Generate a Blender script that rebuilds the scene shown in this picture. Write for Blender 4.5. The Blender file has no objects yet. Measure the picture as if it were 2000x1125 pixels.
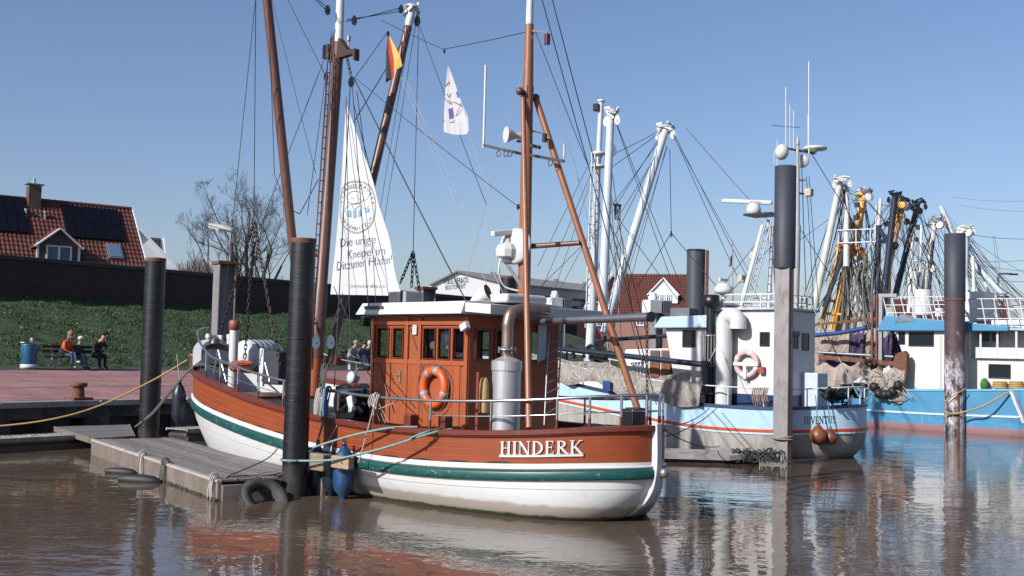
import bpy, bmesh, math, random
from mathutils import Vector, Matrix
random.seed(7)
PI=math.pi; R=math.radians
SC=bpy.context.scene; COL=SC.collection
V=Vector
# ------------------------------------------------------------ camera
FOC=2250.0; CAMZ=2.65
cam_d=bpy.data.cameras.new('camera'); cam=bpy.data.objects.new('camera',cam_d); COL.objects.link(cam)
cam_d.sensor_width=36.0; cam_d.lens=36.0*FOC/2000.0; cam_d.clip_start=0.1; cam_d.clip_end=6000
CR=Matrix.Rotation(PI/2+R(3.2),4,'X')@Matrix.Rotation(R(1.4),4,'Z')
cam.matrix_world=Matrix.Translation((0,0,CAMZ))@CR
SC.camera=cam
CR3=CR.to_3x3(); CP=V((0,0,CAMZ))
# ------------------------------------------------------------ sky, sun, exposure
SUN_AZ=V((-0.75,-0.66,0)).normalized(); SUN_EL=R(31)
w=bpy.data.worlds.new("World"); SC.world=w; w.use_nodes=True
nt=w.node_tree; bg=nt.nodes['Background']
sky=nt.nodes.new('ShaderNodeTexSky'); sky.sky_type='NISHITA'; sky.sun_disc=False
sky.sun_elevation=SUN_EL; sky.sun_rotation=math.atan2(SUN_AZ.x,SUN_AZ.y)%(2*PI)
sky.air_density=1.0; sky.dust_density=1.1; sky.ozone_density=6.0; sky.altitude=0
tint=nt.nodes.new('ShaderNodeVectorMath'); tint.operation='MULTIPLY'; tint.inputs[1].default_value=(1.12,0.955,0.92)
nt.links.new(sky.outputs[0],tint.inputs[0]); nt.links.new(tint.outputs[0],bg.inputs[0]); bg.inputs[1].default_value=0.105
sd=bpy.data.lights.new('sun','SUN'); sd.energy=5.0; sd.angle=R(0.5); sd.color=(1.0,0.965,0.925)
so=bpy.data.objects.new('sun',sd); COL.objects.link(so)
sv=SUN_AZ*math.cos(SUN_EL)+V((0,0,math.sin(SUN_EL)))
so.rotation_euler=sv.to_track_quat('Z','Y').to_euler(); so.location=(0,0,60)
SC.view_settings.view_transform='Standard'; SC.view_settings.look='None'
SC.view_settings.exposure=0.38; SC.view_settings.gamma=1.0; SC.view_settings.use_curve_mapping=False
# ------------------------------------------------------------ measuring helpers (photo pixel -> place in the world)
def ray(px,py): return CR3@V(((px-1000)/FOC,(562.5-py)/FOC,-1))
def at(px,py,d):
    v=ray(px,py); return CP+v*(d/v.y)
def atz(px,py,z=0.0):
    v=ray(px,py); return CP+v*((z-CAMZ)/v.z)
def on_plane(px,py,o,n):
    v=ray(px,py); return CP+v*((o-CP).dot(n)/v.dot(n))
# ------------------------------------------------------------ objects
WM={}                                   # object name -> world matrix
def tag(o,label=None,cat=None,group=None,kind=None):
    if label: o['label']=label
    if cat: o['category']=cat
    if group: o['group']=group
    if kind: o['kind']=kind
    return o
def thing(name,label,cat,loc=(0,0,0),rz=0,group=None):
    o=bpy.data.objects.new(name,None); COL.objects.link(o); o.empty_display_size=0.2
    o.location=loc; o.rotation_euler=(0,0,rz)
    WM[o.name]=Matrix.Translation(V(loc))@Matrix.Rotation(rz,4,'Z')
    return tag(o,label,cat,group)
def copy_tree(o,parent=None):
    c=o.copy(); COL.objects.link(c)
    if parent is not None: c.parent=parent
    WM[c.name]=WM[o.name].copy()
    for ch in list(o.children): copy_tree(ch,c)
    return c
def move(o,loc,rz=None):
    o.location=loc
    if rz is not None: o.rotation_euler=(0,0,rz)
    WM[o.name]=Matrix.Translation(V(loc))@Matrix.Rotation(o.rotation_euler.z,4,'Z')
def basis(d):
    d=d.normalized(); u=V((0,0,1)) if abs(d.z)<0.95 else V((1,0,0))
    a=d.cross(u).normalized(); return a,a.cross(d).normalized()
class MB:
    def __init__(s): s.v=[];s.f=[];s.m=[];s.s=[]
    def add(s,vs,fs,smooth=False,mi=0):
        n=len(s.v); s.v+= [tuple(p) for p in vs]
        for f in fs: s.f.append(tuple(i+n for i in f)); s.m.append(mi); s.s.append(smooth)
        return s
    def box(s,c,size,rz=0,M=None,mi=0):
        hx,hy,hz=size[0]/2,size[1]/2,size[2]/2
        m=(M if M is not None else Matrix.Rotation(rz,3,'Z'))
        vs=[V(c)+m@V((x*hx,y*hy,z*hz)) for x in(-1,1) for y in(-1,1) for z in(-1,1)]
        return s.add(vs,[(0,1,3,2),(4,6,7,5),(0,4,5,1),(2,3,7,6),(0,2,6,4),(1,5,7,3)],mi=mi)
    def bar(s,p0,p1,w,h,up=V((0,0,1)),mi=0):
        p0,p1=V(p0),V(p1); d=(p1-p0); L=d.length; d.normalize()
        a=d.cross(up)
        a=a.normalized() if a.length>1e-4 else V((1,0,0)); b=a.cross(d).normalized()
        M=Matrix((d,a,b)).transposed()
        return s.box((p0+p1)/2,(L,w,h),M=M,mi=mi)
    def tube(s,pts,r,seg=8,caps=True,mi=0,close=False,smooth=True):
        pts=[V(p) for p in pts]; n=len(pts); rr=r if isinstance(r,(list,tuple)) else [r]*n
        vs=[];pa=None
        for i,p in enumerate(pts):
            if close: d=(pts[(i+1)%n]-pts[i-1])
            else: d=pts[min(i+1,n-1)]-pts[max(i-1,0)]
            d.normalize()
            if pa is None: a,b=basis(d)
            else:
                a=pa-d*pa.dot(d)
                a=a.normalized() if a.length>1e-5 else basis(d)[0]
                b=a.cross(d)
            pa=a
            for k in range(seg):
                t=2*PI*k/seg; vs.append(p+a*(rr[i]*math.cos(t))+b*(rr[i]*math.sin(t)))
        fs=[]
        for i in range(n if close else n-1):
            j=(i+1)%n
            for k in range(seg):
                l=(k+1)%seg; fs.append((i*seg+k,i*seg+l,j*seg+l,j*seg+k))
        s.add(vs,fs,smooth,mi)
        if caps and not close:
            s.add(vs[:seg],[tuple(range(seg))[::-1]],False,mi); s.add(vs[-seg:],[tuple(range(seg))],False,mi)
        return s
    def cyl(s,p0,p1,r0,r1=None,seg=16,mi=0,caps=True):
        return s.tube([p0,p1],[r0,r0 if r1 is None else r1],seg,caps,mi)
    def lathe(s,prof,o=(0,0,0),axis=(0,0,1),seg=20,mi=0,smooth=True,caps=True):
        o=V(o); d=V(axis).normalized(); a,b=basis(d); vs=[]
        for (r,z) in prof:
            for k in range(seg):
                t=2*PI*k/seg; vs.append(o+d*z+a*(r*math.cos(t))+b*(r*math.sin(t)))
        fs=[]
        for i in range(len(prof)-1):
            for k in range(seg):
                l=(k+1)%seg; fs.append((i*seg+k,i*seg+l,(i+1)*seg+l,(i+1)*seg+k))
        s.add(vs,fs,smooth,mi)
        if caps: s.add(vs[:seg],[tuple(range(seg))[::-1]],False,mi); s.add(vs[-seg:],[tuple(range(seg))],False,mi)
        return s
    def ball(s,c,r,seg=14,rings=8,sc=(1,1,1),mi=0):
        vs=[];c=V(c)
        for i in range(rings+1):
            p=PI*i/rings
            for k in range(seg):
                t=2*PI*k/seg
                vs.append(c+V((r*sc[0]*math.sin(p)*math.cos(t),r*sc[1]*math.sin(p)*math.sin(t),r*sc[2]*math.cos(p))))
        fs=[]
        for i in range(rings):
            for k in range(seg):
                l=(k+1)%seg; fs.append((i*seg+k,(i+1)*seg+k,(i+1)*seg+l,i*seg+l))
        return s.add(vs,fs,True,mi)
    def torus(s,c,axis,r,rt,seg=28,st=10,mi=0):
        c=V(c); a,b=basis(V(axis))
        return s.tube([c+a*(r*math.cos(2*PI*i/seg))+b*(r*math.sin(2*PI*i/seg)) for i in range(seg)],rt,st,mi=mi,close=True)
    def prism(s,poly,o,u,v,n,d0=0.0,d1=0.05,mi=0):
        o,u,v,n=V(o),V(u),V(v),V(n); k=len(poly)
        vs=[o+u*a+v*b+n*d0 for a,b in poly]+[o+u*a+v*b+n*d1 for a,b in poly]
        fs=[tuple(range(k))[::-1],tuple(range(k,2*k))]+[(i,(i+1)%k,(i+1)%k+k,i+k) for i in range(k)]
        return s.add(vs,fs,mi=mi)
    def grid(s,rows,smooth=True,mi=0,close=False):
        nr=len(rows); nc=len(rows[0]); vs=[p for r in rows for p in r]; fs=[]
        for i in range(nr-1):
            for j in range(nc if close else nc-1):
                k=(j+1)%nc; fs.append((i*nc+j,i*nc+k,(i+1)*nc+k,(i+1)*nc+j))
        return s.add(vs,fs,smooth,mi)
    def slab(s,rows,t,n=None,smooth=True,mi=0):
        """grid of points given thickness t along n (or +z)"""
        n=V(n) if n is not None else V((0,0,1))
        s.grid(rows,smooth,mi); low=[[V(p)-n*t for p in r] for r in rows]
        s.grid([r[::-1] for r in low],smooth,mi)
        a=[V(p) for p in rows[0]]; b=[V(p) for p in rows[-1]]
        per=a+[V(r[-1]) for r in rows[1:-1]]+b[::-1]+[V(r[0]) for r in rows[1:-1]][::-1]
        k=len(per); s.add(per+[p-n*t for p in per],[(i,i+k,(i+1)%k+k,(i+1)%k) for i in range(k)],False,mi)
        return s
    def build(s,name,mats,parent=None,world=False,label=None,kind=None,bevel=0,solid=0,cat=None,group=None,loc=None):
        me=bpy.data.meshes.new(name)
        vs=s.v
        if world and parent is not None:
            I=WM[parent.name].inverted(); vs=[tuple(I@V(p)) for p in vs]
        if loc is not None: L=V(loc); vs=[tuple(V(p)-L) for p in vs]
        me.from_pydata(vs,[],s.f)
        if not isinstance(mats,(list,tuple)): mats=[mats]
        for m in mats: me.materials.append(m)
        me.polygons.foreach_set('material_index',s.m); me.polygons.foreach_set('use_smooth',s.s)
        me.update()
        o=bpy.data.objects.new(name,me); COL.objects.link(o)
        if parent is not None: o.parent=parent; WM[o.name]=WM[parent.name].copy()
        else: WM[o.name]=Matrix.Translation(V(loc)) if loc is not None else Matrix.Identity(4)
        if loc is not None: o.location=loc
        if bevel:
            b=o.modifiers.new('bevel','BEVEL'); b.width=bevel; b.segments=2; b.limit_method='ANGLE'; b.angle_limit=R(40)
        return tag(o,label,cat,group,kind)
def sagline(a,b,sag=0.0,n=12):
    a,b=V(a),V(b); return [a.lerp(b,i/n)-V((0,0,sag*4*(i/n)*(1-i/n))) for i in range(n+1)]
def smoothpts(pts,n=6):
    pts=[V(p) for p in pts]; out=[]
    for i in range(len(pts)-1):
        p0=pts[max(i-1,0)];p1=pts[i];p2=pts[i+1];p3=pts[min(i+2,len(pts)-1)]
        for k in range(n):
            t=k/n; out.append(0.5*((2*p1)+(p2-p0)*t+(2*p0-5*p1+4*p2-p3)*t*t+(3*p1-p0-3*p2+p3)*t**3))
    out.append(pts[-1]); return out
# ------------------------------------------------------------ materials
def lin(c): return tuple(((x/12.92) if x<=0.04045 else ((x+0.055)/1.055)**2.4) for x in [k/255 for k in c])
MC={}
def mat(name,col,rough=0.55,metal=0.0,var=0.18,scale=3.0,bump=0.0,bscale=40.0,dirt=None,dirt_amt=0.0,dscale=2.0,dpos=0.6,stretch=(1,1,1),spec=None,coat=0.0,trans=0.0,rnd=0.0):
    """painted / raw surface: base colour with soft variation, optional stains of a second colour, fine relief"""
    if name in MC: return MC[name]
    col=[c*.78 for c in col]; dirt=[c*.78 for c in dirt] if dirt is not None else None
    m=bpy.data.materials.new(name); m.use_nodes=True; t=m.node_tree; N=t.nodes; L=t.links; p=N['Principled BSDF']
    p.inputs['Roughness'].default_value=rough; p.inputs['Metallic'].default_value=metal
    if spec is not None: p.inputs['Specular IOR Level'].default_value=spec
    if coat: p.inputs['Coat Weight'].default_value=coat; p.inputs['Coat Roughness'].default_value=0.15
    if trans: 
        p.inputs['Transmission Weight'].default_value=trans
    tc=N.new('ShaderNodeTexCoord'); mp=N.new('ShaderNodeMapping'); mp.inputs['Scale'].default_value=stretch
    L.new(tc.outputs['Object'],mp.inputs[0])
    n1=N.new('ShaderNodeTexNoise'); n1.inputs['Scale'].default_value=scale; n1.inputs['Detail'].default_value=6; n1.inputs['Roughness'].default_value=0.65
    L.new(mp.outputs[0],n1.inputs['Vector'])
    mr=N.new('ShaderNodeMapRange'); mr.inputs[1].default_value=0.3; mr.inputs[2].default_value=0.7
    mr.inputs[3].default_value=1-var; mr.inputs[4].default_value=1+var; L.new(n1.outputs[0],mr.inputs[0])
    mul=N.new('ShaderNodeVectorMath'); mul.operation='SCALE'; mul.inputs[0].default_value=col[:3]; L.new(mr.outputs[0],mul.inputs['Scale'])
    out=mul.outputs[0]
    if dirt is not None:
        n2=N.new('ShaderNodeTexNoise'); n2.inputs['Scale'].default_value=dscale; n2.inputs['Detail'].default_value=8; n2.inputs['Roughness'].default_value=0.7
        L.new(mp.outputs[0],n2.inputs['Vector'])
        r2=N.new('ShaderNodeMapRange'); r2.inputs[1].default_value=dpos-0.07; r2.inputs[2].default_value=dpos+0.07; r2.inputs[3].default_value=0; r2.inputs[4].default_value=dirt_amt
        L.new(n2.outputs[0],r2.inputs[0])
        mx=N.new('ShaderNodeMix'); mx.data_type='RGBA'; L.new(r2.outputs[0],mx.inputs[0]); L.new(out,mx.inputs[6]); mx.inputs[7].default_value=(*dirt[:3],1)
        out=mx.outputs[2]
        r3=N.new('ShaderNodeMapRange'); r3.inputs[3].default_value=rough; r3.inputs[4].default_value=min(1,rough+0.3); L.new(r2.outputs[0],r3.inputs[0]); L.new(r3.outputs[0],p.inputs['Roughness'])
    if rnd:
        oi=N.new('ShaderNodeObjectInfo'); rm=N.new('ShaderNodeMapRange'); rm.inputs[3].default_value=1-rnd; rm.inputs[4].default_value=1+rnd; L.new(oi.outputs['Random'],rm.inputs[0])
        ms=N.new('ShaderNodeVectorMath'); ms.operation='SCALE'; L.new(out,ms.inputs[0]); L.new(rm.outputs[0],ms.inputs['Scale']); out=ms.outputs[0]
    L.new(out,p.inputs['Base Color'])
    if bump:
        nb=N.new('ShaderNodeTexNoise'); nb.inputs['Scale'].default_value=bscale; nb.inputs['Detail'].default_value=4
        L.new(mp.outputs[0],nb.inputs['Vector'])
        b=N.new('ShaderNodeBump'); b.inputs['Strength'].default_value=bump; b.inputs['Distance'].default_value=0.02
        L.new(nb.outputs[0],b.inputs['Height']); L.new(b.outputs[0],p.inputs['Normal'])
    MC[name]=m; return m
def glass(name,col=(0.015,0.02,0.025),rough=0.03,trans=0.0):
    if name in MC: return MC[name]
    m=bpy.data.materials.new(name); m.use_nodes=True; p=m.node_tree.nodes['Principled BSDF']
    p.inputs['Base Color'].default_value=(*col,1); p.inputs['Roughness'].default_value=rough; p.inputs['IOR'].default_value=1.45
    p.inputs['Transmission Weight'].default_value=trans
    if trans: p.inputs['IOR'].default_value=1.02; p.inputs['Specular IOR Level'].default_value=0.5
    MC[name]=m; return m
RED=mat('hull_red',(0.27,0.057,0.018),0.45,var=0.10,scale=2.0,bump=0.12,bscale=14,dirt=(0.16,0.05,0.03),dirt_amt=0.3,dscale=5,dpos=0.63,spec=.35)
REDW=mat('cabin_red',(0.345,0.085,0.027),0.5,var=0.12,scale=3,bump=0.15,bscale=10,stretch=(6,6,1),dirt=(0.16,0.05,0.03),dirt_amt=0.4,dscale=3,dpos=0.62,rnd=.07)
REDD=mat('rail_cap_red',(0.145,0.03,0.017),0.38,var=0.12,scale=4,dirt=(0.3,0.15,0.11),dirt_amt=0.3,dscale=6,dpos=0.63)
WHT=mat('white_paint',(0.63,0.64,0.64),0.4,var=0.05,scale=2,dirt=(0.5,0.47,0.42),dirt_amt=0.35,dscale=3,dpos=0.64)
WHG=mat('weathered_white',(0.66,0.68,0.68),0.5,var=0.10,scale=3,dirt=(0.33,0.22,0.15),dirt_amt=0.5,dscale=5,dpos=0.62)
GRN=mat('strake_green',(0.006,0.075,0.068),0.38,var=0.2,scale=5,dirt=(0.42,0.47,0.46),dirt_amt=0.8,dscale=9,dpos=0.655,stretch=(1,1,2))
MAST=mat('mast_brown',(0.125,0.055,0.042),0.42,var=0.12,scale=4,dirt=(0.30,0.2,0.16),dirt_amt=0.4,dscale=9,dpos=0.63)
MASTO=mat('mizzen_ochre',(0.29,0.115,0.055),0.42,var=0.10,scale=4,dirt=(0.5,0.4,0.34),dirt_amt=0.5,dscale=9,dpos=0.66)
STEEL=mat('stainless',(0.55,0.56,0.58),0.28,0.9,var=0.08,scale=6)
GALV=mat('galvanised',(0.36,0.36,0.37),0.45,0.7,var=0.15,scale=6,dirt=(0.25,0.17,0.12),dirt_amt=0.4,dscale=6,dpos=0.64)
WIRE=mat('wire_rope',(0.035,0.036,0.04),0.5,0.4,var=0.2)
WIREL=mat('light_wire',(0.32,0.33,0.35),0.5,0.3,var=0.2)
BLK=mat('black_paint',(0.012,0.013,0.016),0.35,var=0.25,scale=5)
BLKR=mat('black_rubber',(0.012,0.013,0.015),0.6,var=0.3,scale=6,bump=0.2,bscale=20)
PILE=mat('pile_sleeve',(0.006,0.0075,0.011),0.4,var=0.3,scale=2.5,bump=0.14,bscale=6,stretch=(0.5,0.5,4),dirt=(0.02,0.025,0.032),dirt_amt=0.5,dscale=4,dpos=0.60)
RUST=mat('rust',(0.16,0.062,0.032),0.8,var=0.35,scale=8,bump=0.3,bscale=30,dirt=(0.07,0.035,0.025),dirt_amt=0.7,dscale=5)
CONC=mat('concrete',(0.34,0.32,0.30),0.85,var=0.2,rnd=.12,scale=2.5,bump=0.3,bscale=25,dirt=(0.14,0.13,0.115),dirt_amt=0.6,dscale=1.5,dpos=0.56)
ROPEG=mat('rope_green',(0.20,0.33,0.30),0.85,var=0.2,scale=30,bump=0.5,bscale=70)
ROPEW=mat('rope_pale',(0.42,0.40,0.36),0.85,var=0.2,scale=30,bump=0.5,bscale=70)
ROPED=mat('rope_dark',(0.10,0.105,0.10),0.85,var=0.25,scale=30,bump=0.5,bscale=70)
ROPEY=mat('rope_yellow',(0.42,0.28,0.10),0.8,var=0.2,scale=30,bump=0.4,bscale=70)
ROPEB=mat('rope_blue',(0.08,0.2,0.32),0.8,var=0.2,scale=30)
CHAIN=mat('chain_rust',(0.06,0.042,0.038),0.6,0.4,var=0.4,scale=20)
DARKGLASS=glass('dark_glass')
CLEARG=glass('clear_glass',(0.85,0.9,0.9),0.0,1.0)
WOOD=mat('weathered_wood',(0.27,0.20,0.14),0.8,var=0.3,scale=4,bump=0.35,bscale=16,stretch=(1,5,5),dirt=(0.14,0.11,0.085),dirt_amt=0.6,dscale=3,dpos=0.55)
INT=mat('cabin_dark_inside',(0.05,0.032,0.024),0.8,var=0.2)
def wave(name='harbour_water'):
    m=bpy.data.materials.new(name); m.use_nodes=True; t=m.node_tree; N=t.nodes; L=t.links; p=N['Principled BSDF']
    p.inputs['Roughness'].default_value=0.03; p.inputs['IOR'].default_value=1.33
    g=N.new('ShaderNodeNewGeometry')
    nz=N.new('ShaderNodeTexNoise'); nz.inputs['Scale'].default_value=0.25; nz.inputs['Detail'].default_value=3; L.new(g.outputs['Position'],nz.inputs['Vector'])
    cr=N.new('ShaderNodeValToRGB'); cr.color_ramp.elements[0].color=(0.080,0.057,0.042,1); cr.color_ramp.elements[1].color=(0.10,0.072,0.054,1)
    cr.color_ramp.elements[0].position=0.35; cr.color_ramp.elements[1].position=0.65
    L.new(nz.outputs[0],cr.inputs[0]); L.new(cr.outputs[0],p.inputs['Base Color'])
    prev=None
    def layer(scale,stretch,rot,dist,detail,mask=None):
        nonlocal prev
        mp=N.new('ShaderNodeMapping'); mp.inputs['Scale'].default_value=stretch; mp.inputs['Rotation'].default_value=(0,0,rot); L.new(g.outputs['Position'],mp.inputs[0])
        n=N.new('ShaderNodeTexNoise'); n.inputs['Scale'].default_value=scale; n.inputs['Detail'].default_value=detail; n.inputs['Roughness'].default_value=0.5; n.inputs['Distortion'].default_value=0.4
        L.new(mp.outputs[0],n.inputs['Vector'])
        b=N.new('ShaderNodeBump'); b.inputs['Strength'].default_value=1.0; b.inputs['Distance'].default_value=dist
        h=n.outputs[0]
        if mask:
            k=N.new('ShaderNodeTexNoise'); k.inputs['Scale'].default_value=mask; k.inputs['Detail'].default_value=2; L.new(g.outputs['Position'],k.inputs['Vector'])
            r=N.new('ShaderNodeMapRange'); r.inputs[1].default_value=0.42; r.inputs[2].default_value=0.62; r.inputs[3].default_value=0.05; r.inputs[4].default_value=1.1; L.new(k.outputs[0],r.inputs[0])
            mu=N.new('ShaderNodeMath'); mu.operation='MULTIPLY'; L.new(h,mu.inputs[0]); L.new(r.outputs[0],mu.inputs[1]); h=mu.outputs[0]
        L.new(h,b.inputs['Height'])
        if prev is not None: L.new(prev,b.inputs['Normal'])
        prev=b.outputs[0]
    layer(0.55,(1,1.5,1),0.3,0.016,2)
    layer(2.2,(1,1.6,1),-0.2,0.0050,2)
    layer(6.5,(1,1.7,1),0.15,0.0030,2,0.22)
    L.new(prev,p.inputs['Normal'])
    return m
WATER=wave()
# ------------------------------------------------------------ writing: letter outlines are made first, while the scene is still small
def text2d(s,size=1.0,shear=0.0,spacing=1.0,thin=0.0):
    c=bpy.data.curves.new('writing','FONT'); c.body=s; c.size=size; c.shear=shear; c.space_character=spacing; c.resolution_u=2; c.offset=thin; c.align_x='LEFT'
    o=bpy.data.objects.new('writing',c); COL.objects.link(o)
    dg=bpy.context.evaluated_depsgraph_get(); e=o.evaluated_get(dg); me=e.to_mesh()
    vs=[(p.co.x,p.co.y) for p in me.vertices]; fs=[tuple(p.vertices) for p in me.polygons]
    e.to_mesh_clear(); bpy.data.objects.remove(o); bpy.data.curves.remove(c)
    return vs,fs
def put_text(mb,txt,fn,mi=0):
    vs,fs=txt; mb.add([fn(x,y) for x,y in vs],fs,mi=mi)
TX={k:text2d(*a) for k,a in dict(
    yard1=("H.BULTJER&CO",1.0,0,1.08),yard2=("BOOTSWERFT",1.0,0,1.15),
    s1=("Die urige",1.0,0.12,0.98,-.013),s2=("Kneipe im",1.0,0.12,0.98,-.013),s3=("Ditzumer Hafen!",1.0,0.12,0.98,-.013),s4=("strandraeuber-ditzum.de",1.0,0.25,0.95),
    koden=("KODEN",1.0,0,1.1)).items()}
RING={ch:text2d(ch) for ch in set("STRANDRÄUBERHAFENDITZUM")}
def width(t): xs=[x for x,_ in t[0]]; return (max(xs)-min(xs)) if xs else 0
# serif capitals from strokes: list of (polyline, width(s)); height 1
def arc(cx,cy,rx,ry,a0,a1,n=9): return [(cx+rx*math.cos(R(a0+(a1-a0)*i/n)),cy+ry*math.sin(R(a0+(a1-a0)*i/n))) for i in range(n+1)]
T_,t_=0.15,0.06
def sf(x,y,w=0.3): return ([(x-w/2,y),(x+w/2,y)],0.055)
def st_(x,w=T_): return ([(x,0),(x,1)],w)
LET={
 'H':(0.86,[st_(.2),st_(.66),([(.2,.5),(.66,.5)],t_),sf(.2,.03),sf(.2,.97),sf(.66,.03),sf(.66,.97)]),
 'I':(0.42,[st_(.21),sf(.21,.03),sf(.21,.97)]),
 'N':(0.9,[st_(.16,t_),st_(.74,t_),([(.14,1),(.74,0)],T_),sf(.16,.03,.26),sf(.1,.97,.2),sf(.74,.97,.26)]),
 'D':(0.86,[st_(.2),(arc(.22,.5,.5,.47,-90,90,12),[.06,.07,.09,.12,.14,.15,.15,.15,.14,.12,.09,.07,.06]),([(.08,.03),(.24,.03)],.055),([(.08,.97),(.24,.97)],.055)]),
 'E':(0.74,[st_(.2),([(.08,.03),(.62,.03)],t_),([(.08,.97),(.6,.97)],t_),([(.2,.52),(.5,.52)],t_),([(.6,.0),(.62,.22)],.05),([(.58,1),(.58,.8)],.05),([(.5,.42),(.5,.62)],.045)]),
 'R':(0.86,[st_(.2),(arc(.24,.74,.34,.23,-90,90,10),[.06,.07,.1,.13,.14,.14,.14,.13,.1,.07,.06]),([(.34,.5),(.74,.02)],.14),sf(.2,.03),([(.08,.97),(.28,.97)],.055),sf(.76,.03,.18)]),
 'K':(0.9,[st_(.2),([(.26,.42),(.7,.97)],t_),([(.36,.55),(.76,.02)],T_),sf(.2,.03),sf(.2,.97),sf(.7,.97,.26),sf(.78,.03,.22)]),
 'J':(0.5,[([(.3,1),(.3,.1),(.24,-.08),(.1,-.14)],[T_,T_,.1,.06]),sf(.3,.97)]),
 'U':(0.86,[([(.2,1),(.2,.32)]+arc(.43,.32,.23,.3,180,360,8)+[(.66,1)],[T_,T_]+[.13,.12,.1,.08,.07,.06,.06,.06,.06]+[t_]),sf(.2,.97),sf(.66,.97,.24)]),
 'V':(0.84,[([(.14,1),(.44,0)],T_),([(.72,1),(.44,0)],t_),sf(.14,.97,.28),sf(.72,.97,.22)]),
 'T':(0.78,[st_(.39),([(.06,.97),(.72,.97)],t_),([(.07,1),(.07,.76)],.045),([(.71,1),(.71,.76)],.045),sf(.39,.03)]),
 'S':(0.66,[([(.54,.78),(.46,.93),(.32,.97),(.17,.9),(.13,.76),(.22,.62),(.42,.47),(.54,.34),(.53,.15),(.38,.03),(.2,.04),(.1,.22)],[.05,.06,.06,.07,.1,.13,.15,.13,.1,.06,.06,.05])]),
}
def serif_letter(ch,fn,depth=0.012):
    """fn(a,b,out) -> point; every stroke a strip with thickness"""
    mb=MB(); wid,strokes=LET[ch]
    for k,(pl,wd) in enumerate(strokes):
        if len(pl)==2: pl=[(pl[0][0]+(pl[1][0]-pl[0][0])*i/4,pl[0][1]+(pl[1][1]-pl[0][1])*i/4) for i in range(5)]; wd=wd if not isinstance(wd,list) else [wd[0]]*5
        n=len(pl); ww=wd if isinstance(wd,list) else [wd]*n
        l=[];r=[]
        for i in range(n):
            dx=pl[min(i+1,n-1)][0]-pl[max(i-1,0)][0]; dy=pl[min(i+1,n-1)][1]-pl[max(i-1,0)][1]; q=math.hypot(dx,dy) or 1
            l.append((pl[i][0]-dy/q*ww[i]/2,pl[i][1]+dx/q*ww[i]/2)); r.append((pl[i][0]+dy/q*ww[i]/2,pl[i][1]-dx/q*ww[i]/2))
        d=depth+0.0012*k
        T=[fn(a,b,d) for a,b in l]; B=[fn(a,b,d) for a,b in r]; T0=[fn(a,b,-0.006) for a,b in l]; B0=[fn(a,b,-0.006) for a,b in r]
        mb.grid([T0,T,B,B0],False); mb.add([T0[0],T[0],B[0],B0[0]],[(0,1,2,3)]); mb.add([T0[-1],T[-1],B[-1],B0[-1]],[(3,2,1,0)])
    return mb,wid
# ============================================================ SETTING
Q0=V((-13.0,29.5,0)); DQ=V((0.568,0.823,0)).normalized(); NQ=V((-DQ.y,DQ.x,0))
def P(s,w,z=0.0): return Q0+DQ*s+NQ*w+V((0,0,z))
def s_at(px,w,z=1.6):
    q=on_plane(px,690,P(0,w),NQ); return (q-P(0,w)).dot(DQ)
RZQ=math.atan2(DQ.y,DQ.x)
MB().add([(-900,-60,0),(1500,-60,0),(1500,2500,0),(-900,2500,0)],[(0,1,2,3)]).build('water',WATER,kind='structure')
SOIL=mat('soil',(0.07,0.075,0.06),0.9,var=0.2)
GROUND=mat('ground_far',(0.06,0.08,0.035),0.95,var=0.3,scale=0.05)
g=MB()
g.add([P(-60,21.6,3.2),P(75,21.6,3.2),P(75,1500,3.2),P(-1500,1500,3.2),P(-1500,21.6,3.2)],[(0,1,2,3,4)])
g.add([P(75,0.3,1.2),P(75,1500,1.2),V((-800,2400,1.2)),V((1500,2400,1.2)),V((1500,122,1.2)),V((60,118,1.2))],[(5,4,3,2,1,0)])
g.build('ground',GROUND,kind='structure')
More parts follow.
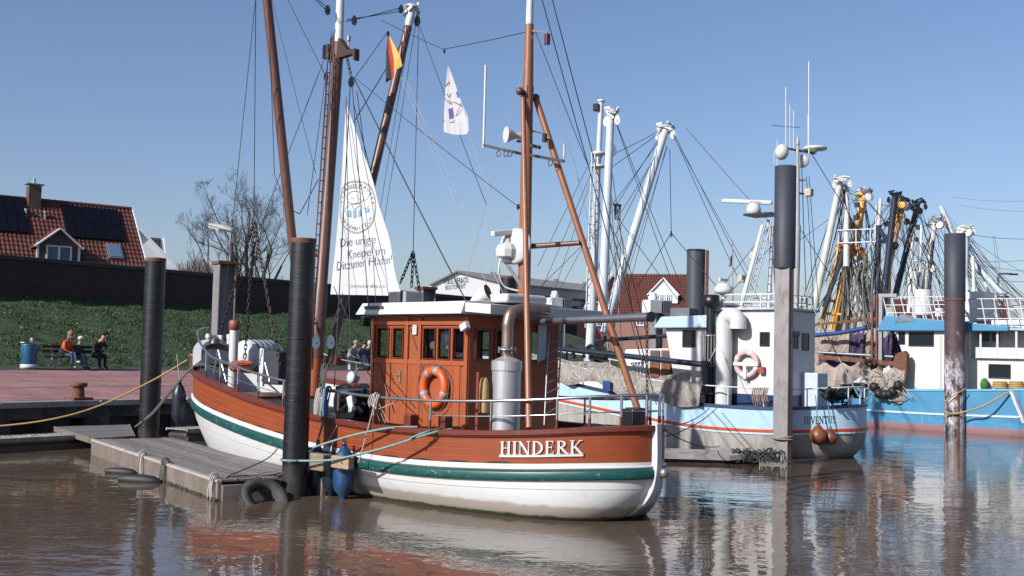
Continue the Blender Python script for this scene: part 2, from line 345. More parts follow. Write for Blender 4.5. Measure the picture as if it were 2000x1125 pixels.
# brick paved promenade
def brick_mat(name,c1,c2,mortar,sx,sy,msize=0.012,rough=0.85,rot=0.0,bump=0.5,axes='XY',var=0.25):
    m=bpy.data.materials.new(name); m.use_nodes=True; t=m.node_tree; N=t.nodes; L=t.links; p=N['Principled BSDF']; p.inputs['Roughness'].default_value=rough
    tc=N.new('ShaderNodeTexCoord'); mp=N.new('ShaderNodeMapping'); L.new(tc.outputs['Object'],mp.inputs[0])
    if axes=='XZ':
        sep=N.new('ShaderNodeSeparateXYZ'); cmb=N.new('ShaderNodeCombineXYZ'); L.new(tc.outputs['Object'],sep.inputs[0]); L.new(sep.outputs[0],cmb.inputs[0]); L.new(sep.outputs[2],cmb.inputs[1]); L.new(cmb.outputs[0],mp.inputs[0])
    mp.inputs['Rotation'].default_value=(0,0,rot)
    c1=[c*.8 for c in c1]; c2=[c*.8 for c in c2]; mortar=[c*.8 for c in mortar]
    b=N.new('ShaderNodeTexBrick'); L.new(mp.outputs[0],b.inputs[0]); b.inputs['Color1'].default_value=(*c1,1); b.inputs['Color2'].default_value=(*c2,1); b.inputs['Mortar'].default_value=(*mortar,1)
    b.inputs['Scale'].default_value=1; b.inputs['Brick Width'].default_value=sx; b.inputs['Row Height'].default_value=sy; b.inputs['Mortar Size'].default_value=msize; b.inputs['Mortar Smooth'].default_value=0.2
    n=N.new('ShaderNodeTexNoise'); n.inputs['Scale'].default_value=0.7; n.inputs['Detail'].default_value=8; n.inputs['Roughness'].default_value=0.7; L.new(tc.outputs['Object'],n.inputs['Vector'])
    r=N.new('ShaderNodeMapRange'); r.inputs[1].default_value=0.3; r.inputs[2].default_value=0.7; r.inputs[3].default_value=1-var; r.inputs[4].default_value=1+var; L.new(n.outputs[0],r.inputs[0])
    mu=N.new('ShaderNodeVectorMath'); mu.operation='SCALE'; L.new(b.outputs[0],mu.inputs[0]); L.new(r.outputs[0],mu.inputs['Scale']); L.new(mu.outputs[0],p.inputs['Base Color'])
    bp=N.new('ShaderNodeBump'); bp.inputs['Strength'].default_value=bump; bp.inputs['Distance'].default_value=0.01; bp.invert=True; L.new(b.outputs['Fac'],bp.inputs['Height']); L.new(bp.outputs[0],p.inputs['Normal'])
    return m
PAVE=brick_mat('brick_paving',(0.40,0.175,0.155),(0.30,0.14,0.14),(0.22,0.16,0.15),0.21,0.105,0.010,var=.38)
def zprom(w): return 1.03+0.055*w
pm=MB(); T=P(0,0)
for (wa,wb) in((0.55,3.9),(4.1,10.2)):
    pm.add([P(-45,wa,zprom(wa)),P(-45,wb,zprom(wb)),P(80,wb,zprom(wb)),P(80,wa,zprom(wa))],[(3,2,1,0)])
o=pm.build('promenade',PAVE,kind='structure')
def local_frame(o):
    """turn a world-built mesh into the quay's own axes, so that its bonds run along the quay"""
    M=Matrix.Translation(T)@Matrix.Rotation(RZQ,4,'Z'); I=M.inverted()
    for v in o.data.vertices: v.co=I@v.co
    o.location=T; o.rotation_euler=(0,0,RZQ); WM[o.name]=M
local_frame(o)
MB().add([P(-45,3.9,zprom(3.9)),P(-45,4.1,zprom(4.1)),P(80,4.1,zprom(4.1)),P(80,3.9,zprom(3.9))],[(3,2,1,0)]).build('drain_gutter',mat('gutter',(0.15,0.075,0.075),0.9),kind='structure')
MB().add([P(-45,10.2,zprom(10.2)+.004),P(-45,11.75,1.70),P(80,11.75,1.70),P(80,10.2,zprom(10.2)+.004)],[(3,2,1,0)]).build('footpath',mat('asphalt',(0.035,0.037,0.042),0.9,var=0.25,scale=6),kind='structure')
# quay wall
qw=thing('quay_wall','concrete quay wall under the brick promenade with dark recesses','wall',P(0,0,0),RZQ)
c=MB(); kk=-45
cop=MB().box((0,0,0),(2.94,0.55,0.16)).build('coping_stone',CONC,qw,bevel=0.02)
k=0; first=True
while kk<79:
    oo=cop if first else cop.copy()
    if not first: COL.objects.link(oo)
    oo.location=(kk+1.5,0.275,0.975+random.uniform(-.006,.006)); first=False; kk+=3.0
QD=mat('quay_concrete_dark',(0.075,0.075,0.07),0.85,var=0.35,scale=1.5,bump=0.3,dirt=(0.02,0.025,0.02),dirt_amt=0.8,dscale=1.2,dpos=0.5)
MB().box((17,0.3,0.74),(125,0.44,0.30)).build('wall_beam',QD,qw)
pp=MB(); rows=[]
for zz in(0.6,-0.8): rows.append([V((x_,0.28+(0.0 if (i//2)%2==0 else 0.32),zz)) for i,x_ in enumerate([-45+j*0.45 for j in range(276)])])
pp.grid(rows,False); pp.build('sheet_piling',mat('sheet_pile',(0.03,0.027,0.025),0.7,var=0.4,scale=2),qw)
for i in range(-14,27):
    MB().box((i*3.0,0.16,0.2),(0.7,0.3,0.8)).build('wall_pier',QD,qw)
# dike
GRASSB=mat('turf',(0.030,0.062,0.019),0.95,var=0.5,scale=1.6,bump=0.5,bscale=6,dirt=(0.05,0.045,0.02),dirt_amt=0.35,dscale=2)
def zdike(s,w): 
    t=max(0,min(1,(w-11.4)/9.8)); return 1.66+3.04*t+0.05*math.sin(s*1.3+w)+0.04*math.sin(s*3.1-w*2)
rows=[[P(s,w,zdike(s,w)) for s in [-40+1.0*i for i in range(100)]] for w in [11.4+0.7*j for j in range(15)]]
rows[0]=[p-V((0,0,.03)) for p in rows[0]]
MB().grid(rows).build('dike_slope',GRASSB,kind='structure')
GR=[mat('grass_blade_%s'%n,c,0.7,var=0.4,scale=0.9) for n,c in(('deep',(0.033,0.068,0.020)),('fresh',(0.055,0.110,0.027)),('dry',(0.11,0.105,0.045)))]
gb=MB(); rnd=random.Random(3)
for i in range(120000):
    s=rnd.uniform(-6,44)+ (0 if rnd.random()<.9 else 14); w=rnd.uniform(11.7,21.1); 
    cl=math.sin(s*2.1+math.sin(w*3.3)*1.5)*math.sin(w*2.9+s*.7)
    h=rnd.uniform(.04,.11)*(1.15+0.6*cl); b=P(s,w,zdike(s,w)-.02); a=rnd.uniform(0,PI); dx=V((math.cos(a),math.sin(a),0))*rnd.uniform(.012,.032); tip=b+V((rnd.gauss(0,.05),rnd.gauss(0,.05),h))
    n=len(gb.v); gb.v+=[tuple(b-dx),tuple(b+dx),tuple(tip)]; gb.f.append((n,n+1,n+2)); q=rnd.random(); gb.m.append(0 if q<.52-.2*cl else (1 if q<.95 else 2)); gb.s.append(False)
gb.build('grass',GR,kind='stuff')
fl=MB()
for i in range(70):
    s=rnd.uniform(-2,36); w=rnd.uniform(12.5,21); b=P(s,w,zdike(s,w)+.10); fl.ball(b,rnd.uniform(.012,.026),5,3)
fl.build('daisies',mat('daisy',(0.75,0.75,0.7),0.8),kind='stuff')
# flood wall
FW=thing('flood_wall','long dark brick flood wall along the top of the grass dike','wall',P(0,21.2,0),RZQ)
BRW=brick_mat('wall_brick',(0.055,0.028,0.024),(0.036,0.021,0.02),(0.045,0.038,0.036),0.25,0.08,0.01,axes='XZ')
MB().box((12,0.25,5.0),(102,0.5,2.7)).build('brick_body',BRW,FW)
MB().box((12,0.25,4.72),(102,0.62,0.14)).build('plinth',BRW,FW)
cp=MB().box((0,0,0),(2.98,0.66,0.20)).build('coping_stone',mat('coping_dark',(0.05,0.05,0.05),0.85,var=0.35,scale=2,bump=.3),FW,bevel=0.02)
for i in range(34):
    oo=cp if i==0 else cp.copy()
    if i: COL.objects.link(oo)
    oo.location=(-37.5+3*i,0.25,6.42)
# ============================================================ BUILDINGS BEHIND THE WALL
TILE=mat('roof_tile',(0.135,0.042,0.029),0.42,var=0.3,scale=5,dirt=(0.09,0.04,0.03),dirt_amt=0.6,dscale=1.2,dpos=0.52)
def tiles(mb,o,u,v,n,L,H,tw=0.23,th=0.34,amp=0.045):
    """pantiles: o top-left corner, u along the eaves, v down the slope"""
    nc=int(L/tw); nr=int(H/th); rr=random.Random(5)
    for r in range(nr):
        rows=[[],[]]
        for c_ in range(nc*4+1):
            a=c_/4*tw; ph=(c_%4)/4
            hgt=amp*(0.5+0.5*math.cos(2*PI*ph)) 
            j=rr.uniform(-.006,.006)
            rows[0].append(o+u*a+v*(r*th)+n*(hgt+0.01)); rows[1].append(o+u*a+v*((r+1)*th+.02)+n*(hgt+0.05+j))
        mb.grid(rows,False)
        mb.grid([rows[1],[p-n*0.045 for p in rows[1]]],False)
    return mb
def roof_frame(e1,pitch):
    e1=V(e1).normalized(); h=V((-e1.y,e1.x,0)); 
    v=(-h*math.cos(pitch)-V((0,0,1))*math.sin(pitch)); n=(V((0,0,1))*math.cos(pitch)-h*math.sin(pitch)); return e1,h,v,n
BRICKD=brick_mat('house_brick_dark',(0.12,0.06,0.045),(0.09,0.05,0.04),(0.12,0.1,0.09),0.22,0.075,0.01,axes='XZ')
WHP=mat('white_render',(0.78,0.80,0.86),0.7,var=0.06,scale=1)
ZS=mat('zinc',(0.28,0.3,0.33),0.45,0.5)
# left house with solar panels
e1,h1,v1,n1=roof_frame((0.80,0.60,0),R(50))
rp=at(256,409,69.0); RL=18.0; RH=7.4
H=thing('brick_house','red tiled house with dormer, chimney and black solar panels behind the flood wall','house',(rp.x,rp.y,3.2),math.atan2(e1.y,e1.x))
r0=rp-e1*RL
tm=tiles(MB(),r0,e1,v1,n1,RL,RH); tm.build('roof_tile',TILE,H,world=True,kind='stuff')
MB().grid([[r0-n1*.03,rp-n1*.03],[r0+v1*RH-n1*.03,rp+v1*RH-n1*.03]],False).build('roof_underlay',TILE,H,world=True)
vb=(h1*math.cos(R(50))-V((0,0,1))*math.sin(R(50)))
MB().grid([[rp-n1*.02,r0-n1*.02],[rp+vb*RH,r0+vb*RH]],False).build('rear_roof',TILE,H,world=True)
rt=MB().tube([(0,0,0),(0.36,0,0)],[0.11,0.125],8).build('ridge_tile',TILE,H)
for i in range(int(RL/0.36)):
    oo=rt if i==0 else rt.copy()
    if i: COL.objects.link(oo)
    oo.location=(-RL+i*0.36,0,rp.z-3.2+0.03)
hw=h1*(RH*math.cos(R(50)))
zb=V((0,0,1))
gw=MB(); e=rp-e1*.25; ze=e.z-RH*math.sin(R(50))
gw.add([e-zb*.1,V((e.x,e.y,0))-hw*.97+zb*ze,V((e.x,e.y,3.2))-hw*.97,V((e.x,e.y,3.2))+hw*.97,V((e.x,e.y,0))+hw*.97+zb*ze],[(0,1,2,3,4)])
f0=e-e1*(RL-.3)
gw.add([V((e.x,e.y,0))-hw*.96+zb*ze,V((e.x,e.y,3.2))-hw*.96,V((f0.x,f0.y,3.2))-hw*.96,V((f0.x,f0.y,0))-hw*.96+zb*ze],[(0,1,2,3)])
gw.build('wall',BRICKD,H,world=True)
MB().bar(rp+e1*.06-zb*.05,rp+e1*.06+v1*RH-zb*.05,0.06,0.28,n1).build('bargeboard',WHP,H,world=True)
# solar panels on the roof plane
PV=mat('solar_panel',(0.006,0.007,0.012),0.22,var=0.1,spec=0.3); 
def onroof(px,py,off=0): return on_plane(px,py,rp+n1*off,n1)
def panel_block(tl,tr,bl,nx,ny):
    a=onroof(*tl,.16); b=onroof(*tr,.16); d_=onroof(*bl,.16); wv=(d_-a).dot(v1)/ny; uu=(b-a).dot(e1)/nx
    for i in range(nx):
        for j in range(ny):
            q=a+e1*(uu*(i+.5))+v1*(wv*(j+.5)); MB().box(q,(uu-.03,wv-.03,.04),M=Matrix((e1,-v1,n1)).transposed()).build('solar_panel',PV,H,world=True)
panel_block((118,399),(231,414),(121,461),6,2)
panel_block((-55,376),(46,388),(-55,446),5,2)
# chimney
ch=on_plane(65,400,rp+h1*(-.2),h1)
cm=MB().box((ch.x,ch.y,rp.z-.25),(0.68,0.62,2.0),rz=math.atan2(e1.y,e1.x)).build('chimney',BRICKD,H,world=True)
MB().box((ch.x,ch.y,rp.z+.87),(0.95,0.78,0.06),rz=math.atan2(e1.y,e1.x)).build('chimney_cap',ZS,cm,world=True)
fp_=MB(); 
for sx in(-.3,.3): fp_.cyl((ch.x+sx*e1.x,ch.y+sx*e1.y,rp.z+.73),(ch.x+sx*e1.x,ch.y+sx*e1.y,rp.z+.85),.04,seg=6)
fp_.cyl((ch.x,ch.y,rp.z+.85),(ch.x,ch.y,rp.z+1.25),.10,seg=10); fp_.build('flue_pipe',STEEL,cm,world=True)
MB().bar(ch+h1*-.42+e1*-.6-zb*.55,ch+h1*-.42+e1*.6-zb*.55,.04,.3).build('lead_flashing',ZS,cm,world=True)
# roof vents
for px,py in((51,423),(88,428)):
    q=onroof(px,py,.0); vp=MB(); vp.cyl(q,q+zb*.35,.07,seg=8); vp.cyl(q+zb*.35,q+zb*.45,.12,seg=8); vp.build('roof_vent',ZS,H,world=True)
# skylight
q=onroof(224,491,.1); MM=Matrix((e1,-v1,n1)).transposed()
sk=MB().box(q,(0.86,1.15,.12),M=MM).build('skylight',ZS,H,world=True); MB().box(q+n1*.07,(0.68,.95,.03),M=MM).build('pane',glass('sky_pane',(0.10,0.16,0.24),0.05),sk,world=True)
# dormer
dq=onroof(104,470,0.0); df=dq-h1*1.15  # front plane in front of the slope
dw=2.15; zt=at(104,447,df.y).z; zs=at(104,476,df.y).z; zlow=zs-1.5
def DF(a,z,dd=0): return V((df.x,df.y,0))+e1*a-h1*dd+zb*z
dm=MB(); dm.prism([(-dw/2,zlow),(dw/2,zlow),(dw/2,zs),(0,zt-.12),(-dw/2,zs)],(df.x,df.y,0),e1,zb,h1,0,3.0); dorm=dm.build('dormer',BRICKD,H,world=True)
for sg in(-1,1):
    MB().bar(DF(sg*(dw/2+.22),zs-.22,.12),DF(0,zt+.02,.12),.07,.26,h1).build('bargeboard',WHP,dorm,world=True)
    rr_=MB(); rr_.slab([[DF(sg*(dw/2+.25),zs-.2,.1),DF(0,zt+.06,.1)],[DF(sg*(dw/2+.25),zs-.2,-3.4),DF(0,zt+.06,-3.4)]],.08); rr_.build('dormer_roof',TILE,dorm,world=True)
for sg in(-1,1): MB().bar(DF(sg*(dw/2+.03),zlow,.0),DF(sg*(dw/2+.03),zs,.0),.12,.07,h1).build('corner_trim',WHP,dorm,world=True)
wq0=at(83,482,df.y); zw1=at(104,481,df.y).z; zw0=at(104,512,df.y).z-.5
for a0,a1 in((-.63,.0),(.02,.65)):
    fr=MB(); fr.bar(DF(a0,zw0,.06),DF(a0,zw1,.06),.09,.07,h1); fr.bar(DF(a1,zw0,.061),DF(a1,zw1,.061),.09,.07,h1); fr.bar(DF(a0,zw1,.062),DF(a1,zw1,.062),.07,.09,h1); fr.build('window_frame',WHP,dorm,world=True)
    MB().prism([(a0,zw0),(a1,zw0),(a1,zw1),(a0,zw1)],V((df.x,df.y,0)),e1,zb,-h1,.02,.03).build('pane',glass('blue_pane',(0.05,0.09,0.15),0.06),dorm,world=True)
# white gabled house
pk=at(270,447,84); ew=V((0.92,0.39,0)).normalized(); hw2=V((-ew.y,ew.x,0))
WH=thing('white_house','white rendered gable with steep slope right of the solar panel house','house',(pk.x,pk.y,3.2))
zr=pk.z; lo=on_plane(352,530,pk,hw2); sl=(zr-lo.z)/((lo-pk).dot(ew))
wm=MB(); wid_=4.6; wm.prism([(-wid_,3.2-zr),(wid_,3.2-zr),(wid_,-wid_*sl),(0,0),(-wid_,-wid_*sl)],pk,ew,zb,hw2,0,6); wm.build('wall',WHP,WH,world=True)
ed=(ew-zb*sl).normalized()
for sg in(-1,1):
    dd=(ew*sg-zb*sl).normalized(); L_=wid_*math.hypot(1,sl)
    MB().bar(pk-hw2*.15+zb*.06,pk-hw2*.15+dd*(L_+.3)+zb*.06,.3,.16,V((0,0,1))).build('bargeboard',WHP,WH,world=True)
    MB().slab([[pk+zb*.16+hw2*.1,pk+dd*(L_+.2)+zb*.16+hw2*.1],[pk+zb*.16+hw2*6.2,pk+dd*(L_+.2)+zb*.16+hw2*6.2]],.1).build('roof',mat('dark_tile',(0.035,0.04,0.045),0.5),WH,world=True)
e2,h2,v2,n2=roof_frame((0.9,0.43,0),R(48)); q=at(318,466,92)
DH=thing('tiled_house','small dark tiled roof peeping over the white gable','house',(q.x,q.y,3.2))
tiles(MB(),q-e2*5,e2,v2,n2,5,5).build('roof_tile',mat('dark_tile2',(0.05,0.05,0.055),0.35,var=.3),DH,world=True,kind='stuff')
wb=MB(); wb.prism([(0,0),(-3.2,-3.4),(-3.2,-8),(3.2,-8),(3.2,-3.4)],q-e2*.1-zb*.1,h2,zb,-e2,0,4.8); wb.build('wall',BRICKD,DH,world=True)
MB().bar(q+e2*.05,q+e2*.05+v2*5,.08,.25,n2).build('bargeboard',WHP,DH,world=True)
# bare tree and shrub
BARK=mat('bark',(0.075,0.062,0.05),0.9,var=0.35,scale=4,bump=0.4)
TWIG=mat('twig',(0.06,0.05,0.045),0.9,var=0.3)
def bare_tree(name,label,base,hgt,spread,seed,stems,levels=5,inside=None):
    rn=random.Random(seed); tr=thing(name,label,'tree',base); tk=MB(); tw=MB()
    def grow(p,d,L,r,lev):
        n=5 if lev<2 else 4; pts=[p]; rs=[r]; q=V(p); dd=V(d)
        for i in range(n):
            dd=(dd+V((rn.gauss(0,.11),rn.gauss(0,.11),rn.gauss(0.035,.07)))*(1 if lev else .6)).normalized(); q=q+dd*(L/n)
            if inside is not None and lev>0 and not inside(q): break
            pts.append(V(q)); rs.append(max(.0048,r*(1-.5*(i+1)/n)))
        if len(pts)<2: return
        n=len(pts)-1
        (tk if lev<2 else tw).tube(pts,rs,7 if lev<2 else (5 if lev<3 else 3),caps=False)
        if lev>=levels: return
        kids=rn.randint(3,4) if lev<levels-1 else rn.randint(4,6)
        for k in range(kids):
            t=rn.uniform(.35,1.0) if k else 1.0
            i=min(n,int(t*n)); a=pts[i]; ax=V((rn.gauss(0,1),rn.gauss(0,1),rn.gauss(0,.6))); 
            nd=(dd*rn.uniform(.7,1.1)+ax.normalized()*rn.uniform(.45,.85)+V((0,0,.12))).normalized()
            grow(a,nd,L*rn.uniform(.45,.66),rs[i]*rn.uniform(.45,.62),lev+1)
    for (ang,tilt,f) in stems:
        d=V((math.cos(ang)*math.sin(tilt),math.sin(ang)*math.sin(tilt),math.cos(tilt))); grow(V((d.x*.3,d.y*.3,0)),d,hgt*f,.17*f/.5,0)
    tk.build('trunk',BARK,tr); tw.build('crown',TWIG,tr); return tr
tb=at(478,560,72); 
bare_tree('bare_tree','large leafless tree with many stems behind the flood wall',(tb.x,tb.y,3.6),11.0,5,13,[(0.2,.06,.55),(PI,.18,.50),(PI*.95,.45,.46),(.1,.30,.48),(-.1,.62,.42),(1.6,.2,.48),(PI*1.05,.78,.42),(.3,.95,.36),(4.6,.35,.46)],5,lambda q:((q.x+.55)/3.75)**2+(q.y/3.6)**2+((q.z-5.4)/5.0)**2<1+.12*math.sin(q.x*2.3+q.z*1.7))
sb_=at(385,535,66)
sh=thing('bare_shrub','dense reddish leafless shrub just above the flood wall','shrub',(sb_.x,sb_.y,3.2)); rn=random.Random(4); sm_=MB()
for i in range(900):
    a=rn.uniform(0,2*PI); t=abs(rn.gauss(0,.5)); d=V((math.cos(a)*math.sin(t),math.sin(a)*math.sin(t),math.cos(t))); r_=rn.uniform(.8,1.0)*4.5*(1-.12*t); p=V((rn.gauss(0,.3),rn.gauss(0,.3),0)); m_=p+d*r_*.6; sm_.tube([p,m_,p+d*r_+V((rn.gauss(0,.12),rn.gauss(0,.12),rn.gauss(0,.1)))],[.02,.012,.007],3,caps=False)
sm_.build('twigs',mat('red_twig',(0.10,0.055,0.055),0.9,var=.3),sh)
# boatyard shed
SH_D=100.0; ea=V((0.985,0.17,0)).normalized(); ha=V((-ea.y,ea.x,0))
a0=at(838,557,SH_D); pk=at(892,530,SH_D); r1=at(984,553,SH_D)
def SP(px,py): return on_plane(px,py,at(892,560,SH_D),ha)
SHD=thing('boatyard_shed','white gabled boatyard shed with dark lettering and grey roof','building',(pk.x,pk.y,3.2))
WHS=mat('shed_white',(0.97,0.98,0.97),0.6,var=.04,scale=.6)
A_,B_,C_=SP(838,557),SP(892,530),SP(984,553)
gz=lambda p:V((p.x,p.y,3.2))
MB().add([A_,B_,C_,gz(C_),gz(A_)],[(0,1,2,3,4)][::-1]).build('gable_wall',WHS,SHD,world=True)
dl=V((0.62,0.785,0)).normalized()*46
GRF=mat('shed_roof',(0.27,0.265,0.26),0.7,var=.12,scale=.5)
MB().slab([[B_-ha*.2+zb*.08,C_-ha*.2+zb*.08+(C_-B_)*.03],[B_+dl+zb*.08,C_+dl+zb*.08+(C_-B_)*.03]],.15).build('roof_slope',GRF,SHD,world=True)
MB().slab([[A_-ha*.2+zb*.08,B_-ha*.2+zb*.08],[A_+dl+zb*.08,B_+dl+zb*.08]],.15).build('roof_slope',GRF,SHD,world=True)
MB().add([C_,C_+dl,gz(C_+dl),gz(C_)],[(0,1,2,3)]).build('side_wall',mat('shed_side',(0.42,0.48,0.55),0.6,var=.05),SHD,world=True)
MB().bar(C_-zb*.9,C_+dl-zb*.9,.1,.25).build('gutter',mat('gutter_dark',(0.08,0.09,0.1),0.6),SHD,world=True)
for i in range(1,9):
    p=B_.lerp(C_,.03)+dl*(i/9.5)+zb*.18; MB().box(p,(.5,.5,.25)).build('ridge_vent',ZS,SHD,world=True)
LT=mat('lettering_dark',(0.035,0.045,0.06),0.7,var=.1)
for key,(x0,y0,x1,y1,hh) in dict(yard1=(867,555,914,552,11.5),yard2=(870,566,909,563,9)).items():
    o_=SP(x0,y0); e_=SP(x1,y1); uu=(e_-o_); W_=uu.length; uu.normalize(); nn=-ha; vv=nn.cross(uu) if nn.cross(uu).z>0 else uu.cross(nn)
    t=TX[key]; sx=W_/width(t); sy=hh/FOC*SH_D/.72
    mb=MB(); put_text(mb,t,lambda x,y:o_+uu*(x*sx)+vv*(y*sy)-ha*.03); mb.build('lettering',LT,SHD,world=True)
# brick house at the end of the quay
HB=brick_mat('house_brick_pink',(0.33,0.17,0.13),(0.27,0.13,0.10),(0.3,0.26,0.23),0.22,0.075,0.01)
HBm=mat('house_brick_far',(0.30,0.155,0.125),0.9,var=.18,scale=6)
D2=112.0; e3,h3,v3,n3=roof_frame((0.97,-0.22,0),R(47))   # ridge runs right, slope faces the water
pr_=at(1198,535,D2); RL3=8.2
H2=thing('brick_house','pink brick house with red tiled roof and white dormer at the quay end','house',(pr_.x,pr_.y,1.2))
RH3=5.6; tiles(MB(),pr_,e3,v3,n3,RL3,RH3,.26,.36).build('roof_tile',TILE,H2,world=True,kind='stuff')
MB().grid([[pr_-n3*.03,pr_+e3*RL3-n3*.03],[pr_+v3*RH3-n3*.03,pr_+e3*RL3+v3*RH3-n3*.03]],False).build('roof_underlay',TILE,H2,world=True)
vb3=(h3*math.cos(R(47))-zb*math.sin(R(47)))
MB().grid([[pr_+e3*RL3,pr_],[pr_+e3*RL3+vb3*RH3,pr_+vb3*RH3]],False).build('rear_roof',TILE,H2,world=True)
hh3=h3*(RH3*math.cos(R(47))); ze=pr_.z-RH3*math.sin(R(47)); q=pr_+e3*.2
def flat(p,z): return V((p.x,p.y,z))
body=MB(); 
body.add([q-zb*.1,flat(q-hh3*.97,ze),flat(q-hh3*.97,1.2),flat(q+hh3*.97,1.2),flat(q+hh3*.97,ze)],[(0,1,2,3,4)][::-1])
qe=pr_+e3*(RL3-.2); body.add([flat(q-hh3*.97,ze),flat(qe-hh3*.97,ze),flat(qe-hh3*.97,1.2),flat(q-hh3*.97,1.2)],[(0,1,2,3)][::-1]); body.build('wall',HBm,H2,world=True)
# annexe gable turned to the quay
eg=V((0.93,0.37,0)).normalized(); hg=V((-eg.y,eg.x,0)); pg=at(1196,536,D2-1.5); gl=at(1143,640,D2-1.5); 
gwid=3.9; slg=1.15
MB().prism([(-gwid,1.2-pg.z),(gwid,1.2-pg.z),(gwid,-gwid*slg),(0,0),(-gwid,-gwid*slg)],pg,eg,zb,hg,0,1.2).build('gable_wall',HBm,H2,world=True)
for sg in(-1,1):
    dd=(eg*sg-zb*slg).normalized(); MB().bar(pg-hg*.12+zb*.05,pg-hg*.12+dd*(gwid*1.6)+zb*.05,.2,.22).build('bargeboard',WHP,H2,world=True)
def far_window(px,py,wp,hp,D,par,n_,col=(0.06,0.09,0.12),o_=None):
    sc=D/FOC; c_=on_plane(px,py,o_ if o_ is not None else pg-hg*.06,n_); uu=V((0,0,1)).cross(n_).normalized(); W_,H_=wp*sc,hp*sc
    fr=MB()
    for (x,z,wx,wz) in((-W_/2,0,.10,H_),(W_/2,0,.10,H_),(0,H_/2,W_+.1,.10),(0,-H_/2,W_+.1,.10),(0,0,.07,H_-.1),(0,H_*.12,W_-.1,.06)): fr.box(c_+uu*x+zb*z,(wx,.08 if wz==H_ else .09,wz),M=Matrix((uu,n_,zb)).transposed())
    w_=fr.build('window',WHP,par,world=True)
    MB().box(c_,(W_,.03,H_),M=Matrix((uu,n_,zb)).transposed()).build('pane',glass('far_pane',(0.05,0.07,0.09),.08),w_,world=True)
for px,py in((1169,580),(1206,580),(1172,626),(1205,626),(1224,626),(1186,672),(1210,672)): far_window(px,py,11,20,D2,H2,hg)
wo=flat(q-hh3*.97-h3*.06,3)
for px,py in((1250,627),(1288,627)): far_window(px,py,13,16,D2,H2,-h3*-1,o_=wo)
# its dormer
dz=on_plane(1295,600,pr_-h3*3.0,h3); 
zt=at(1297,544,dz.y).z; zs=at(1297,574,dz.y).z; zl=at(1297,592,dz.y).z; wdm=1.35
CL=mat('white_clapboard',(0.72,0.74,0.76),0.6,var=.05)
dm2=MB().prism([(-wdm,zl-dz.z),(wdm,zl-dz.z),(wdm,zs-dz.z),(0,zt-dz.z),(-wdm,zs-dz.z)],dz,e3,zb,h3,0,3.6).build('dormer',CL,H2,world=True)
for sg in(-1,1):
    a_=dz+e3*(sg*(wdm+.15))+zb*(zs-dz.z-.12)-h3*.1; b_=dz+zb*(zt-dz.z+.05)-h3*.1
    MB().bar(a_,b_,.1,.2,h3).build('bargeboard',WHP,dm2,world=True)
    MB().slab([[a_+zb*.08,b_+zb*.08],[a_+zb*.08+h3*3.4,b_+zb*.08+h3*3.4]],.08).build('dormer_roof',TILE,dm2,world=True)
for px in(1280,1293,1306): far_window(px,582,8.5,13,dz.y,dm2,-h3*-1,o_=dz-h3*.06)
# red roofs behind the moored trawlers
for (px,py,Ln,D_,lab) in((1850,586,9,98,'red tiled roof seen behind the top rails of the blue trawler'),):
    e_,h_,v_,n_=roof_frame((0.97,-0.2,0),R(42)); q=at(px,py,D_)-e_*(Ln/2)
    hs=thing('tiled_house',lab,'house',(q.x,q.y,1.2)); tiles(MB(),q,e_,v_,n_,Ln,5,.3,.4).build('roof_tile',TILE,hs,world=True,kind='stuff')
    x_=v_*5; MB().add([flat(q+x_-h_*-.2,q.z-3.3),flat(q+x_+e_*Ln-h_*-.2,q.z-3.3),flat(q+x_+e_*Ln-h_*-.2,1.2),flat(q+x_-h_*-.2,1.2)],[(0,1,2,3)][::-1]).build('wall',HBm,hs,world=True)
# ============================================================ MOORING PILES, LAMPS
def tide_band(m,name,z0,color,z1=None,c2=None):
    m=m.copy(); m.name=name; N=m.node_tree.nodes; L=m.node_tree.links; p=N['Principled BSDF']; src=p.inputs['Base Color'].links[0].from_socket
    tc=N.new('ShaderNodeTexCoord'); sp=N.new('ShaderNodeSeparateXYZ'); L.new(tc.outputs['Object'],sp.inputs[0]); nz=N.new('ShaderNodeTexNoise'); nz.inputs['Scale'].default_value=4; nz.inputs['Detail'].default_value=8; nz.inputs['Roughness'].default_value=.7; L.new(tc.outputs['Object'],nz.inputs['Vector'])
    ad=N.new('ShaderNodeMath'); ad.operation='MULTIPLY_ADD'; L.new(nz.outputs[0],ad.inputs[0]); ad.inputs[1].default_value=-.7; L.new(sp.outputs[2],ad.inputs[2])
    r=N.new('ShaderNodeMapRange'); r.inputs[1].default_value=z0-.35; r.inputs[2].default_value=z0-.2; r.inputs[3].default_value=.8; r.inputs[4].default_value=0; L.new(ad.outputs[0],r.inputs[0])
    mx=N.new('ShaderNodeMix'); mx.data_type='RGBA'; L.new(r.outputs[0],mx.inputs[0]); L.new(src,mx.inputs[6]); mx.inputs[7].default_value=(*color,1); src=mx.outputs[2]
    mp=N.new('ShaderNodeMapping'); mp.inputs['Scale'].default_value=(5,5,.5); L.new(tc.outputs['Object'],mp.inputs[0]); n2=N.new('ShaderNodeTexNoise'); n2.inputs['Scale'].default_value=1.5; n2.inputs['Detail'].default_value=8; n2.inputs['Roughness'].default_value=.75; L.new(mp.outputs[0],n2.inputs['Vector'])
    r2=N.new('ShaderNodeMapRange'); r2.inputs[1].default_value=.60; r2.inputs[2].default_value=.74; r2.inputs[3].default_value=0; r2.inputs[4].default_value=.45; L.new(n2.outputs[0],r2.inputs[0])
    m2=N.new('ShaderNodeMix'); m2.data_type='RGBA'; L.new(r2.outputs[0],m2.inputs[0]); L.new(src,m2.inputs[6]); m2.inputs[7].default_value=(.09,.09,.095,1); L.new(m2.outputs[2],p.inputs['Base Color']); return m
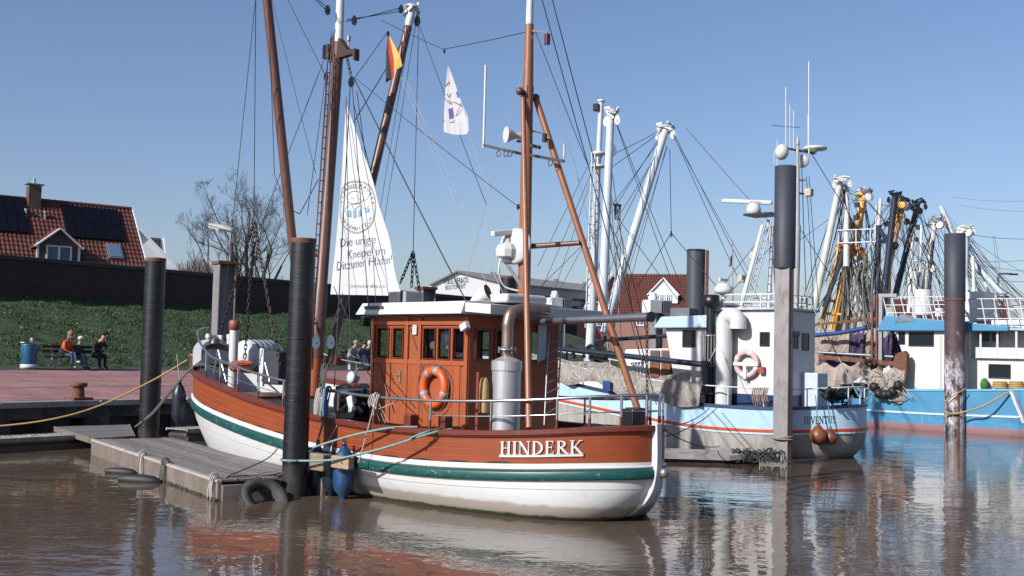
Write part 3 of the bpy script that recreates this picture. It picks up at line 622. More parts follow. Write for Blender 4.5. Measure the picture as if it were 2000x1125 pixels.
PILE=tide_band(PILE,'pile_sleeve_tide',.42,(.035,.034,.026))
def round_pile(label,x,y,ztop,r,col=PILE,rim=RUST,name='mooring_pile',lean=(0,0)):
    t=thing(name,label,'mooring pile',(x,y,0)); m=MB(); n=10; px_=[(lean[0]*k/n,lean[1]*k/n,-1.2+(ztop+1.2)*k/n) for k in range(n+1)]
    m.tube(px_,r,28,caps=False); m.build('sleeve',col,t)
    q=V((lean[0],lean[1],ztop)); MB().lathe([(r*1.0,-.05),(r*1.012,0.0),(r*1.012,.035),(r*.9,.035),(r*.9,-.25),(0.01,-.25)],q,seg=28,smooth=False).build('rim',rim,t)
    for k in range(3): MB().torus((lean[0]*.3,lean[1]*.3,0.6+1.1*k),(0,0,1),r*1.004,.012,24,6).build('band',col,t)
    return t
pc=atz(573,968); PILE_C=round_pile('black sleeved mooring pile standing in front of the red kutter',pc.x,pc.y,at(593,470,pc.y).z,.225,lean=(.03,0))
pleft=at(290,850,29.2); round_pile('black sleeved mooring pile beside the gangway in front of the bench',pleft.x,pleft.y,at(306,507,29.2).z,.255)
def hbeam(label,px,py_top,d,w,rz,cap=True,zb_=-1.2,m=None,wall=.03,name='steel_beam_pile'):
    q=at(px,py_top,d); t=thing(name,label,'mooring pile',(q.x,q.y,0),rz); h=q.z; m=m or GALVB
    b=MB(); b.box((-w/2,0,(h+zb_)/2),(wall,w,h-zb_)); b.box((w/2,0,(h+zb_)/2),(wall,w,h-zb_)); b.box((0,0,(h+zb_)/2),(w-wall,wall,h-zb_)); b.build('beam',m,t)
    if cap: MB().box((0,0,h+.05),(w*1.25,w*1.2,.10)).build('cap_plate',RUST,t,bevel=.01)
    return t
GALVB=mat('beam_grey',(0.25,0.245,0.25),0.6,0.2,var=.2,scale=3,dirt=(0.16,0.09,0.06),dirt_amt=.5,dscale=3,dpos=.62)
hbeam('grey steel beam pile with rusty cap just beyond the bow of the red kutter',440,517,34.4,.50,R(35))
hbeam('grey steel beam pile with rusty cap rising behind the wheelhouse roof',832,566,41.5,.5,R(35))
q=at(992,600,46); t=round_pile('round dark pile with torn rusty top left of the ochre mizzen mast',q.x,q.y,at(992,541,46).z,.34,rim=RUST)
q=at(1358,600,50); t=round_pile('dark blue grey round pile with slim rusty post behind the light blue kutter',q.x,q.y,at(1358,489,50).z,.40,col=mat('pile_sleeve_grey',(0.055,0.065,0.085),.45,var=.1,scale=1),rim=BLK)
MB().bar((.46,-.2,0),(.46,-.2,at(1358,489,50).z),.12,.12).build('side_post',RUST,t)
def lamp_box(label,px,py,d):
    t=hbeam(label,px,py+40,d,.5,R(30),cap=False,name='light_beacon_post'); z=at(px,py+40,d).z
    MB().box((-.35,0,z+.35),(.75,.7,.66)).build('cabinet',WHG,t,bevel=.03)
    f=MB()
    for i in range(7): f.box((.14+.08*i,0,z+.36),(.035,.7,.62))
    f.box((.4,0,z+.02),(.7,.72,.05)); f.build('louvre',GALV,t)
    MB().lathe([(.22,0),(.25,.18),(.18,.22),(.2,.34),(.05,.4)],(-.3,0,z+.68),seg=12).build('lamp_head',WHG,t)
lamp_box('steel post with white cabinet and small lamp left of the light blue kutter wheelhouse',1284,573,58)
lamp_box('steel post with white cabinet in front of the boatyard shed roof',1092,566,64)
# street lamp
lb=at(441,715,46); LP=thing('street_lamp','grey street lamp with flat oblong head above the steel beam pile','street lamp',(lb.x,lb.y,1.62),R(-15))
zt=at(441,452,46).z-1.62
MB().tube([(0,0,0),(0,0,1.2),(0,0,zt)],[.07,.06,.045],10).build('pole',GALV,LP)
hd=MB(); rows=[]
for i in range(9):
    u=i/8; ww=.15*(1-abs(u-.35)**2*1.6); hh=.17*(1-(u-.4)**2*1.5); x=.12-1.12*u; z=zt+.02+.25*u
    rows.append([V((x,math.cos(a)*ww,z+math.sin(a)*hh*(1 if math.sin(a)>0 else .55))) for a in [2*PI*k/12 for k in range(12)]])
hd.grid(rows,True,close=True); hd.add(rows[0],[tuple(range(12))]); hd.add(rows[-1],[tuple(range(12))[::-1]]); hdo=hd.build('lamp_head',mat('lamp_grey',(0.3,0.3,0.29),.5),LP)
MB().box((-.72,0,zt+.13),(.5,.22,.05),M=Matrix.Rotation(R(-12.6)*-1,3,'Y')).build('diffuser',glass('diffuser',(0.35,0.36,0.36),.3),hdo)
# ============================================================ QUAY FURNITURE AND PEOPLE
s0=s_at(158,0.35); bo=thing('bollard','small rusty mooring bollard on the quay edge','bollard',P(s0,.38,1.055),RZQ)
MB().lathe([(.17,.07),(.165,.12),(.15,.3),(.16,.36)],seg=18).build('post',RUST,bo); MB().lathe([(.20,.36),(.23,.38),(.23,.46),(.2,.475)],seg=18).build('cap',RUST,bo); MB().box((0,0,.035),(.62,.5,.07)).build('base_plate',RUST,bo,bevel=.01)
WB=10.75
s0=s_at(57,WB); bn=thing('litter_bin','blue litter bin with pale base and rubbish on top','litter bin',P(s0,WB,zprom(WB)),RZQ)
BLUE=mat('bin_blue',(0.022,0.10,0.21),.35,var=.3,scale=5,bump=.5,bscale=9)
MB().lathe([(.24,.16),(.27,.30),(.28,.62),(.30,.82),(.295,.86)],seg=20).build('bin_bag',BLUE,bn); MB().lathe([(.24,.02),(.29,.02),(.29,.17),(.24,.17)],seg=20).build('base',WHG,bn)
MB().lathe([(.3,.86),(.305,.9),(.05,.93)],seg=20).build('lid',BLUE,bn); MB().bar((-.3,0,.96),(.42,0,.93),.25,.03).build('lid_plate',WHG,bn); MB().lathe([(.03,.93),(.035,1.12),(.015,1.15),(.015,1.2)],(-.1,.02,0),seg=8).build('bottle',CLEARG,bn); MB().ball((.08,0,1.05),.075,8,6,(1,1,1.3)).build('paper_scrap',mat('paper',(0.55,0.47,0.40),.8),bn)
def bench(s_,w_,L_,label):
    b=thing('park_bench',label,'bench',P(s_,w_,zprom(w_)),RZQ,None)
    D_=mat('bench_slat',(0.022,0.024,0.03),.5,var=.2)
    for i in range(3): MB().box((0,-.28+.15*i,.45),(L_,.11,.045)).build('seat_slat',D_,b)
    for i in range(2): MB().box((0,.235+.03*i,.66+.17*i),(L_,.045,.12)).build('back_slat',D_,b)
    for sx in(-L_*.36,L_*.36):
        l=MB(); l.bar((sx,-.1,0),(sx,-.05,.43),.07,.14,V((0,1,0))); l.bar((sx,.1,.36),(sx,.31,.9),.06,.06,V((0,1,0))); l.box((sx,-.1,.40),(.06,.45,.05)); l.build('leg',mat('bench_leg',(0.4,0.4,0.4),.6),b)
    return b
sA=s_at(88,WB); sB=s_at(208,WB); bench((sA+sB)/2,WB,(sB-sA)*.98,'dark slatted bench on the footpath carrying three people')
SKIN=mat('skin',(0.50,0.30,0.22),.6,var=.05)
def fabric(n,c): return mat('cloth_'+n,c,.9,var=.15,scale=8)
def person(label,s_,w_,top,legs,shoe,hair,hat=None,lean=.1,sc=1.0,turn=0,pose='rest',extra=None,group=None):
    t=thing('person',label,'person',P(s_,w_,zprom(w_)),RZQ+turn)
    J={'pel':(0,.02,.52,.15),'abd':(0,-.02-lean*.3,.72,.15),'che':(0,-.04-lean*.8,.94,.165),'nk':(0,-.06-lean*1.15,1.10,.062),'hd':(0,-.09-lean*1.45,1.20,.085),'ht':(0,-.10-lean*1.5,1.31,.092)}
    for sg,n in((-1,'l'),(1,'r')):
        J['hp'+n]=(sg*.10,0,.52,.105); J['kn'+n]=(sg*.13,-.44,.52,.072); J['an'+n]=(sg*.12,-.44,.10,.05); J['to'+n]=(sg*.13,-.62,.05,.042)
        J['sh'+n]=(sg*.185,-.04-lean*.8,1.0,.075)
        if pose=='clasp': J['el'+n]=(sg*.27,-.22-lean*.5,.78,.05); J['hn'+n]=(sg*.04,-.42-lean*.4,.66,.038); J['fi'+n]=(sg*.02,-.47-lean*.4,.60,.03)
        else: J['el'+n]=(sg*.25,-.12-lean*.5,.74,.05); J['hn'+n]=(sg*.13,-.34,.63,.037); J['fi'+n]=(sg*.11,-.43,.61,.03)
    if pose=='cross': J['knr']=(-.02,-.46,.60,.072); J['anr']=(-.16,-.62,.28,.048); J['tor']=(-.16,-.80,.29,.04)
    E=[('pel','abd'),('abd','che'),('che','nk'),('nk','hd'),('hd','ht')]
    for n in'lr': E+=[('pel','hp'+n),('hp'+n,'kn'+n),('kn'+n,'an'+n),('an'+n,'to'+n),('che','sh'+n),('sh'+n,'el'+n),('el'+n,'hn'+n),('hn'+n,'fi'+n)]
    ks=list(J); me=bpy.data.meshes.new('body'); me.from_pydata([tuple(c*sc for c in J[k][:3]) for k in ks],[(ks.index(a),ks.index(b)) for a,b in E],[])
    o=bpy.data.objects.new('body',me); COL.objects.link(o)
    sm=o.modifiers.new('skin','SKIN'); sm.use_smooth_shade=True
    for i,k in enumerate(ks): me.skin_vertices[0].data[i].radius=(J[k][3]*sc,)*2
    me.skin_vertices[0].data[0].use_root=True
    ss=o.modifiers.new('sub','SUBSURF'); ss.levels=1; ss.render_levels=1
    dg=bpy.context.evaluated_depsgraph_get(); nm=bpy.data.meshes.new_from_object(o.evaluated_get(dg)); bpy.data.objects.remove(o)
    for m in(top,legs,shoe,SKIN): nm.materials.append(m)
    def mi(a,b):
        if a in('an'+a[-1],) and b.startswith('to'): return 2
        if b[:2] in('hp','kn','an'): return 1
        if b in('nk','hd','ht') or b[:2]=='fi': return 3
        return 0
    segs=[(V(J[a][:3])*sc,V(J[b][:3])*sc,mi(a,b),(J[a][3]+J[b][3])/2*sc) for a,b in E]
    for p in nm.polygons:
        c=p.center; best=(9,0)
        for a,b,m_,r_ in segs:
            ab=b-a; tt=max(0,min(1,(c-a).dot(ab)/ab.dot(ab))); dd=(c-(a+ab*tt)).length/r_
            if dd<best[0]: best=(dd,m_)
        p.material_index=best[1]; p.use_smooth=True
    bo_=bpy.data.objects.new('body',nm); COL.objects.link(bo_); bo_.parent=t
    hc=V(J['ht'][:3])*sc; hm=MB()
    if hat is None or hair: 
        hm.ball(hc+V((0,.02,.02))*sc,.118*sc,12,8,(1,1.05,1.05)); 
        if extra=='long': hm.ball(hc+V((0,.07,-.13))*sc,.11*sc,10,8,(1.0,.7,1.5))
        hm.build('hair',hair or BLK,t)
    MB().ball(hc+V((0,-.125,-.045))*sc,.02*sc,6,4,(1,1,1.4)).build('nose',SKIN,t)
    for sg in(-1,1): MB().ball(hc+V((sg*.04,-.095,-.015))*sc,.013*sc,6,4).build('eye',BLK,t)
    if hat is not None:
        hb=MB(); hb.ball(hc+V((0,.0,.045))*sc,.125*sc,14,8,(1,1.08,.85)); hb.box(hc+V((0,-.17,.045))*sc,(.17*sc,.14*sc,.015)); hb.build('cap',hat,t)
    return t
DN=fabric('navy',(0.012,0.015,0.025)); JE=fabric('jeans',(0.03,0.07,0.13)); 
kn=lambda px:s_at(px,WB-.1)
OR=fabric('orange',(0.62,0.09,0.02))
p1_=person('person in orange jacket and dark waistcoat with long fair hair on the bench',kn(128),WB+.02,OR,JE,mat('pale_shoe',(.6,.5,.45),.6),mat('fair_hair',(0.26,0.17,0.10),.8,var=.3,scale=20),lean=.12,pose='cross',extra='long',turn=R(25))
VE=MB(); VE.lathe([(.19,.5),(.20,.62),(.195,.74),(.15,.80)],(0,-.01,0),seg=14); VE.build('waistcoat',DN,p1_)
MB().lathe([(.10,1.0),(.125,1.07),(.10,1.14)],(0,-.14,0),seg=12).build('scarf',DN,p1_)
person('child in pale baseball cap and blue dungarees between two adults on the bench',kn(153),WB,fabric('denim_jacket',(0.02,0.035,0.07)),fabric('dungaree',(0.09,0.17,0.27)),BLK,mat('fair_hair',(0,0,0)),hat=fabric('pale_cap',(0.62,0.58,0.58)),lean=.05,sc=.86,turn=R(20))
person('person in dark jacket and dark cap leaning forward with clasped hands',kn(188),WB,DN,fabric('black_trousers',(0.01,0.01,0.014)),BLK,None,hat=fabric('dark_cap',(0.012,0.014,0.022)),lean=.26,sc=1.02,pose='clasp',turn=R(5))
sC=s_at(672,WB); sD=s_at(735,WB); bench((sC+sD)/2,WB,(sD-sC),'dark bench behind the main mast with a second seated group')
person('person with grey hair and light grey coat seated behind the fishing kutter rigging',kn(684),WB,fabric('grey_coat',(0.30,0.28,0.28)),DN,mat('pale_shoe',(0,0,0)),mat('grey_hair',(0.30,0.25,0.2),.8),lean=.2,turn=R(15))
person('person in blue jacket with dark hair in the middle of the far bench',kn(704),WB,fabric('blue_jacket',(0.08,0.10,0.2)),fabric('pale_trousers',(.4,.4,.42)),BLK,mat('dark_hair',(0.03,0.025,0.02),.8),lean=.2)
person('person with white hair and denim jacket nearest the wheelhouse',kn(718),WB,fabric('denim',(0.05,0.09,0.18)),DN,BLK,mat('white_hair',(0.55,0.5,0.45),.8),lean=.12,turn=R(-10))
# ============================================================ BOAT TOOLS
def lerpt(tab,x):
    if x<=tab[0][0]: return tab[0][1]
    for (a,b),(c,d) in zip(tab,tab[1:]):
        if x<=c: t=(x-a)/(c-a); return b+(d-b)*t
    return tab[-1][1]
def smooth_tab(tab,x,h=.9): return sum(lerpt(tab,x+h*k/3) for k in(-3,-2,-1,0,1,2,3))/7
class Hull:
    """round sterned kutter hull; local x runs from stern to bow, y to port"""
    def __init__(s,B,xs,xb,xm,es,qs,eb,qb,sheer,strake):
        s.B,s.xs,s.xb,s.xm,s.es,s.qs,s.eb,s.qb=B,xs,xb,xm,es,qs,eb,qb; s.sheer=sheer; s.strake=strake
        s.T=[0.5-0.5*math.cos(PI*i/56) for i in range(57)]
    def cap(s,x): return smooth_tab(s.sheer,x)
    def stk(s,x): return smooth_tab(s.strake,x)
    def plan(s,x,xs=None,xb=None,B=None,q=1.0,qb=1.0):
        xs=s.xs if xs is None else xs; xb=s.xb if xb is None else xb; B=s.B if B is None else B
        if x<s.xm: t=min(1,max(0,(s.xm-x)/(s.xm-xs))); return B*max(0,1-t**s.es)**(s.qs*q)
        t=min(1,max(0,(x-s.xm)/(xb-s.xm))); return B*max(0,1-t**s.eb)**(s.qb*qb)
    def row(s,zf,xs,xb,B=None,off=0.0,q=1.0,qb=1.0,side=1,T=None):
        out=[]
        for t in (T or s.T):
            x=xs+(xb-xs)*t; y=s.plan(x,xs,xb,B,q,qb)
            out.append((x,y))
        pts=[]
        n=len(out)
        for i,(x,y) in enumerate(out):
            a=out[max(i-1,0)]; b=out[min(i+1,n-1)]; dx,dy=b[0]-a[0],b[1]-a[1]; L=math.hypot(dx,dy) or 1
            nx,ny=-dy/L,dx/L
            if i==0: nx,ny=-1,0
            if i==n-1: nx,ny=1,0
            xx,yy=x+nx*off,y+ny*off
            if i in(0,n-1): yy=0
            z=zf(x) if callable(zf) else zf
            pts.append(V((xx,yy*side,z)))
        return pts
    def both(s,*a,**k):
        p=s.row(*a,side=1,**k); q=s.row(*a,side=-1,**k); return p+q[::-1][1:-1]       # closed ring
    def arc_point(s,x0,a,out,z):
        """point that lies a metres aft of plan station x0 along the port side (passing round the stern), out metres proud"""
        if not hasattr(s,'_al'):
            r=[];N=400
            for i in range(N+1): x=s.xs+(s.xm-s.xs)*(1-math.cos(PI/2*i/N)); r.append((x,s.plan(x)))
            r=[(x,-y) for x,y in r[::-1]]+r[1:]; L=[0]
            for p,q in zip(r,r[1:]): L.append(L[-1]+math.hypot(q[0]-p[0],q[1]-p[1]))
            s._al=(r,L,N)
        r,L,N=s._al
        j=min(range(N,len(r)),key=lambda i:abs(r[i][0]-x0)); l=L[j]-a
        lo,hi=0,len(L)-2
        while lo<hi:
            m=(lo+hi+1)//2
            if L[m]<=l: lo=m
            else: hi=m-1
        t=(l-L[lo])/max(1e-9,L[lo+1]-L[lo]); x=r[lo][0]+(r[lo+1][0]-r[lo][0])*t; y=r[lo][1]+(r[lo+1][1]-r[lo][1])*t
        a_=r[max(lo-3,0)]; b_=r[min(lo+4,len(r)-1)]; dx,dy=b_[0]-a_[0],b_[1]-a_[1]; q=math.hypot(dx,dy); nx,ny=-dy/q,dx/q
        zz=z(x) if callable(z) else z
        return V((x+nx*out,y+ny*out,zz))
def ringstrip(h,name,m,par,rows,smooth=True,kind=None):
    return MB().grid(rows,smooth,close=True).build(name,m,par,kind=kind)
def chain_mesh(a,b,link=.075,r=.011,sag=0):
    """chain of separate oval links between a and b"""
    mb=MB(); a,b=V(a),V(b); n=max(2,int((b-a).length/link)); pts=sagline(a,b,sag,n)
    for i in range(n):
        p,q=pts[i],pts[i+1]; d=(q-p).normalized(); u,w_=basis(d)
        if i%2: u=w_
        c=(p+q)/2; l=(q-p).length*.72
        mb.tube([c+d*(l*math.cos(2*PI*k/8))+u*(link*.30*math.sin(2*PI*k/8)) for k in range(8)],r,4,close=True)
    return mb
def block(mb,c,s=.16,ax=V((1,0,0))):
    c=V(c); ax=V(ax).normalized()
    vs=[];prof=[(0,-1.05),(.45,-.75),(.62,-.2),(.5,.45),(.22,.95),(0,1.1)]
    a,b=ax,V((0,0,1))
    for t_ in(-.28,.28):
        n=a.cross(b)
        pass
    poly=[(x*s,z*s) for x,z in prof]+[(-x*s,z*s) for x,z in prof[1:-1][::-1]]
    n=a.cross(b).normalized(); mb.prism(poly,c-n*(s*.27),a,b,n,0,s*.54)
    mb.cyl(c-n*(s*.36),c+n*(s*.36),s*.18,seg=8)
# ============================================================ RED KUTTER
HO=V((1.82,18.95,0)); HRZ=R(133); HX=V((math.cos(HRZ),math.sin(HRZ),0)); HY=V((-HX.y,HX.x,0))
K=thing('fishing_kutter','red and white wooden kutter with wheelhouse, moored in the foreground','boat',HO,HRZ)
def tl(p): d=p-HO; return V((d.dot(HX),d.dot(HY),d.z))
def ky(px,py,y=0.0): return tl(on_plane(px,py,HO+HY*y,HY))
def kx(px,py,x): return tl(on_plane(px,py,HO+HX*x,HX))
def kz(px,py,z): return tl(atz(px,py,z))
h=Hull(2.15,-.75,13.7,5.2,2.3,.58,2.6,.62,
 [(-.75,1.57),(-.44,1.50),(.2,1.43),(.97,1.37),(1.88,1.32),(2.97,1.29),(3.96,1.30),(5.0,1.34),(5.9,1.385),(6.97,1.47),(8,1.57),(9,1.68),(10.1,1.83),(11.7,1.96),(12.63,2.03),(13.7,2.2)],
 [(-.75,.81),(-.45,.775),(.18,.72),(.95,.675),(1.86,.63),(2.95,.595),(4.24,.61),(5.5,.67),(6.81,.76),(8.5,.91),(10,1.05),(11.88,1.22),(12.62,1.33),(13.7,1.5)])
cap,stk=h.cap,h.stk
xs0,xb0=-.75,13.7
# lower hull, white, with dirty water line
def hullmat(name,col,low,zc,green=True):
    m=mat(name,col,.35,var=.05,scale=2,dirt=(.45,.42,.38),dirt_amt=.25,dscale=2.5,dpos=.62,bump=.10,bscale=9,stretch=(1,1,4)).copy(); m.name=name; N=m.node_tree.nodes; L=m.node_tree.links; p=N['Principled BSDF']
    src=p.inputs['Base Color'].links[0].from_socket
    tc=N.new('ShaderNodeTexCoord'); sp=N.new('ShaderNodeSeparateXYZ'); L.new(tc.outputs['Object'],sp.inputs[0])
    nz=N.new('ShaderNodeTexNoise'); nz.inputs['Scale'].default_value=5; nz.inputs['Detail'].default_value=6; L.new(tc.outputs['Object'],nz.inputs['Vector'])
    ad=N.new('ShaderNodeMath'); ad.operation='MULTIPLY_ADD'; L.new(nz.outputs[0],ad.inputs[0]); ad.inputs[1].default_value=-.10; L.new(sp.outputs[2],ad.inputs[2])
    def band(z0,z1,color,prev,amt=1.0):
        r=N.new('ShaderNodeMapRange'); r.inputs[1].default_value=z0; r.inputs[2].default_value=z1; r.inputs[3].default_value=amt; r.inputs[4].default_value=0; L.new(ad.outputs[0],r.inputs[0])
        mx=N.new('ShaderNodeMix'); mx.data_type='RGBA'; L.new(r.outputs[0],mx.inputs[0]); L.new(prev,mx.inputs[6]); mx.inputs[7].default_value=(*color,1); return mx.outputs[2]
    mp2=N.new('ShaderNodeMapping'); mp2.inputs['Scale'].default_value=(4.5,4.5,.45); L.new(tc.outputs['Object'],mp2.inputs[0])
    n5=N.new('ShaderNodeTexNoise'); n5.inputs['Scale'].default_value=1.6; n5.inputs['Detail'].default_value=7; n5.inputs['Roughness'].default_value=.72; L.new(mp2.outputs[0],n5.inputs['Vector'])
    r5=N.new('ShaderNodeMapRange'); r5.inputs[1].default_value=.56; r5.inputs[2].default_value=.76; r5.inputs[3].default_value=0; r5.inputs[4].default_value=.5; L.new(n5.outputs[0],r5.inputs[0])
    m5=N.new('ShaderNodeMix'); m5.data_type='RGBA'; L.new(r5.outputs[0],m5.inputs[0]); L.new(src,m5.inputs[6]); m5.inputs[7].default_value=(.36,.31,.25,1); src=m5.outputs[2]
    n6=N.new('ShaderNodeTexNoise'); n6.inputs['Scale'].default_value=7; n6.inputs['Detail'].default_value=9; n6.inputs['Roughness'].default_value=.75; L.new(tc.outputs['Object'],n6.inputs['Vector'])
    r6=N.new('ShaderNodeMapRange'); r6.inputs[1].default_value=.67; r6.inputs[2].default_value=.71; r6.inputs[3].default_value=0; r6.inputs[4].default_value=.6; L.new(n6.outputs[0],r6.inputs[0])
    m6=N.new('ShaderNodeMix'); m6.data_type='RGBA'; L.new(r6.outputs[0],m6.inputs[0]); L.new(src,m6.inputs[6]); m6.inputs[7].default_value=(.22,.20,.19,1); src=m6.outputs[2]
    src=band(zc,zc+.05,low,src,.92); 
    if green: src=band(zc-.165,zc-.13,(.03,.035,.02),src,.95)
    L.new(src,p.inputs['Base Color']); return m
HW=hullmat('hull_white',(.65,.66,.655),(.30,.265,.225),.16)
lev=[]
for (f,zc,xs,xb,B,q,qb) in((0,None,xs0,xb0,None,1,1),(.25,.50,-.70,13.5,2.13,.95,1.02),(.5,.32,-.58,13.3,2.07,.84,1.06),(.75,.16,-.40,13.1,1.98,.74,1.12),(1,.0,-.20,12.9,1.88,.68,1.2),(1,-.25,.4,12.6,1.75,.9,1.3),(1,-.7,1.4,12.1,1.3,1.4,1.6)):
    if zc is None: zf=lambda x:stk(x)-.05
    else: zf=(lambda x,f=f,zc=zc:(stk(x)-.05)*(1-f)*(1 if zc>0 else 0)+ (0 if zc>0 else zc)) if zc<=0 else (lambda x,f=f:(stk(x)-.05)*(1-f))
    lev.append(h.both(zf,xs,xb,B=B,q=q,qb=qb))
hull=ringstrip(h,'hull',HW,K,lev)
ringstrip(h,'white_band',WHT,K,[h.both(lambda x:stk(x)+.19,xs0,xb0),h.both(lambda x:stk(x)-.05,xs0,xb0)])
SML=mat('hull_seam_grey',(.30,.29,.28),.7,var=.3,scale=6)
for f_ in(.30,):
    k_=1 if f_<.5 else 2
    a_,b_=lev[k_],lev[k_]
    n_=len(h.T); MB().tube([V((p.x,p.y+.001,p.z)) for p in lev[k_][2:n_-3]],.0045,4,caps=False).build('plank_seam',SML,K)
# rubbing strake, half round
rs=[]
for k in range(9):
    a=PI*k/8-PI/2; sg_=1 if math.sin(a)>=0 else -1; rs.append(h.both(lambda x,a=a,sg_=sg_:stk(x)+.083*sg_*abs(math.sin(a))**.6,xs0,xb0,off=.002+.062*max(0,math.cos(a))**.6))
ringstrip(h,'rubbing_strake',GRN,K,rs[::-1])
ringstrip(h,'strake_moulding',WHT,K,[h.both(lambda x:stk(x)+.135,xs0,xb0,off=.0),h.both(lambda x:stk(x)+.13,xs0,xb0,off=.03),h.both(lambda x:stk(x)+.105,xs0,xb0,off=.035),h.both(lambda x:stk(x)+.10,xs0,xb0,off=.0)])
# bulwark planks
def zb_(x,f): a=stk(x)+.19; b=cap(x)-.05; return a+(b-a)*f
for k in range(4):
    f0,f1=k/4+.003,(k+1)/4-.003
    rows=[h.both(lambda x,f=f1:zb_(x,f),xs0,xb0,off=-.008),h.both(lambda x,f=f1:zb_(x,f)-.003,xs0,xb0,off=.0),h.both(lambda x,f=f0:zb_(x,f)+.003,xs0,xb0,off=.0),h.both(lambda x,f=f0:zb_(x,f),xs0,xb0,off=-.008)]
    MB().grid(rows[:2],True,close=True).grid(rows[1:3],True,close=True).grid(rows[2:],True,close=True).build('bulwark_plank',RED,K)
SEAM=mat('seam_glint',(.42,.22,.14),.7,var=.3)  # paler tint paints in the light reflected along the plank seams
ringstrip(h,'bulwark_seam',SEAM,K,[h.both(lambda x:cap(x)-.05,xs0,xb0,off=-.006),h.both(lambda x:stk(x)+.19,xs0,xb0,off=-.006)])
ringstrip(h,'bulwark_lining',WHT,K,[h.both(lambda x:stk(x)-.2,xs0+.1,xb0-.1,off=-.09),h.both(lambda x:cap(x)-.04,xs0+.1,xb0-.1,off=-.09)])
# cap rail
cw=[(-.13,0),(-.13,.055),(.055,.055),(.065,.045),(.065,-.02),(.05,-.028),(.04,-.05),(-.13,-.05),(-.13,0)]
ringstrip(h,'cap_rail',REDD,K,[h.both(lambda x,b=b:cap(x)+b-.03,xs0,xb0,off=a) for a,b in cw[::-1]],False)
# raised white bow
xr=12.4; TB=[(xr-xs0)/(xb0-xs0)+(1-(xr-xs0)/(xb0-xs0))*t for t in [i/16 for i in range(17)]]
def raise_z(x): return cap(x)+.02+(lerpt([(12.4,.10),(12.55,.36),(13.2,.52),(13.7,.62)],x))
def arcrow(zf,off): 
    p=h.row(zf,xs0,xb0,off=off,T=TB); q=h.row(zf,xs0,xb0,off=off,side=-1,T=TB); p[0].x=max(p[0].x,xr); return p+q[::-1][1:]
def fixrow(zf,off):
    r=arcrow(zf,off)
    # plan end rule puts first point on the centre line: restore it
    x=xr; y=h.plan(x); r[0]=V((x,y+off,zf(x))); r[-1]=V((x,-y-off,zf(x))); return r
MB().grid([fixrow(lambda x:cap(x)+.02,0.0),fixrow(raise_z,.03),fixrow(raise_z,-.16),fixrow(lambda x:raise_z(x)-.10,-.17),fixrow(lambda x:raise_z(x)-.12,-.10),fixrow(lambda x:cap(x)-.03,-.11)],False).build('bow_bulwark',WHT,K)
MB().grid([fixrow(lambda x:raise_z(x)-.13,-.105),fixrow(lambda x:raise_z(x)-.125,-.15),fixrow(lambda x:raise_z(x)-.22,-.155),fixrow(lambda x:raise_z(x)-.23,-.105)],False).build('bow_trim',MAST,K)
# stem fitting and roller at the bow
bf=MB(); bz=raise_z(13.5); bf.box((13.48,-.1,bz+.05),(.3,.07,.22)); bf.box((13.48,.12,bz+.05),(.3,.07,.22)); bf.cyl((13.5,-.12,bz+.10),(13.5,.14,bz+.10),.07,seg=10); bf.ball((13.42,.22,bz+.12),.085,10,8); bf.box((13.3,-.26,bz+.06),(.14,.06,.26)); bf.build('bow_roller',WHT,K,bevel=.02)
# stern post
PW=.062; prof=[(-.83,1.58),(-.845,1.30),(-.85,1.0),(-.83,.75),(-.76,.5),(-.59,.28),(-.32,.08),(0.13,-.15),(.8,-.45)]
inn=[(-.72,1.58),(-.72,1.0),(-.71,.75),(-.64,.5),(-.47,.28),(-.20,.08),(.27,-.15),(.95,-.45)]
poly=[V((x,0,z)) for x,z in smoothpts([(a,b,0) for a,b in prof],3) and [(p.x,p.y) for p in smoothpts([(a,b,0) for a,b in prof],3)]]
pol=[(p.x,p.z) for p in poly]+[(x,z) for x,z in inn[::-1]]
MB().prism(pol,(0,-PW,0),(1,0,0),(0,0,1),(0,1,0),0,2*PW).build('stern_post',HW,K,bevel=.012)
MB().lathe([(.02,-.0),(.075,.01),(.08,.06),(.06,.10),(.02,.11)],(-.88,-.03,.81),(-1,0,0.05),seg=14).build('stern_roller',GALV,K)
# deck
dr=[]
for t in h.T:
    x=xs0+.1+(xb0-xs0-.2)*t; y=max(.02,h.plan(x)-.08); dr.append([V((x,y*s_,cap(x)-.62+.05*(1-s_*s_))) for s_ in(-1,-.5,0,.5,1)])
MB().grid(dr).build('deck',mat('deck_boards',(.13,.11,.095),.8,var=.3,scale=3,stretch=(1,14,1),bump=.2),K)
# scuppers
SCU=mat('scupper_dark',(.02,.016,.014),.7)
for x0 in(.95,1.7,2.45,3.2,4.4,5.9,6.7,7.5,8.3,9.1,9.9,10.7):
    mb=MB(); T0=[x0,x0+.11,x0+.23,x0+.35,x0+.46]; up=[];dn=[]
    for i,x in enumerate(T0):
        y=h.plan(x)+.004; zz=zb_(x,0); up.append(V((x,y,zz+(.034 if 0<i<4 else .012)))); dn.append(V((x,y,zz+.008)))
    mb.grid([up,dn],False); mb.build('scupper',SCU,K)
# name on the quarter
NAME='HINDERK'; W_=sum(LET[c][0] for c in NAME); p0=ky(977,897,0)
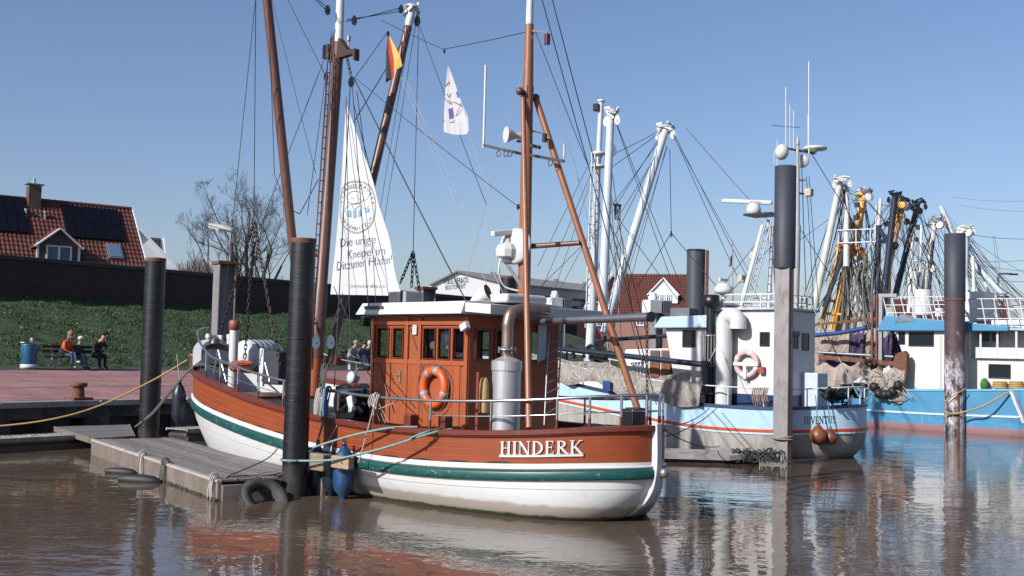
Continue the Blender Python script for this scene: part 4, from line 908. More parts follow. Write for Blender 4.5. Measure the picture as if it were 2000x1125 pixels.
# aft-running text: letters read from forward (left in the photo) to aft
def hx_of(px):
    best=min([(abs((lambda P_:1000-FOC*((CR3.transposed()@(HO+HX*x+HY*h.plan(x)+V((0,0,1.05))-CP)).x)/((CR3.transposed()@(HO+HX*x+HY*h.plan(x)+V((0,0,1.05))-CP)).z))(0)-px),x) for x in [-.74+.02*i for i in range(650)]]); return best[1]
xa,xb_=hx_of(977),hx_of(1138)
def arclen(x0,x1):
    lo=0
    while h.arc_point(x0,lo,0,0).x>x1 and lo<4: lo+=.005
    return lo
LW=arclen(xa,xb_); LH=.215; un=LW/W_
cur=0.0
for ch in NAME:
    wd=LET[ch][0]
    fn=lambda a,b,d,c0=cur:h.arc_point(xa,c0+a*un,d+.006,lambda x:zb_(x,.31)+b*LH)
    mb,_=serif_letter(ch,fn,.020); mb.build('letter',WHT,K); cur+=wd*un
mb=MB(); N_=24; rows=[]
for (zz,d) in((-.038,-.003),(-.038,.022),(-.004,.022),(-.004,-.003)): rows.append([h.arc_point(xa,LW*i/N_,d+.006,lambda x:zb_(x,.31)+zz) for i in range(N_+1)])
mb.grid(rows,False); mb.build('name_bar',WHT,K)
# guard rails
def railpath(x0,x1,n,side,dz,inset=.05): 
    return [V((x,side*(max(.0,h.plan(x)-inset)),cap(x)+dz)) for x in [x0+(x1-x0)*i/n for i in range(n+1)]]
def stern_rail(dz): 
    T_s=[.5-.5*math.cos(PI*i/60) for i in range(61)]; p=[]
    pts=h.row(lambda x:cap(x)+dz,xs0,xb0,off=-.06,T=[t for t in T_s if t<.47]); pts[0]=V((xs0+.06,0,cap(xs0)+dz)); q=[V((a.x,-a.y,a.z)) for a in pts]
    return q[::-1]+pts[1:]
MB().tube(stern_rail(.50),.026,8).build('guard_rail',STEEL,K)
MB().tube([p for p in stern_rail(.25) if p.x<2.8],.011,6).build('guard_wire',STEEL,K)
fr=[p for p in h.row(lambda x:cap(x)+.52+lerpt([(10.6,0),(12.4,.33),(13.7,.42)],x),xs0,xb0,off=-.05)if 5.9<p.x<13.63]
MB().tube(fr,.026,8).build('guard_rail',STEEL,K)
MB().tube([V((p.x,-p.y,p.z)) for p in fr if p.x<11.9]+[V((12.2,-h.plan(12.2)+.06,cap(12.2)+.33))],.026,8).build('guard_rail',STEEL,K)
MB().tube([V((x,h.plan(x)-.05,cap(x)+.26)) for x in [6.6+.5*i for i in range(11)]],.008,5).build('guard_wire',STEEL,K)
st0=None
SPX=[394,422,457,497,546,653,724,833,952,1080,1144,1207,1256]
for side in(1,-1):
    for px_ in SPX:
        x=hx_of(px_)
        if x>12.2: continue
        y=max(0,h.plan(x)-.055)*side; z=cap(x); tall=.50 if x<5.8 else .52+lerpt([(10.6,0),(12.4,.33)],x)
        s_=MB().cyl((x,y,z-.02),(x,y,z+tall),.021,seg=8).build('stanchion',STEEL,K)
        MB().cyl((x,y,z+.0),(x,y,z+.17),.0235,seg=8).build('painted_foot',REDD,s_)
# ------------------------------------------------------------ wheelhouse
CY=1.1; XA,XF=ky(915,740,CY).x,ky(726,740,CY).x; ZD=.66; ZR=3.17
def cxp(px,py=665): return ky(px,py,CY).x
ZW0=ky(845,702,CY).z; ZW1=ky(845,640,CY).z; ZH=3.26
wh=MB(); 
edges=[(cxp(738),cxp(761)),(cxp(769),cxp(789)),(cxp(828),cxp(852)),(cxp(857),cxp(880)),(cxp(886),cxp(909))]   # windows fore to aft (x decreasing)
TH=.05
def side_wall(sd):
    y=sd*CY; yi=y-sd*TH/2
    w_=MB(); lo=XA; 
    ed=sorted([(min(a),max(a)) for a in edges]); cur=XA
    for a,b in ed+[(XF,XF)]:
        if a-cur>.005: w_.box(((cur+a)/2,yi,(ZW0+ZW1)/2),(a-cur,TH,ZW1-ZW0+.002))
        cur=b
    w_.box(((XA+XF)/2,yi,(ZW1+ZH)/2),(XF-XA,TH,ZH-ZW1)); w_.box(((XA+XF)/2,yi,(ZD+ZW0)/2),(XF-XA,TH,ZW0-ZD))
    o=w_.build('side_wall',REDW,K)
    for a,b in ed:
        f=MB()
        for x in(a+.008,b-.008): f.box((x,y+sd*.012,(ZW0+ZW1)/2),(.022,.03,ZW1-ZW0))
        for z in(ZW0+.008,ZW1-.008): f.box(((a+b)/2,y+sd*.0115,z),(b-a,.029,.022))
        wf=f.build('window',REDD,K); MB().box(((a+b)/2,y-sd*.03,(ZW0+ZW1)/2),(b-a-.01,.006,ZW1-ZW0-.01)).build('pane',CLEARG,wf)
    return o
sw=side_wall(1); side_wall(-1)
# vertical boards on the port side
bx=XF-.03; dleft,dright=cxp(799),XF-.06
while bx-.17>XA+.05:
    a,b=bx-.165,bx; MB().box(((a+b)/2,CY+.009+random.uniform(0,.003),(ZD+ZW0-.09)/2+.0),(.1685,.018,ZW0-.09-ZD)).build('side_board',REDW,K,bevel=.004); bx-=.172
for z,x0,x1 in((ZW0-.055,XA+.02,XF-.02),(ZH-.11,XA,XF)): MB().box(((x0+x1)/2,CY+.016,z),(x1-x0,.034,.085)).build('side_trim',REDW,K,bevel=.008)
for x in(XA+.05,cxp(822),cxp(797),XF-.045): MB().box((x,CY+.021,(ZD+ZH)/2),(.085,.045,ZH-ZD-.02)).build('corner_post',REDW,K,bevel=.008)
hdl=MB(); xh=cxp(786); hdl.box((xh,CY+.035,ky(786,735,CY).z),(.05,.02,.22)); hdl.cyl((xh,CY+.05,ky(786,733,CY).z),(xh+.10,CY+.06,ky(786,733,CY).z),.011,seg=6); hdl.build('door_handle',GALV,K)
MB().bar((cxp(767),CY+.028,ZD+.1),(cxp(767),CY+.028,ZW1),.012,.012,V((0,1,0))).build('door_gap',SCU,K)
no=MB().box((cxp(813),CY+.046,ky(813,644,CY).z),(.11,.006,.17)).build('notice',mat('notice_paper',(.8,.8,.8),.8,var=.02),K)
npb=MB(); 
for i in range(4): npb.box((cxp(813),CY+.0505,ky(813,638+i*3.2,CY).z),(.07,.002,.012))
npb.build('notice_print',LT,no)
# aft and front walls
def end_wall(x,sg,wins,name):
    w_=MB(); cur=-CY+TH
    for a,b in wins+[(CY-TH,CY-TH)]:
        if a-cur>.003: w_.box((x-sg*TH/2,(cur+a)/2,(ZW0+ZW1)/2),(TH,a-cur,ZW1-ZW0+.002))
        cur=b
    w_.box((x-sg*TH/2,0,(ZW1+ZH)/2),(TH,2*CY-2*TH-.002,ZH-ZW1)); w_.box((x-sg*TH/2,0,(ZD+ZW0)/2),(TH,2*CY-2*TH-.002,ZW0-ZD)); w_.build(name,REDW,K)
    for a,b in wins:
        f=MB()
        for y in(a+.02,b-.02): f.box((x+sg*.012,y,(ZW0+ZW1)/2),(.03,.04,ZW1-ZW0))
        for z in(ZW0+.02,ZW1-.02): f.box((x+sg*.0115,(a+b)/2,z),(.029,b-a,.04))
        wf=f.build('window',REDD,K); MB().box((x-sg*.03,(a+b)/2,(ZW0+ZW1)/2),(.006,b-a-.01,ZW1-ZW0-.01)).build('pane',CLEARG,wf)
end_wall(XA,-1,[(-.75,-.35),(.20,.52),(.6,.98)],'aft_wall'); end_wall(XF,1,[(-.95,-.35),(-.28,.28),(.35,.95)],'front_wall')
MB().box(((XA+XF)/2,0,ZD-.03),(XF-XA-.1,2*CY-.1,.05)).build('wheelhouse_floor',INT,K)
# inside: shelf, wheel stand, jackets seen through the glass
ins=MB(); ins.box((cxp(860),-.2,ky(860,682,CY).z),(1.0,.5,.03)); ins.box((XF-.35,.1,1.6),(.5,1.4,1.6)); ins.build('console',INT,K)
for (px,py,w_,hh_,c_) in((832,668,.07,.12,(.5,.12,.05)),(846,675,.09,.16,(.65,.65,.7)),(874,678,.05,.12,(.6,.5,.45)),(841,655,.12,.45,(.05,.06,.09)),(872,660,.10,.34,(.35,.45,.55)),(897,660,.14,.5,(.04,.04,.05)),(893,695,.2,.14,(.3,.33,.36))):
    q=ky(px,py,.90); MB().ball(q,1.0,9,7,(w_,w_*.8,hh_*.55)).build('hung_jacket' if hh_>.2 else 'tin',mat('stowage_%d'%px,c_,.7,var=.35,scale=12),K)
# roof: two slabs with deep white fascia
rz0,rz1=ZH-.06,ZH+.20
def roof(xa,xb,zs,name,m,lip=.22,yy=CY):
    mb=MB(); a=.16
    top=[V((xa-.05,-yy-a,zs)),V((xb+a,-yy-a,zs)),V((xb+a,yy+a,zs)),V((xa-.05,yy+a,zs))]
    bot=[V((xa-.05,-yy-a-.09,zs-lip)),V((xb+a+.10,-yy-a-.09,zs-lip)),V((xb+a+.10,yy+a+.09,zs-lip)),V((xa-.05,yy+a+.09,zs-lip))]
    mid=[V(((p.x),(p.y*.5),zs+.045)) for p in top]
    mb.add(bot+top,[(0,1,5,4),(1,2,6,5),(2,3,7,6),(3,0,4,7),(3,2,1,0)]); mb.add(top+mid,[(0,1,5,4),(1,2,6,5),(2,3,7,6),(3,0,4,7),(4,5,6,7)])
    return mb.build(name,m,K,bevel=.012)
rf=roof(XA+.02,XF,3.52,'roof',WHT)
FAG=mat('fascia_grey',(.62,.63,.66),.45,var=.06)
pq=MB(); a_,b_=cxp(730,607),cxp(767,607); pq.box(((a_+b_)/2,CY+.215,3.415),(b_-a_,.012,.10),M=Matrix.Rotation(R(-23),3,'X')); pq.build('name_plate',mat('plate_grey',(.11,.11,.13),.5,var=.05),rf)
MB().slab([[V((XA-.55,-1.75,3.46)),V((XA-.55,1.12,3.46))],[V((XA+.0,-1.75,3.50)),V((XA+.0,1.25,3.50))]],.16).build('aft_canopy',WHT,K)
MB().box((XA-.15,.15,3.60),(.6,1.0,.16)).build('roof_locker',WHT,K,bevel=.05)
# things on the roof
lrz=3.56
bxg=MB().box(ky(789,583,.6)+V((0,0,-.02)),(.36,.5,.28)).build('roof_box',mat('box_dark',(.06,.065,.08),.5),K,bevel=.03); MB().box(ky(806,583,.6)+V((0,0,-.02)),(.1,.42,.30)).build('box_end',mat('box_grey',(.32,.33,.36),.5),bxg,bevel=.02)
cw_=MB(); q=ky(925,606,.75); cw_.tube(smoothpts([q+V((0,0,-.1)),q+V((0,0,.06)),q+V((-.06,-.02,.18)),q+V((-.17,-.05,.28)),q+V((-.27,-.09,.33))],4),[.10]*9+[.105,.11,.115,.12,.125,.13,.135,.14],14,caps=False); cw_.build('cowl_vent',WHG,K)
MB().lathe([(.135,0),(.02,-.01)],q+V((-.268,-.089,.329)),(-.9,-.35,.3),seg=14,caps=False).build('cowl_mouth',RUST,K)
fl_=MB(); q=ky(908,638,CY+.12); fl_.box(q,(.17,.12,.13),M=Matrix.Rotation(R(25),3,'Y')); fl_.build('flood_light',WHT,K,bevel=.02); MB().bar(q+V((0,-.1,.06)),q+V((0,0,.03)),.03,.03).build('light_bracket',GALV,K)
fl2=MB(); q=ky(714,628,.6); fl2.box(q,(.12,.2,.2)); fl2.build('flood_light',BLK,K,bevel=.02)
# aft of the wheelhouse: silencer, exhaust, ladder, mirror door
SX=1.75; SY=kx(988,790,SX).y
sil=MB(); 
zt=kx(988,703,SX).z; sil.lathe([(.245,.7),(.245,zt-.17)],(SX,SY,0),seg=28); sil.lathe([(.246,zt-.18),(.262,zt-.178),(.262,zt-.02),(.25,zt-.015)],(SX,SY,0),seg=28,smooth=False,caps=False); sil.lathe([(.255,zt-.018),(.07,zt+.07),(.06,zt+.12)],(SX,SY,0),seg=28,smooth=False); sil.build('silencer',mat('brushed_steel',(.55,.56,.58),.42,.55,var=.12,scale=3,stretch=(1,1,.3)),K)
ex=MB(); ze=kx(1010,605,SX).z; ex.tube(smoothpts([(SX,SY,zt+.05),(SX,SY,zt+.5),(SX,SY,ze-.24),(SX+.0,SY-.07,ze-.07),(SX,SY-.26,ze),(SX,SY-.55,ze+.01),(SX,kx(1068,602,SX).y,ze+.02)],5),.098,18,caps=False); ex.build('exhaust_pipe',mat('heat_stained_steel',(.36,.27,.22),.38,.75,var=.25,scale=4,dirt=(.12,.09,.08),dirt_amt=.5,dscale=4),K)
MB().lathe([(.097,0),(.094,-.25),(.02,-.3)],(SX,kx(1068,602,SX).y+.005,ze+.02),(0,-1,.03),seg=18,caps=False).build('exhaust_mouth',BLK,K)
fg=MB(); fg.lathe([(.13,0),(.16,0),(.16,.03),(.13,.03)],(SX,SY,zt+.16),seg=16); 
for i in range(6): fg.cyl((SX+.14*math.cos(i),SY+.14*math.sin(i),zt+.12),(SX+.14*math.cos(i),SY+.14*math.sin(i),zt+.22),.015,seg=6)
fg.build('exhaust_flange',GALV,K)
ld=MB(); q0,q1=kx(1063,830,XA-.4),kx(1072,650,XA-.06); q2,q3=kx(1087,815,XA-.4),kx(1098,645,XA-.06)
for a,b in((q0,q1),(q2,q3)): ld.tube([a,b],.016,6)
ld.build('ladder',GALV,K)
for i in range(1,9): t=i/9; MB().tube([q0.lerp(q1,t),q2.lerp(q3,t)],.013,6).build('rung',GALV,K)
MB().prism([(0,0),(.16,.06),(.2,.14),(.2,.75),(.14,.84),(0,.8)],kx(1049,708,XA-.05),(0,-1,0),(0,0,1),(-1,0,0),0,.03).build('hatch_cover',mat('hatch_blue_white',(.5,.55,.65),.4,var=.05),K)
# tools standing aft: red pipe, straw fender roll
q=ky(931,842,1.45); MB().cyl((q.x,1.45,1.0),(q.x,1.45,ky(932,727,1.45).z),.028,seg=10).build('red_pipe',mat('pipe_red',(.28,.05,.04),.4),K)
q=ky(944,806,1.3); MB().lathe([(.085,0),(.09,.05),(.085,.3),(.075,.5),(.05,.58),(.01,.6)],(q.x,1.3,q.z),seg=14).build('bottle_fender',mat('straw_yellow',(.52,.34,.13),.7,var=.2,scale=10,bump=.4),K)
# bitts
for px,py in((803,812),(870,815)):
    yb_=1.74 if px<850 else 1.60; q=ky(px,py,yb_); b_=MB().box((q.x,yb_,(q.z+.6)/2+.0),(.19,.19,q.z-.55)).build('mooring_bitt',REDD,K,bevel=.02)
for x,y in((.15,-.55),(-.12,-.15)): MB().box((x,y,1.4),(.26,.24,.75)).build('mooring_bitt',BLK,K,bevel=.02)
MB().ball((.75,-.2,1.15),.42,16,10,(1,1,.8)).build('covered_hatch',BLKR,K)
# ------------------------------------------------------------ masts and spars
def mast_tube(pts,r,name,m,seg=16): return MB().tube(pts,r,seg).build(name,m,K)
mb0=V((9.06,0,1.0)); m_top=ky(667,-60,0); m_w=ky(662,82,0)
mast_tube([mb0,mb0.lerp(m_w,.35),mb0.lerp(m_w,.355),m_w],[.17,.155,.135,.12],'main_mast',MAST); mast_tube([m_w,m_top],[.098,.085],'mast_top',WHG); mf_=mb0.lerp(m_w,.17); mast_tube([mb0,mf_],[.174,.166],'mast_foot',REDW)
mrk=MB(); q=ky(655,100,0); mrk.prism([(-.12,-.22),(.1,-.2),(.75,-.2),(.8,-.35),(.84,-.35),(.84,-.1),(.55,-.08),(.1,.35),(-.12,.3)],q+V((0,-.06,0)),(-1,0,0),(0,0,1),(0,1,0),0,.13); mrk.box(q+V((.18,0,0)),(.2,.3,.3)); mrk.build('mast_bracket',mat('bracket_brown',(.06,.03,.025),.5),K)
ml=MB(); q=ky(681,80,0); ml.cyl(q+V((0,0,-.12)),q,.02,seg=6); ml.cyl(q,q+V((0,0,.11)),.045,seg=10); ml.build('mast_light',GALV,K)
for z_ in(490,498): 
    q=ky(627,z_,0); MB().lathe([(.155,-.03),(.175,-.02),(.175,.02),(.155,.03)],q,(ky(662,82,0)-mb0),seg=16).build('mast_band',MAST,K)
# ladder on the main mast
l0,l1=ky(605,650,.35),ky(641,100,.3); l2,l3=ky(612,650,.25),ky(647,100,.2)
lm=MB(); lm.tube([l0,l1],.016,6); lm.tube([l2,l3],.016,6); lm.build('mast_ladder',MAST,K)
rg=None
for i in range(1,26):
    t=i/26; MB().tube([l0.lerp(l1,t),l2.lerp(l3,t)],.012,5).build('rung',MAST,K)
# trawl booms
def boom(pa,pb,name,ra=.085,rb=.10): return mast_tube([pa,pa.lerp(pb,.5),pb],[ra,(ra+rb)/2+.012,rb],name,MAST,14)
bt=kx(519,-25,8.9); bb=V((8.95,.28,2.3)); boom(bb,bt,'trawl_boom')
st_t=kx(797,52,8.7); st_e=kx(805,14,8.7); sb2=V((8.85,-.28,2.3)); boom(sb2,st_t,'trawl_boom'); mast_tube([st_t,st_e],[.095,.10],'boom_tip',WHG)
tp=MB(); 
for i in range(10): 
    a=random.uniform(0,6.28); tp.bar(st_e+V((.12*math.cos(a),.14*math.sin(a),random.uniform(-.25,.1))),st_e+V((.16*math.cos(a+.8),.2*math.sin(a+.8),random.uniform(-.3,.12))),.05,.07)
tp.torus(st_e,(st_e-st_t),.13,.03,14,6); tp.build('boom_fitting',WHG,K)
# mizzen tripod
z0=ky(1023,600,0); zc=ky(1031,182,0); zw=ky(1034,48,0); zt_=ky(1037,-60,0)
mast_tube([z0+V((0,0,-.15)),z0,z0.lerp(zc,.28),z0.lerp(zc,.285),z0.lerp(zc,.6),zc,zw],[.05,.115,.112,.108,.105,.098,.078],'mizzen_mast',MASTO); mast_tube([zw,zt_],[.066,.06],'mast_top',WHG)
cb=MB(); cb.cyl(zc+V((0,.18,0)),zc+V((0,-.18,-.05)),.05,seg=12); cb.ball(zc+V((0,.2,0)),.075,10,8); cb.ball(zc+V((0,-.2,-.05)),.075,10,8); cb.box(zc,(.14,.16,.24)); cb.build('mast_yoke',MAST,K)
f1=V((.72,1.37,1.45)); mast_tube([f1,zc+V((0,.12,-.08))],[.052,.045],'tripod_leg',MASTO,12); f2=kz(1255,829,1.48); mast_tube([f2,zc+V((-.02,-.2,-.1))],[.062,.058],'tripod_leg',MASTO,12)
sp=zc.lerp(f2,.468); mast_tube([z0.lerp(zc,max(.05,min(.9,(sp.z-.05-z0.z)/(zc.z-z0.z)))),sp],[.05,.045],'tripod_strut',MAST,10)
bm0=V((2.3,-.12,3.2)); bm1=ky(1268,619,0); mast_tube([bm0,bm1],[.055,.075],'boom',STEEL,14); MB().cyl(bm1-V((0.02,0,0)),bm1+(bm1-bm0).normalized()*.06,.085,seg=14).build('boom_cap',BLK,K)
chain_mesh(bm1+V((.05,0,-.08)),(bm1.x,.0,1.62),.075,.0095).build('hoist_chain',CHAIN,K)
# instruments on the mizzen
def zm(py): return ky(1027,py,0)
qa=zm(300); ya=MB(); ya.bar(ky(968,288,.0)+V((0,.3,0)),ky(1025,302,.0),.05,.05); ya.bar(ky(1035,303,0),ky(1086,312,0)+V((0,-.2,0)),.05,.05); ya.build('aerial_yard',BLK,K)
an=ky(968,288,0)+V((0,.3,0)); MB().tube([an+V((0,0,-.05)),an+V((0,0,1.5))],[.024,.02],8).build('aerial',WHT,K); an2=ky(1086,305,0)+V((0,-.2,0)); MB().tube([an2,an2+V((0,0,.24))],.018,6).build('aerial',WHT,K)
for px in(974,988,996,1075): MB().torus(ky(px,300 if px<1000 else 318,.25 if px<1000 else -.15),(0,1,0),.055,.008,14,5).build('cable_loop',BLK,K)
hn=MB(); q=ky(1000,264,.25); dv=(HX*0+V((.2,.9,-.02))); dv=V((.35,.9,0)).normalized()
hn.lathe([(.15,0),(.142,.03),(.085,.14),(.055,.2),(.06,.30),(.06,.36),(.03,.37)],q+dv*.12,-dv,seg=18); hn.build('loud_hailer',WHT,K); MB().bar(q-dv*.1+V((0,0,-.1)),zm(270)+V((0,0,-.06)),.04,.04).build('hailer_bracket',MAST,K)
wl=MB(); q=ky(1064,269,-.1); wl.bar(ky(1037,255,0),q+V((0,0,.07)),.025,.025); wl.cyl(q+V((0,0,-.08)),q+V((0,0,.07)),.045,seg=10); wl.bar(ky(1037,284,0),ky(1054,288,-.05),.09,.06); wl.build('mast_lamp',BLK,K)
rl=MB(); q=ky(1069,77,-.1); rl.bar(ky(1040,60,0),q+V((0,0,.12)),.03,.03); rl.build('lamp_arm',MAST,K); MB().cyl(q+V((0,0,-.09)),q+V((0,0,.09)),.055,seg=12).build('red_lamp',mat('lamp_red',(.07,.008,.015),.3),K)
# radar
ra=MB(); q=ky(990,490,.25); ra.lathe([(.13,-.13),(.19,-.11),(.205,.02),(.16,.11),(.08,.15),(.07,.22)],q,seg=10,smooth=False); ra.build('radar_scanner',WHT,K,bevel=.01)
MB().bar(q+V((.05,.32,.28)),q+V((-.05,-.28,.38)),.13,.1).build('radar_arm',WHT,K,bevel=.02); MB().lathe([(.02,.0),(.3,.01),(.34,.06),(.30,.11),(.02,.12)],ky(1010,482,.1),(-.25,.95,.1),seg=24).build('radome_disc',WHT,K)
bk=MB(); bk.bar(q+V((0,.1,-.17)),zm(508),.09,.09); bk.bar(q+V((0,.05,-.18)),zm(565)+V((0,.05,0)),.07,.07); bk.bar(ky(1008,505,.1),zm(540),.05,.05); bk.build('radar_bracket',GALV,K)
MB().tube(smoothpts([q+V((0,.15,-.15)),q+V((0,.18,-.4)),q+V((0,.02,-.65)),zm(570)],5),.018,6).build('radar_cable',WHG,K)
# ------------------------------------------------------------ rigging
rig=[];  # (px,py,y),(px,py,y),radius
RG=[((503,-40,0),(432,646,0),.009),((500,-40,2.2),(496,432,1.4),.009),((524,-20,1.9),(536,340,1.0),.008),((536,340,1.0),(560,405,.9),.008),((560,405,.9),(585,418,.6),.010),((585,418,.6),(622,350,.2),.010),
((530,-5,.4),(617,340,.25),.007),((560,-5,.2),(636,148,.1),.009),((655,57,.1),(548,338,.8),.009),((548,338,.8),(432,648,.2),.008),((610,-8,1.0),(637,20,.3),.010),((600,-20,1.0),(640,16,.3),.010),
((676,42,-.1),(786,14,-2.0),.010),((678,38,-.1),(790,20,-2.0),.010),((818,40,-2.3),(807,490,-1.5),.009),((812,45,-2.3),(744,470,-1.2),.007),((786,80,-1.9),(690,240,-.4),.011),((757,62,-1.2),(694,150,-.1),.008),((800,60,-1.9),(732,470,-1.0),.007),
((690,150,-.1),(918,603,.55),.013),((693,151,-.1),(1014,405,.05),.007),((746,40,0),(866,96,0),.007),((866,96,0),(1030,62,0),.008),((783,150,0),(900,420,.1),.006),((900,420,.1),(968,600,.3),.006),((790,150,0),(1000,610,.25),.006),((820,52,-2.3),(950,400,-.3),.007),((920,270,0),(1001,498,.2),.006),
((676,190,0),(684,690,1.2),.009),((688,165,0),(729,720,1.6),.009),((684,170,0),(653,755,2.0),.012),((640,150,.1),(605,640,1.4),.008),((648,60,.1),(600,420,1.6),.008),((690,200,0),(727,345,-.5),.009),((697,178,0),(720,350,-.6),.009),
((720,350,-.5),(740,690,.9),.007),((664,640,.3),(740,760,2.1),.010),((652,560,.2),(735,740,2.0),.010),
((1074,-20,-.2),(1160,310,-1.2),.010),((1160,310,-1.2),(1282,790,-1.0),.010),((1059,0,-.1),(1148,320,-.9),.010),((1148,320,-.9),(1262,735,-.9),.010),((1046,62,-.05),(1148,322,-.8),.007),((1036,40,0),(1122,318,-.6),.005),((1122,318,-.6),(1180,560,-1.0),.005),
((1040,70,0),(905,560,.8),.005)]
wl_=None
for a,b,r_ in RG:
    p=ky(a[0],a[1],a[2]); q=ky(b[0],b[1],b[2]); MB().tube(sagline(p,q,.02*(p-q).length*.25,6),r_,5,caps=False).build('stay',WIRE if r_>.0065 else WIREL,K)
for c_,s_ in(((640,20,.3),.13),((692,40,-.2),.13),((637,150,.15),.11),((783,18,-1.9),.12),((815,41,-2.3),.16),((686,160,0),.14),((617,668,.6),.18),((646,668,.35),.18),((868,100,0),.05),((758,66,0),.07),((1012,404,.1),.06)):
    mb=MB(); block(mb,ky(*c_),s_*.8,V((.6,.8,0)) if s_>.1 else V((1,0,0))); mb.build('pulley_block',BLK if c_[1]<600 else mat('block_blue_grey',(.12,.16,.22),.4),K)
# chains
for a,b in(((496,432,1.4),(431,648,.25)),((497,436,1.4),(478,700,1.0)),((497,436,1.4),(546,712,1.4)),((807,492,-1.5),(782,552,-1.0)),((807,492,-1.5),(804,560,-1.4)),((807,492,-1.5),(823,590,-1.6)),((672,85,0),(686,150,0)),((667,585,.1),(652,640,.3))):
    chain_mesh(ky(*a),ky(*b),.105,.013).build('chain',CHAIN,K)
# deck gear forward
vp0=ky(456,690,.75); zdk=cap(vp0.x)-.6
MB().cyl((vp0.x,.75,zdk),(vp0.x,.75,ky(458,645,.75).z),.105,seg=18).build('vent_post',WHT,K); zc_=ky(458,645,.75).z; MB().lathe([(.10,0),(.135,.02),(.13,.20),(.10,.235)],(vp0.x,.75,zc_),seg=18).build('vent_cap',mat('cap_red',(.24,.07,.04),.5),K)
q=ky(381,705,.85); MB().lathe([(.13,-.3),(.14,.08),(.17,.12),(.17,.17),(.02,.18)],q,seg=12).build('mooring_post',MAST,K)
lr=thing  # life raft canister: lashed on deck, can be lifted away
lq=ky(505,695,-.2); LR=bpy.data.objects.new('life_raft_canister',None); COL.objects.link(LR); LR.empty_display_size=.2
wlr=HO+HX*lq.x+HY*lq.y; LR.location=(wlr.x,wlr.y,lq.z-.40); LR.rotation_euler=(0,0,HRZ+R(-72)); WM[LR.name]=Matrix.Translation(LR.location)@Matrix.Rotation(HRZ+R(-72),4,'Z'); tag(LR,'white life raft canister with dark straps lashed on the foredeck of the red kutter','life raft')
MB().lathe([(.03,-.62),(.26,-.60),(.36,-.50),(.385,-.4),(.385,.4),(.36,.5),(.26,.6),(.03,.62)],(0,0,.40),(1,0,0),seg=26).build('shell',WHT,LR)
for x in(-.38,-.2,-.02,.16,.34): MB().lathe([(.388,-.018),(.400,-.012),(.400,.012),(.388,.018)],(x,0,.40),(1,0,0),seg=26).build('strap',mat('strap_dark',(.03,.04,.06),.6),LR)
MB().box((-.25,0,.03),(.08,.6,.06)).build('cradle',GALV,LR); MB().box((.25,0,.03),(.08,.6,.06)).build('cradle',GALV,LR)
dk=ky(540,715,1.0); 
hbx=ky(500,770,1.0).x; hb=MB().box((hbx,.75,cap(hbx)-.42),(1.8,1.4,.38)); hb.build('deck_hatch',WHT,K,bevel=.02); MB().box((hbx,.75,cap(hbx)-.205),(1.9,1.5,.05)).build('hatch_lid',REDD,K,bevel=.012)
MB().box((ky(545,705,.3).x,.2,ky(545,705,.3).z-.15),(.9,.8,.75)).build('winch_cover',mat('cover_dark',(.035,.04,.055),.7,var=.2),K,bevel=.04)
MB().box((ky(530,700,.45).x+.1,.62,ky(530,700,.45).z-.2),(.16,.05,.85)).build('cover_strip',WHG,K)
q=ky(470,720,1.0); wr=MB(); 
for i in range(16):
    a=i*.9; wr.tube(smoothpts([q+V((.13*math.cos(a+k*1.3),.22*math.sin(a+k*1.7),-.05+.012*i+.05*math.sin(k*1.9+i))) for k in range(6)],3),.018,5)
wr.build('orange_net_heap',mat('orange_twine',(.42,.12,.05),.8),K)
bs=MB()
for a,b in((430,462),):
    pass
for (px0,px1) in((414,442),(512,527)):
    q0=ky(px0,745,1.1); qt=ky((px0+px1)/2-2,683 if px0<500 else 708,1.1); q1=ky(px1,745,1.1); MB().tube(smoothpts([q0,q0.lerp(qt,.75),qt,q1.lerp(qt,.75),q1],4),.022,8).build('bow_frame',STEEL,K)
# trawl winch between mast and wheelhouse
wx=ky(700,745,.5); wn=MB(); c0=V((wx.x,.9,1.75))
wn.cyl((wx.x,-.9,1.55),(wx.x,1.0,1.55),.10,seg=14)
for y in(-.6,-.1,.35,.8): wn.cyl((wx.x,y-.02,1.55),(wx.x,y+.02,1.55),.40,seg=24)
wn.cyl((wx.x,-.1,1.55),(wx.x,.35,1.55),.27,seg=20); wn.cyl((wx.x,.35,1.55),(wx.x,.8,1.55),.30,seg=20); wn.box((wx.x,0,1.0),(.9,1.9,.55)); wn.build('trawl_winch',BLK,K)
q=ky(688,738,1.05); MB().lathe([(.08,-.12),(.09,-.06),(.11,.0),(.125,.05),(.05,.07)],q,(0,1,.1),seg=16).build('warping_drum',WHT,K)
wb=MB(); 
for i in range(10): 
    a=ky(random.uniform(655,722),random.uniform(755,815),random.uniform(.9,1.7)); b=ky(random.uniform(655,722),random.uniform(750,815),random.uniform(.9,1.7)); MB().bar(a,a.lerp(b,.6),.06,.06).build('winch_bar',BLK,K)
q=ky(686,788,1.5); MB().box(q,(.2,.03,.3),M=Matrix.Rotation(R(20),3,'Y')).build('guard_plate',WHG,K)
MB().cyl(ky(632,790,1.6)+V((0,0,-.12)),ky(632,790,1.6)+V((0,0,.1)),.09,seg=12).build('oil_can',GALV,K)
q=ky(659,705,-1.7); MB().box(q,(.35,.3,.2)).build('mooring_bitt',REDD,K,bevel=.02)
